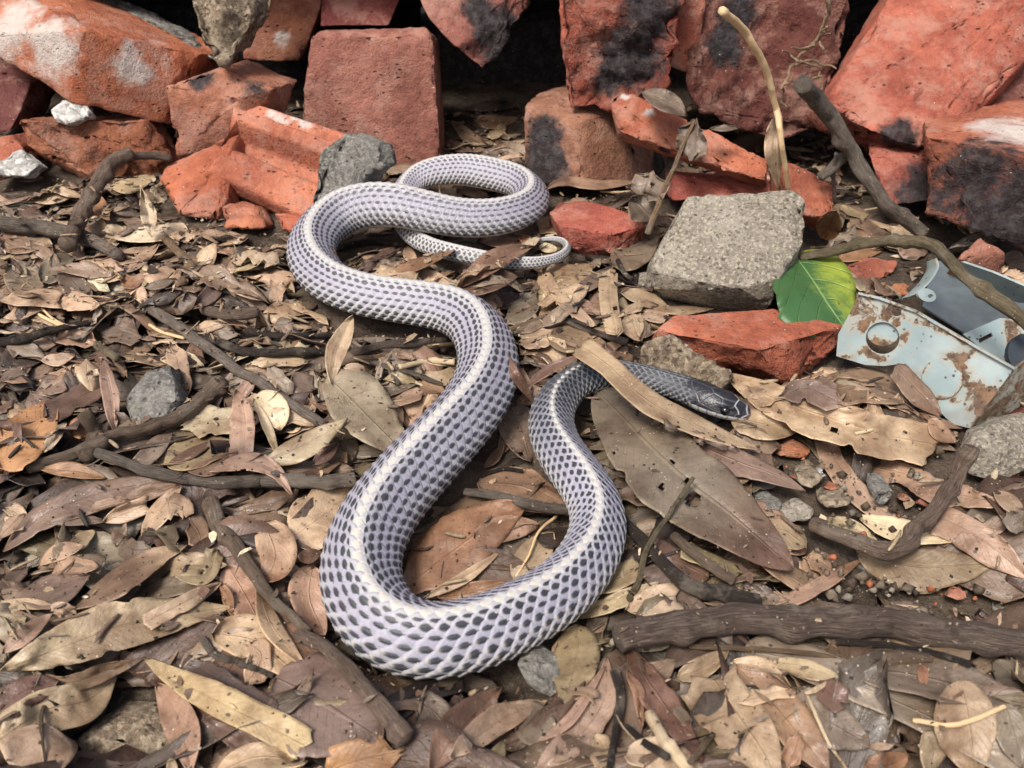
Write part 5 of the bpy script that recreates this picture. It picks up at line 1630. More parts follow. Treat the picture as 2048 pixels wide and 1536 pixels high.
LF('E', [(1560, 260), (1700, 300), (1860, 240)], 180, 'olive', 'olive-tan leaf under the tail tip loop', 'ovate', curl=.15)
LF('E', [(1550, 280), (1600, 350), (1640, 420)], 90, 'pink', 'brown torn leaf below the tail', 'scrap', ragged=.2)
LF('E', [(1740, 380), (1850, 330), (1980, 240)], 90, 'mauve', 'mauve leaf right of the olive leaf, behind the neck', 'lance')
LF('E', [(1350, 560), (1470, 480), (1530, 380)], 120, 'greybrown', 'crumbled grey leaf right of the dark brown leaf', 'scrap', ragged=.4)
LF('E', [(1750, 480), (1850, 480), (1940, 490)], 60, 'brown', 'brown leaf strip left of the rolled tan leaf', 'strip')
LF('E', [(1540, 540), (1600, 500), (1660, 460)], 70, 'tan', 'narrow tan leaf behind the neck', 'lance')
LF('E', [(1420, 640), (1600, 590), (1830, 620)], 100, 'pale', 'pale flaky leaf edge behind the neck', 'strip', ragged=.3, curl=.25)
LF('E', [(1430, 690), (1520, 680), (1620, 630)], 110, 'tan', 'tan torn leaf right of the snake middle bend', 'scrap', ragged=.3)
LF('E', [(1590, 640), (1760, 660), (1880, 720)], 170, 'brown', 'brown leaf with a dark spot behind the neck', 'ovate', curl=.15)
LF('E', [(1500, 760), (1580, 800), (1620, 880)], 80, 'redbrown', 'dark reddish leaf behind the neck bend', 'lance')
LF('E', [(1400, 820), (1440, 900), (1500, 990)], 80, 'tan', 'tan upright scrap between the two coils', 'scrap', ragged=.3)
LF('E', [(860, 900), (980, 900), (1090, 860)], 90, 'tan', 'flat tan plank-like leaf left of the middle of the snake', 'strip')
LF('E', [(860, 920), (950, 980), (1000, 1070)], 150, 'brown', 'crumpled brown leaf left of the middle of the snake', 'scrap', ragged=.3, curl=.2)
LF('E', [(570, 1070), (720, 1020), (860, 980)], 80, 'pink', 'pinkish grooved strip right of the large grey-tan leaf', 'strip', ragged=.15)
LF('E', [(540, 1010), (680, 970), (830, 930)], 50, 'greybrown', 'narrow grey strip above the pinkish grooved one', 'lance')
LF('E', [(490, 930), (560, 950), (630, 990)], 90, 'yellow', 'pale yellow torn leaf beside the narrow grey strip', 'scrap', ragged=.2)
LF('E', [(790, 1120), (850, 1170), (880, 1230)], 120, 'tan', 'tan scrap between the grey-tan leaf and the snake', 'scrap', ragged=.2)
LF('E', [(400, 830), (470, 840), (550, 850)], 60, 'pale', 'smooth pale chip right of the curled leaf tip', 'lance')
LF('E', [(410, 1400), (380, 1360), (260, 1450)], 80, 'brown', 'brown scrap by the straight stick end', 'scrap')
LF('E', [(1380, 1060), (1440, 1200), (1500, 1380)], 250, 'greybrown', 'veined grey-brown leaf between the two coils', 'ovate', curl=.05, holes=[(1440, 1340, 14)])
LF('E', [(1220, 1420), (1300, 1340), (1340, 1270)], 60, 'redbrown', 'little red-brown leaf against the snake flank', 'lance')
LF('H', [(930, 40), (1160, 60), (1420, 170)], 230, 'brown', 'veined orange-brown leaf between the coils, crossed by a twig', 'ovate', holes=[(1200, 90, 10)])
LF('H', [(830, 460), (1000, 490), (1200, 500)], 240, 'redbrown', 'dark brown glossy leaf inside the front loop', 'ovate')
LF('H', [(1130, 560), (1220, 420), (1330, 300)], 170, 'tan', 'tan leaf lying against the right of the front loop', 'ovate')
LF('H', [(910, 330), (1060, 270), (1260, 260)], 140, 'pink', 'pink-brown leaf under the twig inside the front loop', 'ovate')
LF('H', [(1240, 330), (1330, 320), (1420, 280)], 100, 'dark', 'black leaf inside the front loop', 'ovate')
LF('H', [(720, 640), (880, 620), (1080, 560)], 100, 'rust', 'orange-brown leaf at the bottom of the front loop', 'lance', twist=.4)
LF('H', [(520, 620), (700, 480), (900, 330), (1060, 220), (1195, 150)], 330, 'rust', 'big glossy orange-brown leaf inside the front loop', 'lance', curl=.10, wave=.05, crease=.1)
LF('H', [(640, 650), (850, 540), (1060, 395)], 62, 'tan', 'narrow light tan leaf crossing the front loop', 'lance', curl=.3)

# lower left
LF('G', [(1520, 330), (1700, 200), (1890, 90)], 330, 'tan', 'large pale tan leaf left of the front coil, under the brown stick', 'ovate', curl=.08)
LF('G', [(1380, 240), (1440, 420), (1390, 560)], 210, 'tan', 'orange-tan leaf left of the large pale leaf, by the slanting twig', 'ovate', tipcol='rust')
LF('G', [(1560, 420), (1620, 430), (1690, 400)], 80, 'redbrown', 'small red-brown leaf tucked against the left of the front coil', 'lance')
LF('G', [(1640, 470), (1620, 640), (1700, 840)], 190, 'pink', 'pink-tan leaf left of the front coil with a lifted edge', 'ovate', curl=.2)
LF('G', [(0, 620), (60, 560), (140, 470)], 90, 'mauve', 'mauve ragged leaf at the left edge', 'scrap', ragged=.2)
LF('G', [(30, 180), (90, 210), (60, 290)], 110, 'tan', 'torn tan leaf pieces at the left edge, second row from the stick', 'scrap', ragged=.4)
LF('G', [(0, 330), (60, 260), (130, 200)], 70, 'brown', 'brown leaf edge at the left beside the long mauve leaf', 'lance')
LF('G', [(15, 400), (200, 230), (420, 130), (680, 60), (930, 45)], 160, 'mauve', 'long mauve-brown leaf at the left below the gnarled stick', 'lance', curl=.15)
LF('G', [(640, 130), (780, 90), (930, 50)], 90, 'brown', 'brown leaf overlapping the tip of the long mauve leaf', 'lance')
LF('G', [(480, 175), (570, 150), (665, 135)], 65, 'pink', 'small pinkish leaf piece on the long mauve leaf', 'scrap', ragged=.2)
LF('G', [(250, 250), (420, 230), (560, 240)], 60, 'grey', 'grey-tan leaf under the pale triangular piece', 'lance')
LF('G', [(535, 245), (660, 200), (780, 150)], 95, 'tan', 'pale triangular leaf piece in the left litter', 'torn1')
LF('G', [(740, 330), (830, 200), (950, 55)], 110, 'pink', 'reddish-tan narrow leaf rising to the brown stick', 'lance', curl=.2)
LF('G', [(880, 140), (950, 170), (960, 230)], 140, 'tan', 'broad tan flake left of the slanting twig', 'scrap', ragged=.3)
LF('G', [(990, 230), (1040, 300), (1060, 380)], 130, 'brown', 'brown leaf under the top of the slanting twig', 'scrap', ragged=.2)
LF('G', [(640, 350), (700, 390), (780, 390)], 110, 'greybrown', 'grey-brown veined leaf left of the dark hole', 'scrap', ragged=.3)
LF('G', [(360, 370), (430, 340), (500, 290)], 90, 'tan', 'tan splintered leaf near the glassy pebble', 'lance', ragged=.3)
LF('G', [(210, 470), (330, 400), (440, 370)], 90, 'tan', 'light tan leaf right of the glassy pebble', 'lance', ragged=.2)
LF('G', [(270, 520), (400, 480), (520, 480)], 110, 'pink', 'pinkish crumpled leaf right of the glassy pebble', 'lance', ragged=.2)
LF('G', [(90, 640), (290, 590), (470, 520)], 170, 'mauve', 'dark pinkish leaf above the long tan leaves at the left', 'lance', curl=.2)
LF('G', [(0, 690), (150, 675), (290, 690)], 60, 'tan', 'narrow tan leaf at the left edge above the pink leaf', 'torn0', curl=.35)
LF('G', [(270, 730), (320, 700), (390, 740)], 110, 'pink', 'torn pinkish leaf at the left end of the largest tan leaf', 'scrap', ragged=.25)
LF('G', [(0, 790), (60, 770), (130, 740)], 130, 'tan', 'tan leaf at the left edge behind the pink leaf', 'scrap', ragged=.2)
LF('G', [(10, 935), (130, 840), (272, 725)], 95, 'pink', 'clean pink-tan leaf at the left edge', 'lance', curl=.2)
LF('G', [(560, 700), (680, 600), (770, 510)], 80, 'pink', 'narrow pinkish leaf beside the long tan leaf', 'lance')
LF('G', [(430, 720), (500, 670), (560, 620)], 50, 'olive', 'slim greenish-tan leaf between two brown leaves', 'lance')
LF('G', [(760, 560), (980, 480), (1190, 470)], 130, 'pink', 'tan-pink leaf under the olive leaf with a hole', 'lance', ragged=.1)
LF('G', [(690, 650), (900, 590), (1150, 550)], 110, 'greybrown', 'grey leaf under the wavy-edged tan leaf', 'lance')
LF('G', [(390, 700), (560, 590), (760, 450), (980, 365)], 145, 'brown', 'long brown-tan leaf above the largest tan leaf', 'lance', curl=.12, tipcol='tan')
LF('G', [(920, 530), (1080, 520), (1130, 400)], 100, 'olive', 'olive-grey leaf with a small hole beside the slanting twig', 'torn1', holes=[(1055, 505, 14)])
LF('G', [(1190, 470), (1290, 640), (1400, 850)], 190, 'pink', 'smooth reddish-pink leaf left of the slanting twig', 'ovate', curl=.15)
LF('G', [(1150, 560), (1190, 630), (1220, 740)], 60, 'rust', 'orange folded leaf edge beside the reddish-pink leaf', 'lance', tilt=.6)
LF('G', [(1110, 830), (1350, 880), (1570, 1060)], 240, 'tan', 'tan leaf with yellow specks beneath the grey-brown leaf', 'ovate')
LF('G', [(1290, 880), (1370, 950), (1290, 1100)], 130, 'pink', 'pink leaf piece over the stalk of the grey-brown leaf', 'scrap', ragged=.15)
LF('G', [(1430, 700), (1580, 880), (1750, 1000)], 120, 'red', 'red-brown leaf left of the front coil under the slanting twig', 'lance')
LF('G', [(1350, 555), (1420, 780), (1600, 1005)], 110, 'tan', 'narrow tan leaf leaning over the reddish leaves', 'lance', curl=.2, tilt=.3)
LF('G', [(180, 1040), (350, 1090), (560, 1020), (750, 965)], 100, 'brown', 'arched brown leaf beneath the largest tan leaf', 'lance', curl=.2)
LF('G', [(0, 1230), (130, 1130), (305, 1075)], 170, 'redbrown', 'reddish-brown leaf at the left edge below the largest tan leaf', 'torn0', curl=.15)
LF('G', [(0, 1380), (230, 1230), (450, 1180), (610, 1060)], 230, 'tan', 'broad tan leaf with an upturned edge at the lower left', 'torn0', curl=.15, wave=.1)
LF('G', [(230, 1300), (225, 1420), (250, 1600)], 420, 'tan', 'pointed tan leaf with its stalk upward at the bottom left corner', 'lance', curl=.15, crease=.25)
LF('G', [(930, 960), (1150, 1080), (1440, 1250)], 150, 'dark', 'dark purplish leaf with a saw-toothed edge behind the yellow leaf', 'strip', ragged=.2)
LF('G', [(820, 1090), (930, 1280), (1000, 1560)], 190, 'pink', 'rusty pink leaf pointing up at the bottom, beside the clay clod', 'lance', curl=.25)
LF('G', [(890, 1480), (900, 1530), (910, 1600)], 60, 'tan', 'slim tan leaf under the rusty pink leaf', 'lance')
LF('G', [(1060, 1280), (1280, 1400), (1490, 1510)], 110, 'redbrown', 'dark red-brown leaf in the shade of the yellow leaf', 'lance')
LF('G', [(1140, 1560), (1350, 1480), (1610, 1500)], 160, 'tan', 'tan leaf at the bottom edge below the yellow leaf', 'ovate')
LF('G', [(1440, 1060), (1600, 1140), (1750, 1230), (2000, 1390)], 560, 'greybrown', 'very broad grey-brown leaf with a long dark stalk at the bottom', 'ovate', curl=.04, wave=.03, crease=.06, ragged=.08)
LF('G', [(1700, 1560), (1850, 1500), (2100, 1450)], 190, 'orange', 'orange-tan leaf at the bottom edge left of the middle', 'scrap', ragged=.2)
LF('H', [(600, 1190), (700, 1240), (780, 1340)], 190, 'greybrown', 'torn grey leaf under the front coil', 'scrap', ragged=.4)
LF('H', [(700, 1110), (860, 1090), (1050, 1130)], 90, 'greybrown', 'shaded leaf directly below the front coil', 'scrap', ragged=.3)
LF('G', [(750, 960), (900, 1060), (1180, 1210), (1440, 1340), (1610, 1430)], 175, 'yellow', 'long yellowish leaf with a chewed tip at the lower left', 'torn1', curl=.30, crease=.3, ragged=.06)
LF('G', [(0, 1025), (300, 910), (600, 800), (900, 740), (1215, 690)], 250, 'tan', 'largest tan leaf at the lower left, cracked along one edge', 'lance', curl=.08, wave=.03)
LF('G', [(755, 775), (940, 680), (1165, 560)], 90, 'tan', 'wavy-edged tan leaf lying on the largest tan leaf', 'torn0', wave=.16, tipcol='pink')
LF('G', [(840, 800), (880, 790), (935, 780)], 45, 'grey', 'small grey leaf chip on the largest tan leaf', 'scrap', ragged=.3, curl=.3)

# bottom middle and right
LF('H', [(1130, 1200), (1230, 1290), (1330, 1460)], 210, 'greybrown', 'dull grey leaf right of the tan leaf at the bottom', 'ovate', ragged=.1)
LF('H', [(950, 1560), (1020, 1480), (1070, 1390)], 100, 'olive', 'olive pointed scrap at the bottom edge in the middle', 'lance')
LF('H', [(680, 1560), (840, 1330), (1055, 1110)], 200, 'red', 'brown-red leaf in front of the front coil, pointing up right', 'lance', curl=.15)
LF('H', [(790, 1480), (1040, 1290), (1300, 1180)], 165, 'tan', 'tan leaf beside the brown-red one at the bottom', 'lance', curl=.15)
LF('H', [(1450, 780), (1450, 960), (1390, 1200)], 240, 'olive', 'olive-tan leaf right of the pitted stone', 'ovate', curl=.12)
LF('H', [(1240, 1540), (1450, 1380), (1590, 1180), (1610, 950)], 190, 'pink', 'large pink-tan leaf curving up from the bottom edge', 'lance', curl=.15)
LF('H', [(1240, 1400), (1420, 1280), (1600, 1000)], 60, 'pink', 'thin folded leaf left of the large pink-tan leaf', 'lance')
LF('H', [(1500, 600), (1640, 560), (1790, 480)], 120, 'yellow', 'yellowish-tan leaf right of the front coil', 'torn1')
LF('H', [(1430, 750), (1640, 660), (1880, 560)], 95, 'tan', 'tan curled leaf right of the front coil, second of three', 'lance', curl=.2)
LF('I', [(0, 690), (140, 640), (270, 620)], 150, 'tan', 'rolled tan leaf with a dark hollow above the thick branch', 'torn1', curl=.45)
LF('H', [(1540, 1360), (1590, 1440), (1560, 1540)], 110, 'tan', 'light tan scrap at the bottom edge right of the pink-tan leaf', 'scrap', ragged=.3)
LF('I', [(0, 1440), (200, 1450), (400, 1530)], 180, 'tan', 'tan leaf at the bottom edge under the pale splintered twig', 'ovate')
LF('I', [(600, 150), (780, 280), (930, 400)], 200, 'pink', 'pinkish-tan leaf right of the big wavy leaf', 'ovate', ragged=.12)
LF('I', [(900, 430), (960, 470), (1020, 520)], 130, 'tan', 'tan leaf corner under the reddish strip in the soil', 'scrap')
LF('I', [(120, 350), (250, 430), (420, 520)], 110, 'redbrown', 'brown leaf strip beneath the big wavy leaf', 'strip')
LF('I', [(300, 370), (440, 440), (590, 500)], 90, 'olive', 'olive strip of leaf or bark beneath the big wavy leaf', 'strip')
LF('I', [(660, 370), (820, 500), (960, 590)], 110, 'brown', 'brown folded leaf at the lower end of the big wavy leaf', 'strip', curl=.3)
LF('I', [(700, 680), (760, 650), (850, 700)], 100, 'mauve', 'purple-brown leaf touching the top of the thick branch', 'scrap', ragged=.2)
LF('I', [(620, 900), (900, 960), (1200, 1080), (1600, 1260), (2060, 1490)], 190, 'grey', 'very long grey-tan leaf below the thick branch', 'strip', curl=.05, ragged=.06)
LF('I', [(1150, 1000), (1500, 1030), (2048, 1180)], 230, 'greybrown', 'wide dull leaf beneath the thick branch at the right', 'ovate')
LF('I', [(730, 960), (900, 980), (1140, 1060)], 95, 'tan', 'tan folded leaf just below the thick branch', 'lance', curl=.3)
LF('I', [(270, 1040), (400, 990), (530, 900)], 110, 'olive', 'olive leaf under the left end of the thick branch', 'ovate')
LF('I', [(540, 960), (700, 990), (860, 1100)], 100, 'tan', 'tan leaf left of the grey oval leaf', 'lance')
LF('I', [(1890, 950), (1970, 1020), (2060, 1100)], 130, 'greybrown', 'grey leaf at the right edge below the thick branch', 'lance')
LF('I', [(900, 1100), (1040, 1260), (1260, 1390)], 230, 'greybrown', 'grey-brown leaf with a pale midrib, under the thin pale twig', 'ovate', curl=.15)
LF('I', [(1000, 1080), (1080, 1150), (1130, 1180)], 140, 'redbrown', 'dark red leaf piece behind the grey-brown leaf', 'scrap')
LF('I', [(1230, 1480), (1340, 1490), (1460, 1440)], 130, 'rust', 'orange-brown leaf at the bottom edge near the right', 'ovate')
LF('I', [(1540, 1310), (1580, 1400), (1560, 1540)], 150, 'pink', 'pink leaf at the bottom edge under the pink-tan cracked one', 'lance')
LF('I', [(1950, 1170), (2000, 1330), (2040, 1500)], 170, 'greybrown', 'grey leaf at the bottom right corner', 'ovate')
LF('I', [(560, 970), (760, 1180), (960, 1420), (1060, 1540)], 230, 'brown', 'dark brown leaf behind the wide orange-pink leaf', 'lance', curl=.15)
LF('I', [(430, 1010), (540, 1180), (680, 1380), (790, 1570)], 310, 'pink', 'wide orange-pink leaf with a shiny surface at the bottom', 'torn0', curl=.12, crease=.18, tipcol='tan')
LF('I', [(840, 1500), (870, 1420), (900, 1330)], 100, 'rust', 'orange bit of leaf at the right of the wide orange-pink leaf', 'scrap')
LF('I', [(1720, 1050), (1760, 1240), (1800, 1540)], 330, 'pink', 'pinkish round leaf with an orange top at the bottom right', 'ovate', curl=.06, crease=.15)
LF('I', [(10, 870), (120, 1060), (260, 1260), (400, 1480)], 170, 'red', 'long red-tan leaf from the thick branch to the bottom edge', 'lance', curl=.12)
LF('I', [(10, 1010), (70, 1120), (90, 1290)], 70, 'rust', 'narrow folded leaf beside the long red-tan leaf', 'lance', tilt=.4)
LF('I', [(250, 1190), (300, 1240), (330, 1290)], 60, 'grey', 'small grey leaf chip beside the wide orange-pink leaf', 'scrap')
LF('I', [(1520, 960), (1530, 1010), (1540, 1090)], 55, 'rust', 'tiny orange pointed leaf below the thick branch', 'lance')
# right side
LF('K', [(580, 210), (650, 400), (850, 650), (1180, 880)], 170, 'pink', 'drooping pinkish leaf crossing the gravel patch', 'torn0', curl=.15, stiff=.9)
LF('K', [(430, 1110), (560, 1160), (620, 1250)], 150, 'tan', 'tan leaf corner in the soil left of the olive leaf', 'scrap')
LF('K', [(240, 1440), (480, 1330), (840, 1110)], 110, 'pink', 'reddish forked leaf strip above the thick branch', 'torn0', tipcol='rust')
LF('K', [(980, 1480), (1180, 1470), (1380, 1520)], 80, 'greybrown', 'thin grey leaf behind the thick branch at the right', 'lance')
LF('K', [(940, 430), (1180, 490), (1400, 600), (1700, 660), (1930, 720)], 190, 'pink', 'pink-tan torn leaf with mould specks under the forked stick', 'torn0', ragged=.2, curl=.1)
LF('K', [(1820, 610), (1960, 700), (2060, 800)], 130, 'tan', 'tan leaf at the right edge behind the pink-tan torn leaf', 'lance')
LF('K', [(1950, 760), (2000, 830), (2060, 880)], 150, 'greybrown', 'dull leaf at the right edge above the smooth pink leaf', 'scrap')
LF('K', [(780, 1010), (1000, 1120), (1300, 1170), (1600, 1160), (1830, 1150)], 330, 'olive', 'large olive-tan leaf under the forked stick', 'lance', curl=.12, stiff=.9, tilt=-.1)
LF('K', [(800, 790), (1000, 870), (1250, 930), (1530, 980)], 180, 'pale', 'pale folded upper half of the olive-tan leaf', 'lance', curl=.2, tilt=.35)
LF('K', [(480, 850), (640, 850), (800, 900), (960, 990)], 120, 'tan', 'rolled tan leaf beside the frayed end of the forked stick', 'lance', curl=.4)
LF('K', [(1400, 800), (1620, 900), (1850, 1050), (2090, 1260)], 250, 'pink', 'smooth pink leaf at the right edge with a torn end', 'torn0', curl=.12, stiff=.9)
LF('K', [(100, 900), (250, 900), (420, 1020)], 260, 'tan', 'tan leaf right of the lower part of the big wavy leaf', 'ovate', ragged=.15)
LF('K', [(1080, 60), (1300, 190), (1540, 300)], 110, 'grey', 'grey-brown narrow leaf below the metal box', 'lance', curl=.2)
LF('K', [(1340, 60), (1430, 160), (1550, 250)], 120, 'mauve', 'mauve leaf left of the grey-beige stone', 'torn0')
LF('K', [(1260, 0), (1400, 80), (1620, 140)], 60, 'rust', 'orange-brown strip under the metal box edge', 'lance')
LF('P', [(1230, 310), (1300, 330), (1380, 400)], 130, 'tan', 'tan leaf at the right edge behind the pinkish chip', 'ovate')
LF('P', [(940, 40), (980, 100), (1020, 160)], 110, 'tan', 'upright tan leaf in the shade behind the metal box', 'ovate', zs=[30, 14, 8], settle_on=False)
LF('P', [(0, 180), (50, 120), (110, 0)], 170, 'orange', 'orange-yellow leaf hanging behind the cement block', 'ovate', zs=[14, 28, 50], settle_on=False, tipcol='rust')
LF('P', [(100, 330), (230, 300), (420, 270)], 80, 'rust', 'orange-brown leaf under the rooty stick', 'lance')
LF('P', [(70, 330), (180, 430), (300, 540)], 60, 'pale', 'pale twisted leaf edge behind the green leaf', 'strip', curl=.2)
LF('F', [(630, 920), (780, 960), (970, 980)], 150, 'tan', 'veined tan leaf under the chin of the snake', 'ovate', curl=.05)
LF('F', [(1100, 800), (1300, 770), (1500, 850)], 170, 'brown', 'crumpled orange-brown leaf below the metal box', 'torn0', curl=.3, wave=.1)
LF('F', [(1000, 760), (1050, 800), (1160, 850)], 150, 'mauve', 'mauve leaf with a ragged hole right of the head', 'scrap', ragged=.2, holes=[(1075, 830, 24)])
LF('F', [(1430, 690), (1530, 800), (1650, 920)], 110, 'brown', 'narrow smooth brown leaf leaning on the metal box', 'torn0', zs=[22, 12, 6], curl=.1)
LF('F', [(600, 715), (820, 830), (1100, 930), (1350, 1010), (1600, 1060)], 215, 'tan', 'long tan leaf with a notched edge right of the head', 'torn1', curl=.08, ragged=.05, holes=[(1135, 990, 16)])
LF('F', [(880, 830), (1000, 790), (1170, 870)], 110, 'mauve', 'thin mauve leaf piece lying on the long tan leaf', 'scrap', ragged=.3)
LF('F', [(1590, 920), (1650, 1000), (1720, 1050)], 90, 'pink', 'pinkish leaf tip left of the grey-beige stone', 'lance')
LF('C', [(100, 1410), (210, 1440), (330, 1480)], 80, 'tan', 'tan leaf in front of the cement block', 'lance')
LF('C', [(240, 1490), (380, 1500), (550, 1490)], 45, 'tan', 'narrow tan leaf wedged between block and red fragment', 'lance')
LF('F', [(200, 420), (270, 440), (330, 440)], 60, 'tan', 'tan scrap left of the red brick fragment', 'scrap')
LF('F', [(130, 430), (180, 520), (200, 560)], 110, 'pink', 'pinkish leaf behind the brown mortar lump', 'ovate')
LF('F', [(170, 400), (190, 480), (190, 540)], 50, 'tan', 'curled tan sliver behind the brown mortar lump', 'lance')

# ---------------- sticks
ST('A', [(0, 1310), (300, 1340), (520, 1400), (700, 1490)], 95, 'grey', 'thick grey branch lying at the left behind the upright twig', name='branch', cat='branch', taper=(1, .7), knots=(.5,))
ST('A', [(960, 1380), (1040, 1470), (1130, 1560)], 50, 'tan', 'short pale stick left of the snake bend', taper=(1, .8))
ST('A', [(760, 910), (900, 915), (1000, 930)], 50, 'purple', 'short side twig at the top of the upright twig', taper=(1, .8), zs=[30, 26, 22])
ST('A', [(770, 900), (660, 950), (560, 1090), (470, 1270), (390, 1440)], 88, 'pinkbrown', 'thick upright twig with a cut end leaning on the hollow brick piece', zs=[34, 30, 22, 16, 14], taper=(.85, 1.15), knots=(.25, .45, .6), rough=.12)
ST('D', [(0, 690), (200, 650), (420, 590), (620, 560)], 44, 'dark', 'thin black twig at the left edge', taper=(1.2, .8), knots=(.35,))
ST('D', [(570, 700), (630, 740), (690, 790)], 50, 'olive', 'short cut twig left of the pinkish torn strip')
ST('D', [(1200, 660), (1400, 730), (1700, 745), (2060, 735)], 60, 'dark', 'dark twig passing behind the curled tan leaf', taper=(.8, 1))
ST('D', [(1430, 620), (1700, 650), (2000, 650)], 40, 'dark', 'black twig below the left bend of the snake', taper=(1, .8))
ST('D', [(1200, 490), (1330, 520), (1500, 510)], 66, 'pinkbrown', 'curved bark twig near the straight stick and the snake bend')
ST('E', [(420, 745), (700, 700), (1060, 680)], 56, 'purple', 'smooth dark twig touching the inside of the middle bend', taper=(.9, 1))
ST('E', [(430, 790), (620, 770), (850, 720), (1060, 690)], 34, 'tan', 'thin tan twig beside the smooth dark one')
ST('E', [(360, 140), (540, 100), (760, 110)], 42, 'dark', 'dark twig inside the left bend of the snake')
ST('E', [(730, 830), (880, 800), (1050, 800)], 40, 'pale', 'splintered yellow wood chip inside the middle bend', taper=(.8, 1), knots=(.7,))
ST('E', [(540, 800), (700, 840), (850, 880), (980, 930)], 36, 'grey', 'gnarled grey twig below the yellow wood chip', knots=(.35,), taper=(1, .6))
ST('E', [(670, 830), (690, 880), (720, 930)], 34, 'grey', 'short fork of the gnarled grey twig')
ST('E', [(1380, 610), (1560, 540), (1730, 490)], 30, 'tan', 'thin straight twig behind the neck, meeting the snake')
ST('E', [(1700, 560), (1860, 620), (2060, 690)], 40, 'grey', 'dark twig running right to the brown mortar lump', taper=(.7, 1.1))
ST('H', [(870, 80), (1080, 120), (1300, 170), (1440, 190)], 56, 'grey', 'twig across the top of the front loop touching the snake', taper=(.8, 1.1), knots=(.95,))
ST('E', [(1200, 1470), (1330, 1430), (1450, 1440)], 26, 'dark', 'thin dark twig between the two coils')
ST('H', [(1350, 210), (1250, 300), (1200, 420), (1115, 560)], 16, 'straw', 'thin straw-coloured stem inside the front loop', taper=(1, .7))
ST('D', [(790, 430), (1100, 640), (1500, 910), (1900, 1170)], 64, 'grey', 'long straight grey stick slanting down to the grey-tan leaf', taper=(1.05, .9), rough=.05)
ST('D', [(490, 1110), (530, 1180), (560, 1240), (500, 1360)], 80, 'brown', 'stubby knotty twig crossing under the gnarled stick', knots=(.5,))
ST('D', [(150, 1430), (420, 1340), (660, 1240), (900, 1180), (1150, 1060), (1310, 940)], 92, 'brown', 'long gnarled brown stick in the left litter', taper=(.75, 1.05), knots=(.3, .55, .72, .97), rough=.14)
ST('D', [(560, 1330), (760, 1400), (1000, 1470), (1300, 1500), (1700, 1500), (2080, 1490)], 82, 'grey', 'grey-brown stick running right to the front coil', taper=(.7, 1.15), knots=(.7, .9), rough=.12)
ST('G', [(1100, 140), (1180, 300), (1330, 500), (1430, 640), (1620, 830)], 82, 'brown', 'slanting dark twig left of the front coil, upper part', taper=(1.1, .6), knots=(.3,))
ST('H', [(0, 830), (170, 930), (300, 1060), (430, 1230), (560, 1390)], 78, 'pinkbrown', 'brown twig with a broken end below the front coil', taper=(.8, 1.35), knots=(.95,), rough=.12)
ST('G', [(1060, 860), (1130, 940), (1250, 980), (1430, 1050)], 42, 'grey', 'dark curved stalk of the very broad grey-brown leaf', taper=(1.1, .7), zs=[12, 11, 11, 11])
ST('G', [(240, 1185), (215, 1290), (235, 1500)], 20, 'brown', 'thin stalk along the pointed leaf at the bottom left', taper=(1.4, .6))
ST('G', [(500, 965), (620, 1010), (820, 1100)], 14, 'brown', 'very thin stem below the largest tan leaf')
ST('I', [(0, 240), (170, 430), (330, 560), (520, 610), (690, 660)], 90, 'dark', 'dark knobbly stick above the thick branch', taper=(.6, 1), knots=(.75,), rough=.12)
ST('I', [(250, 320), (400, 440), (560, 540)], 60, 'brown', 'short brown stick beneath the big wavy leaf', taper=(.8, 1))
ST('I', [(330, 880), (600, 890), (900, 910), (1200, 960)], 26, 'tan', 'thin tan twig below the thick branch')
ST('I', [(1080, 850), (1400, 880), (1600, 920), (1770, 970)], 36, 'dark', 'thin black twig under the thick branch at the right')
ST('I', [(1180, 1000), (1380, 960), (1580, 950)], 26, 'tan', 'short tan twig near the tiny orange leaf')
ST('I', [(-40, 850), (120, 800), (400, 760), (800, 735), (1200, 760), (1600, 800), (2100, 890)], 156, 'purple', 'thick dark branch lying across the lower right', name='branch', cat='branch', taper=(1.0, .92), knots=(.16, .43, .58, .74, .9), rough=.10, sink=.05, stiff=.95)
ST('K', [(1660, 260), (1570, 450), (1440, 640), (1340, 790), (1250, 900), (1190, 1010), (1060, 1050), (900, 1020), (700, 950), (470, 860)], 120, 'pinkbrown',
   'knobbly forked stick bending over the olive-tan leaf at the right', name='branch', cat='branch', zs=[34, 26, 20, 17, 15, 14, 13, 12, 10, 6], taper=(.95, 1.0), knots=(.04, .22, .42, .5, .56, .62, .68), rough=.14)
ST('I', [(130, 1240), (210, 1370), (330, 1510), (420, 1600)], 62, 'pale', 'pale splintered twig at the bottom edge', taper=(1, 1), knots=(.5,))
ST('I', [(330, 1470), (390, 1400), (450, 1330)], 34, 'tan', 'side spike of the pale splintered twig')
ST('I', [(0, 1290), (100, 1370), (220, 1450)], 42, 'dark', 'blackened twig left of the pale splintered one')
ST('I', [(930, 1110), (990, 1260), (1060, 1400), (1150, 1520)], 18, 'pale', 'thin pale twig across the grey-brown leaf at the bottom', taper=(1.2, .8))
ST('I', [(1480, 1260), (1700, 1280), (1950, 1190)], 26, 'straw', 'straw strand lying over the pinkish round leaf')
ST('H', [(1650, 1020), (1680, 1200), (1620, 1540)], 56, 'dark', 'black twig beside the large pink-tan leaf', taper=(1, .6))
ST('X', [(1265, 560), (1248, 545), (1236, 520)], 10, 'dark', 'small dark stalk of the rolled tan leaf')
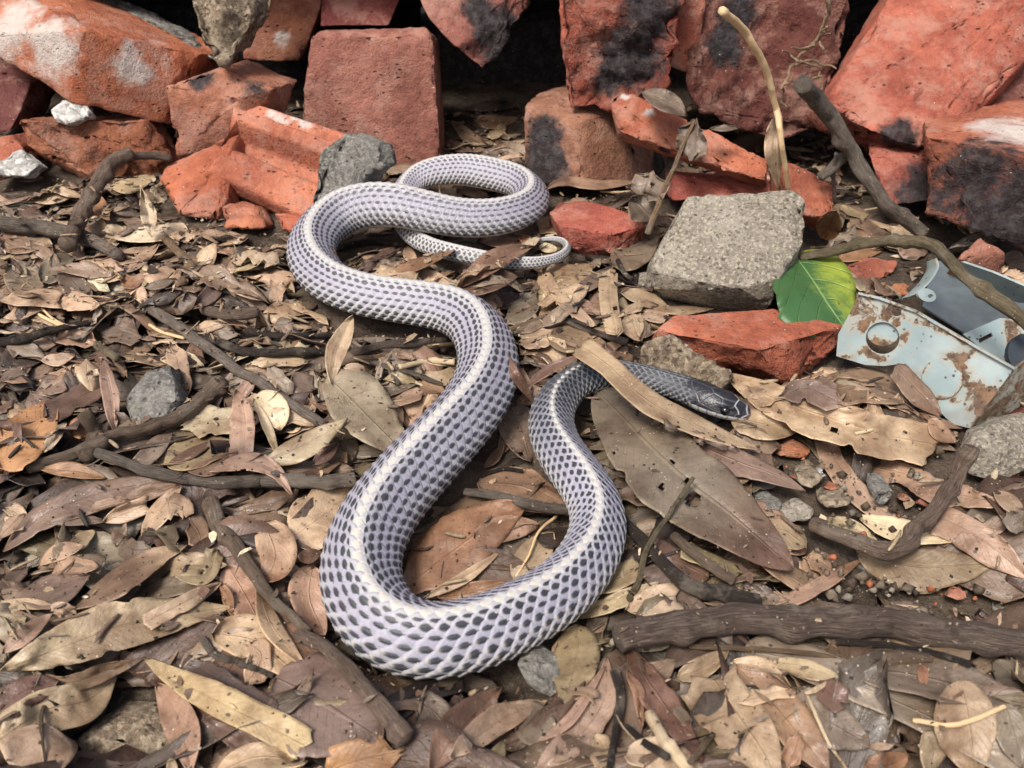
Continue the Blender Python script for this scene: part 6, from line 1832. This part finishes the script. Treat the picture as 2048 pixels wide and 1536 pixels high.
# in and on the pile
ST('C', [(980, 400), (1100, 560), (1190, 690), (1290, 850), (1400, 1010), (1560, 1130)], 80, 'grey', 'dark grey stick leaning in the pile behind the metal box', name='branch', cat='branch', zs=[118, 92, 70, 50, 30, 14], taper=(1.1, .8), knots=(.42, .86))
ST('C', [(1180, 760), (1110, 820), (1060, 860)], 52, 'grey', 'broken side fork of the dark grey stick', zs=[60, 54, 48], taper=(1, .9))
ST('C', [(1140, 740), (1128, 860), (1140, 980)], 20, 'grey', 'thin hooked twig beside the dark grey stick', zs=[66, 46, 26])
ST('C', [(975, 1240), (1150, 1210), (1290, 1175), (1440, 1165), (1580, 1175), (1680, 1250), (1800, 1370), (1950, 1470), (2080, 1590)], 58, 'olive',
   'long rooty stick from the cement block over the metal box', name='branch', cat='branch', zs=[22, 30, 42, 52, 56, 56, 52, 46, 40], taper=(.8, 1.15), knots=(.22, .38, .43, .48, .55, .8), rough=.16)
ST('C', [(590, 50), (700, 160), (780, 290), (830, 430), (865, 620), (910, 910)], 32, 'straw', 'pale straw stem standing up from behind the cement block', name='straw_stem', cat='stem', zs=[170, 150, 128, 104, 84, 52], taper=(1.25, .7), knots=(.02,))
LF('C', [(870, 530), (845, 700), (860, 910)], 90, 'tan', 'dry tan leaf hanging along the straw stem', 'lance', zs=[98, 78, 52], settle_on=False, curl=.2)
LF('C', [(200, 440), (330, 500), (420, 560)], 110, 'greybrown', 'withered grey leaf draped over the slanting brick sliver', 'lance', zs=[86, 80, 74], settle_on=False, curl=.3)
LF('C', [(460, 590), (450, 680), (440, 760)], 150, 'greybrown', 'upper ragged lobe of the withered leaf on the brick sliver', 'scrap', zs=[72, 64, 56], settle_on=False, ragged=.3)
LF('C', [(530, 620), (600, 620), (680, 615)], 30, 'greybrown', 'thin withered leaf tip sticking out over the brick sliver', 'lance', zs=[70, 70, 70], settle_on=False)
ST('C', [(455, 580), (390, 730), (320, 890), (230, 1130)], 26, 'tan', 'stalk of the withered leaves left of the cement block', name='leaf_stalk', cat='stem', zs=[74, 58, 40, 16], taper=(.6, 1.3))
LF('C', [(250, 830), (230, 900), (210, 960)], 170, 'greybrown', 'ragged withered leaf on the left of the stalk', 'scrap', zs=[44, 38, 30], settle_on=False, ragged=.4, holes=[(250, 890, 12)])
LF('C', [(150, 950), (210, 1010), (260, 1070)], 150, 'greybrown', 'lower withered leaf half above the flat orange flake', 'lance', zs=[32, 26, 18], settle_on=False)
LF('B', [(1425, 1110), (1540, 1060), (1760, 1075), (1990, 1060)], 62, 'brown', 'long brown twisted leaf from the snake coil to the withered leaf', 'lance', zs=[34, 22, 18, 18], curl=.3, settle_on=False)
ST('C', [(0, 925), (80, 930), (150, 925)], 12, 'straw', 'thin straw lying under the long brown leaf')
LF('E', [(1960, 260), (1960, 420), (2000, 640)], 110, 'tan', 'rolled tan leaf with a hole, upright behind the neck', 'strip', curl=-.5, zs=[14, 15, 16], holes=[(1990, 490, 14)])
LF('E', [(1590, 360), (1720, 470), (1880, 590)], 80, 'pink', 'thin pink-brown leaf lying behind the neck', 'lance', curl=.25, zs=[14, 13, 12])
LF('C', [(1010, 1260), (1060, 1320), (1190, 1350)], 40, 'pale', 'pale leaf edge behind the top of the green leaf', 'strip')
leaf_px([(1588, 508), (1625, 560), (1660, 615), (1699, 668)], 168, 'tan', 'fresh green leaf turning yellow, under the cement block beside the metal box', 'ovate', curl=.06, crease=.12, wave=.05,
        zs=[22, 22, 18, 12], settle_on=False, name='green_leaf', cat='leaf', mat=M_GREEN)
# fine roots hanging in front of the dark red brick
def roots():
    e = bpy.data.objects.new('root_tuft', None); COL.objects.link(e)
    e['label'] = 'fine tangled pale roots hanging in front of the dark red brick'; e['category'] = 'roots'; e.empty_display_size = .01
    main = [[(1655, 0), (1650, 50), (1625, 85), (1592, 125), (1572, 165), (1562, 180)], [(1592, 122), (1575, 112), (1565, 104)], [(1605, 120), (1630, 130), (1642, 150), (1640, 185)],
            [(1592, 125), (1620, 118), (1650, 128), (1672, 140)], [(1650, 50), (1648, 70), (1665, 68)], [(1645, 100), (1643, 80), (1650, 60)], [(1572, 165), (1560, 200), (1572, 215)],
            [(1625, 85), (1600, 100), (1580, 95)], [(1640, 150), (1620, 160), (1612, 170)]]
    rr = np.random.default_rng(9)
    for k, q in enumerate(main):
        C = catmull(np.array(q, float), 26)
        C = C + np.stack([fbm(np.stack([C[:, 1] * .08 + k * 9 + m * 30, C[:, 0] * 0, C[:, 0] * 0], 1), 2, 3) for m in (0, 1)], 1) * 9
        P = at_y(C[:, 0], C[:, 1], .615 + .01 * np.sin(np.linspace(0, 3, 26)))
        R = np.full(26, .0014 if k == 0 else .0009) * np.linspace(1.1, .6, 26)
        V, Q, tr, uv, G = tube_geo(P, R, 6, (), rr, .15)
        me = new_mesh('root', V, Q, M_BARK, tris=tr)
        set_attr(me, 'col', np.tile(np.array((.52, .38, .24)), (len(V), 1)), 'COLOR'); set_attr(me, 'luv', uv, 'VEC2')
        link('root', me, parent=e)
roots()

# ---------------- things lying over the snake
H = np.maximum(H, SNK)
LF('J', [(560, 50), (760, 190), (960, 380), (1150, 520), (1400, 640), (1700, 770), (1960, 860)], 185, 'pink', 'long folded tan leaf lying across the neck of the snake', 'torn0', zs=[33, 34, 32, 26, 19, 14, 10], curl=.34, crease=.12, settle_on=True, gap=.0012)
LF('J', [(1000, 330), (1150, 560), (1450, 800), (1800, 960), (2080, 1060), (2330, 1190)], 240, 'mauve', 'smooth red-brown leaf with a thin tip below the head', 'lance', zs=[12, 11, 9, 8, 7, 6], curl=.1)
LF('J', [(680, 400), (900, 620), (1150, 880), (1450, 1150), (1750, 1380), (2230, 1800)], 640, 'greybrown', 'big wavy grey-brown leaf with holes, to the right of the neck', 'ovate', zs=[14, 16, 17, 17, 16, 11], curl=.12, wave=.10, crease=.10, tilt=.05,
   holes=[(1280, 955, 20), (1185, 1155, 26), (1440, 1250, 62), (1400, 1110, 26), (820, 885, 10)], nv=90, tipcol='redbrown')
LF('J', [(130, 370), (300, 230), (560, 110)], 80, 'redbrown', 'dark brown narrow leaf tucked behind the neck bend', 'lance', zs=[14, 18, 24], curl=.2, settle_on=False)
LF('E', [(1305, 700), (1390, 860), (1510, 1035)], 72, 'redbrown', 'narrow dark brown leaf leaning on the flank of the snake', 'lance', zs=[30, 26, 10], curl=.15, settle_on=False)
LF('E', [(1080, 400), (1240, 330), (1420, 300)], 150, 'redbrown', 'dark brown leaf under the one that crosses the tail', 'lance', zs=[14, 14, 13], curl=.2)
LF('E', [(1065, 365), (1220, 250), (1350, 180), (1515, 120)], 125, 'red', 'red-brown leaf lying across the tail', 'lance', zs=[15, 20, 19, 13], curl=.15)
LF('E', [(608, 300), (820, 235), (1055, 145)], 72, 'rust', 'orange-tan narrow leaf resting on the tail', 'lance', zs=[12, 14, 17], curl=.2)
LF('E', [(300, 880), (500, 1080), (760, 1340)], 330, 'grey', 'large flat grey-tan leaf at the left of the front coil', 'ovate', curl=.06, crease=.08, zs=[18, 15, 14])
LF('E', [(455, 525), (400, 640), (350, 760), (330, 930)], 125, 'tan', 'curled upright tip of the large grey-tan leaf', 'lance', zs=[34, 28, 22, 18], curl=.25, settle_on=False)
LF('D', [(600, 780), (650, 980), (670, 1210)], 112, 'pink', 'narrow upright tan-pink leaf beside the speckled grey stone', 'lance', zs=[24, 17, 12], curl=.15)
LF('D', [(1480, 1010), (1600, 1080), (1640, 1200)], 180, 'pale', 'pale papery leaf right of the gnarled stick tip', 'ovate', ragged=.12, curl=.15)
LF('D', [(1070, 1190), (1240, 1150), (1430, 1130)], 180, 'pale', 'pale torn leaf under the tip of the gnarled stick', 'scrap', ragged=.3, curl=.15)
LF('D', [(1380, 960), (1430, 1120), (1420, 1390)], 140, 'pink', 'pointed pinkish leaf with a dark stained middle', 'torn1', curl=.15, tipcol='mauve', zs=[22, 18, 14])
LF('D', [(1500, 1040), (1560, 1180), (1630, 1360)], 60, 'tan', 'tan sliver pointing down beside the stained leaf', 'lance')
LF('D', [(1530, 1400), (1750, 1300), (1920, 1210), (2035, 1130)], 150, 'yellow', 'rolled yellowish-tan leaf above the grey-brown stick', 'lance', curl=-.35, zs=[14, 16, 18, 22])
LF('D', [(1830, 1400), (1930, 1320), (1985, 1270)], 80, 'redbrown', 'dark glossy leaf piece under the rolled leaf', 'lance')
LF('D', [(1225, 1440), (1450, 1390), (1600, 1440), (1710, 1580)], 105, 'pink', 'arched pink-tan leaf with a bite in its edge over the grey-brown stick', 'lance', curl=.15, holes=[(1430, 1450, 26)])
LF('D', [(240, 1430), (420, 1440), (620, 1480)], 90, 'rust', 'brown-orange leaf in front of the gnarled stick', 'lance', curl=.2)
LF('D', [(260, 1320), (330, 1230), (380, 1160)], 60, 'pale', 'pale curled flake left of the gnarled stick', 'scrap', ragged=.3, curl=.3)
ST('I', [(350, 10), (250, 170), (120, 370), (80, 520), (25, 635)], 34, 'olive', 'dark-tipped stalk standing over the big wavy leaf', name='leaf_stalk', cat='stem', zs=[30, 26, 22, 17, 13], taper=(.6, 1.1))
ST('D', [(870, 580), (950, 630), (1080, 665)], 20, 'straw', 'thin yellow twig crossing the straight grey stick')
ST('D', [(140, 490), (240, 530), (370, 600)], 20, 'straw', 'frayed straw bundle at the left')
ST('D', [(240, 480), (300, 540), (380, 590)], 14, 'straw', 'thin loose straw over the straw bundle')
ST('K', [(790, 175), (850, 165), (915, 150)], 26, 'pale', 'tiny pale wood splinter on the long tan leaf')
# ---------------- single leaves on top of the litter, each its own thing
MARKS = [('the flat speckled grey stone', 300, 800), ('the thick upright twig', 185, 420), ('the long straight grey stick', 430, 700), ('the long gnarled brown stick', 260, 870), ('the grooved brick', 500, 400),
         ('the hollow brick piece', 180, 320), ('the left bend of the snake', 575, 520), ('the snake head', 1500, 845), ('the tail tip', 1150, 490), ('the cement block', 1330, 610), ('the square upright brick', 760, 340),
         ('the metal box', 1800, 860), ('the forked stick', 1800, 1100), ('the thick branch', 1600, 1300), ('the pitted stone', 1085, 1400), ('the long yellowish leaf', 470, 1400), ('the clay clod', 240, 1450),
         ('the largest tan leaf', 300, 1260), ('the front coil', 850, 1380), ('the glassy pebble', 70, 1120), ('the left plaster lump', 40, 340), ('the big wavy leaf', 1450, 1100), ('the large curled leaf', 700, 800),
         ('the middle of the snake', 900, 760), ('the brown brick', 1180, 370), ('the brown mortar lump', 1340, 720), ('the flat orange flake', 1200, 520), ('the black-sided brick', 1900, 440), ('the thin black twig', 120, 650),
         ('the wide orange-pink leaf', 1500, 1450), ('the smooth pink leaf', 1990, 1130), ('the brown twig with a broken end', 760, 1400)]
WORD = {'tan': 'tan', 'pink': 'pinkish', 'brown': 'brown', 'mauve': 'mauve-brown', 'redbrown': 'dark red-brown', 'grey': 'grey-tan', 'dark': 'blackish', 'pale': 'pale', 'red': 'reddish', 'olive': 'olive', 'greybrown': 'grey-brown', 'yellow': 'yellowish', 'rust': 'rusty'}
used = {}
def auto_label(cn, px, L, W, sh):
    shp = {'scrap': 'torn leaf scrap', 'lance': 'narrow leaf', 'torn0': 'broken leaf', 'strip': 'leaf strip', 'ovate': 'oval leaf', 'drop': 'tapered leaf'}[str(sh)]
    size = 'tiny' if L < .016 else 'small' if L < .026 else 'medium' if L < .04 else 'large'
    order = sorted(MARKS, key=lambda m: math.hypot(m[1] - px[0], (m[2] - px[1]) * 1.3))
    for m in order[:6]:
        dx, dy = px[0] - m[1], (px[1] - m[2])
        side = ('right of' if dx > 0 else 'left of') if abs(dx) > abs(dy) * 1.2 else ('in front of' if dy > 0 else 'behind')
        d = math.hypot(dx, dy)
        near = 'just ' if d < 70 else '' if d < 150 else 'well '
        for t in (f'{WORD[cn]} {shp} {near}{side} {m[0]}', f'{size} {WORD[cn]} {shp} {near}{side} {m[0]}'):
            if t not in used:
                used[t] = 1
                return t
    return None

KEEP = [(1140, 1960, 680, 960), (1150, 1620, 780, 1180), (1520, 2048, 480, 880), (1180, 2048, 1180, 1360), (280, 640, 1270, 1520), (780, 1080, 980, 1200), (620, 840, 620, 900), (0, 480, 1150, 1350), (1700, 2000, 1020, 1180)]
def single(G, c, uv, L, W, sh):
    px = to_px(G[G.shape[0] // 2, G.shape[1] // 2][None])[0][0]
    if not (0 < px[0] < 2048 and 0 < px[1] < 1536): return
    if any(a < px[0] < b and c_ < px[1] < d_ for a, b, c_, d_ in KEEP): return
    cn = min(LC, key=lambda k: np.linalg.norm(np.array(LC[k]) / sum(LC[k]) - c / c.sum()) + .3 * abs(np.log(sum(LC[k]) / c.sum())))
    if cn not in WORD: cn = 'brown'
    lb = auto_label(cn, px, L, W, sh)
    if lb is None: return
    V, Q = two_sided(G, .00026)
    me = new_mesh('dry_leaf', V, Q, M_LEAF)
    set_attr(me, 'col', np.clip(np.tile(c, (len(V), 1)), 0, 1), 'COLOR'); set_attr(me, 'luv', np.vstack([uv, uv]), 'VEC2')
    o = link('dry_leaf', me, label=lb, cat='leaf', group='loose leaves on top of the litter')
    recentre(o, tuple(G[G.shape[0] // 2, G.shape[1] // 2]))
OBST[SNK > .004] = 1
K2 = ['tan', 'pink', 'brown', 'mauve', 'grey', 'pale', 'redbrown', 'red']
W2 = np.array([.24, .18, .17, .10, .10, .09, .06, .06])
scatter(110, .42, .70, (.017, .040), (.25, .5), False, K2, W2, single)
scatter(16, .17, .42, (.010, .024), (.3, .6), False, K2, W2, single)

# ---------------- crumbs: bits of leaf, bark and soil lying everywhere
def crumbs(n, name, mat, cols, size, label, area, flat, seed, depth_bias=1.0, cat=None):
    r = np.random.default_rng(seed)
    Y = r.uniform(.15, .80, n * 2); X = r.uniform(-1, 1, n * 2) * (Y * 1.28 + .1) * .6
    i, j = cell(X, Y)
    ok = (SNK[i, j] == 0) & (OBST[i, j] == 0)
    if cat == 'leaf crumbs':
        q = to_px(np.stack([X, Y, Y * 0], 1))[0]
        ok &= r.random(n * 2) < np.clip(1.25 - (q[:, 1] - 420) / 420 - np.clip(q[:, 0] - 1000, 0, 600) / 900, .07, 1)
    if area is not None:
        ok &= H[i, j] < ground_z(X, Y) + .009
        ok &= area[i, j] | (r.random(n * 2) < .004)
    X, Y, i, j = X[ok][:n], Y[ok][:n], i[ok][:n], j[ok][:n]
    m = len(X)
    Z = H[i, j]
    s = size[0] * (size[1] / size[0]) ** (r.random(m) ** 2.2)
    if flat:
        base = np.array([[-1, -.45, 0], [-.2, -.6, .12], [.9, -.35, 0], [1.1, .2, .1], [.1, .55, .05], [-.8, .4, .15]])
        tri = np.array([[0, 1, 5], [1, 4, 5], [1, 2, 4], [2, 3, 4]])
    else:
        base = np.array([[1, 0, 0], [-1, 0, 0], [0, 1, 0], [0, -1, 0], [0, 0, 1], [0, 0, -1]]) * .7
        tri = np.array([[0, 2, 4], [2, 1, 4], [1, 3, 4], [3, 0, 4], [2, 0, 5], [1, 2, 5], [3, 1, 5], [0, 3, 5]])
    P = base[None] * s[:, None, None] * r.uniform(.6, 1.3, (m, len(base), 1 if flat else 3))
    if flat:
        P[..., 1] *= r.uniform(.3, 1.2, m)[:, None]
        P[..., 2] += P[..., 0] * r.normal(0, .3, m)[:, None] + P[..., 1] * r.normal(0, .35, m)[:, None]
    a = r.uniform(0, 6.283, m); ca, sa = np.cos(a)[:, None], np.sin(a)[:, None]
    V = np.stack([P[..., 0] * ca - P[..., 1] * sa + X[:, None], P[..., 0] * sa + P[..., 1] * ca + Y[:, None], P[..., 2] + Z[:, None] + s[:, None] * (.25 if flat else .35)], -1)
    T = (tri[None] + (np.arange(m) * len(base))[:, None, None]).reshape(-1, 3)
    me = new_mesh(name, V.reshape(-1, 3), None, mat, smooth=False, tris=T)
    C = np.array(cols)[r.integers(0, len(cols), m)] * r.uniform(.7, 1.2, (m, 1))
    set_attr(me, 'col', np.repeat(np.clip(C, 0, 1), len(base), 0), 'COLOR')
    set_attr(me, 'luv', np.tile(base[:, :2], (m, 1)) + .3, 'VEC2')
    for q in ('stain_or_shade', 'pale', 'rough'):
        set_attr(me, q, np.zeros(len(V) * len(base)))
    link(name, me, label=label, kind='stuff', cat=cat)
MC = N('crumb'); M_CRUMB = MC.done(MC.mix(MC.ramp(MC.noise(500, 2), .3, .7), MC.attr('col', 'Color'), MC.mix(1.0, MC.attr('col', 'Color'), (.6, .58, .55), 'MULTIPLY')), .85, None, .25)
crumbs(6500, 'leaf_crumbs', M_CRUMB, [LC[k] for k in ('tan', 'brown', 'mauve', 'redbrown', 'grey', 'dark', 'pink', 'pale')], (.0008, .0040), 'tiny flakes of crushed leaf strewn over the litter', None, True, 5, cat='leaf crumbs')
crumbs(5000, 'soil_crumbs', M_CRUMB, [(.09, .065, .045), (.05, .036, .026), (.15, .11, .075), (.30, .25, .18)], (.0004, .0013), 'grains of soil and sand dusted over leaves', None, False, 6, cat='soil crumbs')
crumbs(9000, 'gravel', M_CRUMB, [(.10, .075, .05), (.16, .125, .09), (.22, .19, .15), (.07, .05, .036), (.28, .24, .18), (.13, .10, .07), (.36, .12, .06)], (.0008, .0048), 'gritty soil and fine gravel in the bare patches', SOIL, False, 7, cat='gravel')

def splinters(n, seed):
    r = np.random.default_rng(seed)
    m = Mass()
    k = 0
    while k < n:
        Y = r.uniform(.16, .72); X = r.uniform(-1, 1) * (Y * 1.28 + .1) * .58
        i, j = cell(np.array([X]), np.array([Y]))
        if SNK[i[0], j[0]] > 0 or OBST[i[0], j[0]] > 0: continue
        px = to_px(np.array([[X, Y, 0.]]))[0][0]
        if px[1] > 900 and r.random() < .6: continue
        L = r.uniform(.003, .014) * (1 if px[1] > 700 else 1.2); a = r.uniform(0, 3.14); R_ = r.uniform(.0003, .0011)
        t = np.linspace(-.5, .5, 6)
        bend = r.normal(0, .15)
        P = np.stack([X + L * t * math.cos(a) - bend * L * t * t * math.sin(a), Y + L * t * math.sin(a) + bend * L * t * t * math.cos(a), t * 0], 1)
        h = h_at(P[:, 0], P[:, 1])
        P[:, 2] = max(h.mean(), np.percentile(h, 70)) + R_ + t * L * r.normal(0, .15)
        V, Q, tr, uv, G = tube_geo(P, np.full(6, R_) * np.array([.6, 1, 1, 1, .9, .5]), 5, (), r, .2)
        c = np.array([(.36, .27, .17), (.26, .19, .12), (.05, .04, .03), (.16, .11, .08), (.30, .23, .15)][r.integers(0, 5)])
        m.add(V, Q, c, uv, tr); k += 1
    m.build('twig_bits', M_CRUMB, 'thin dry stalks and splinters strewn through the litter', cat='twig bits')
splinters(260, 44)
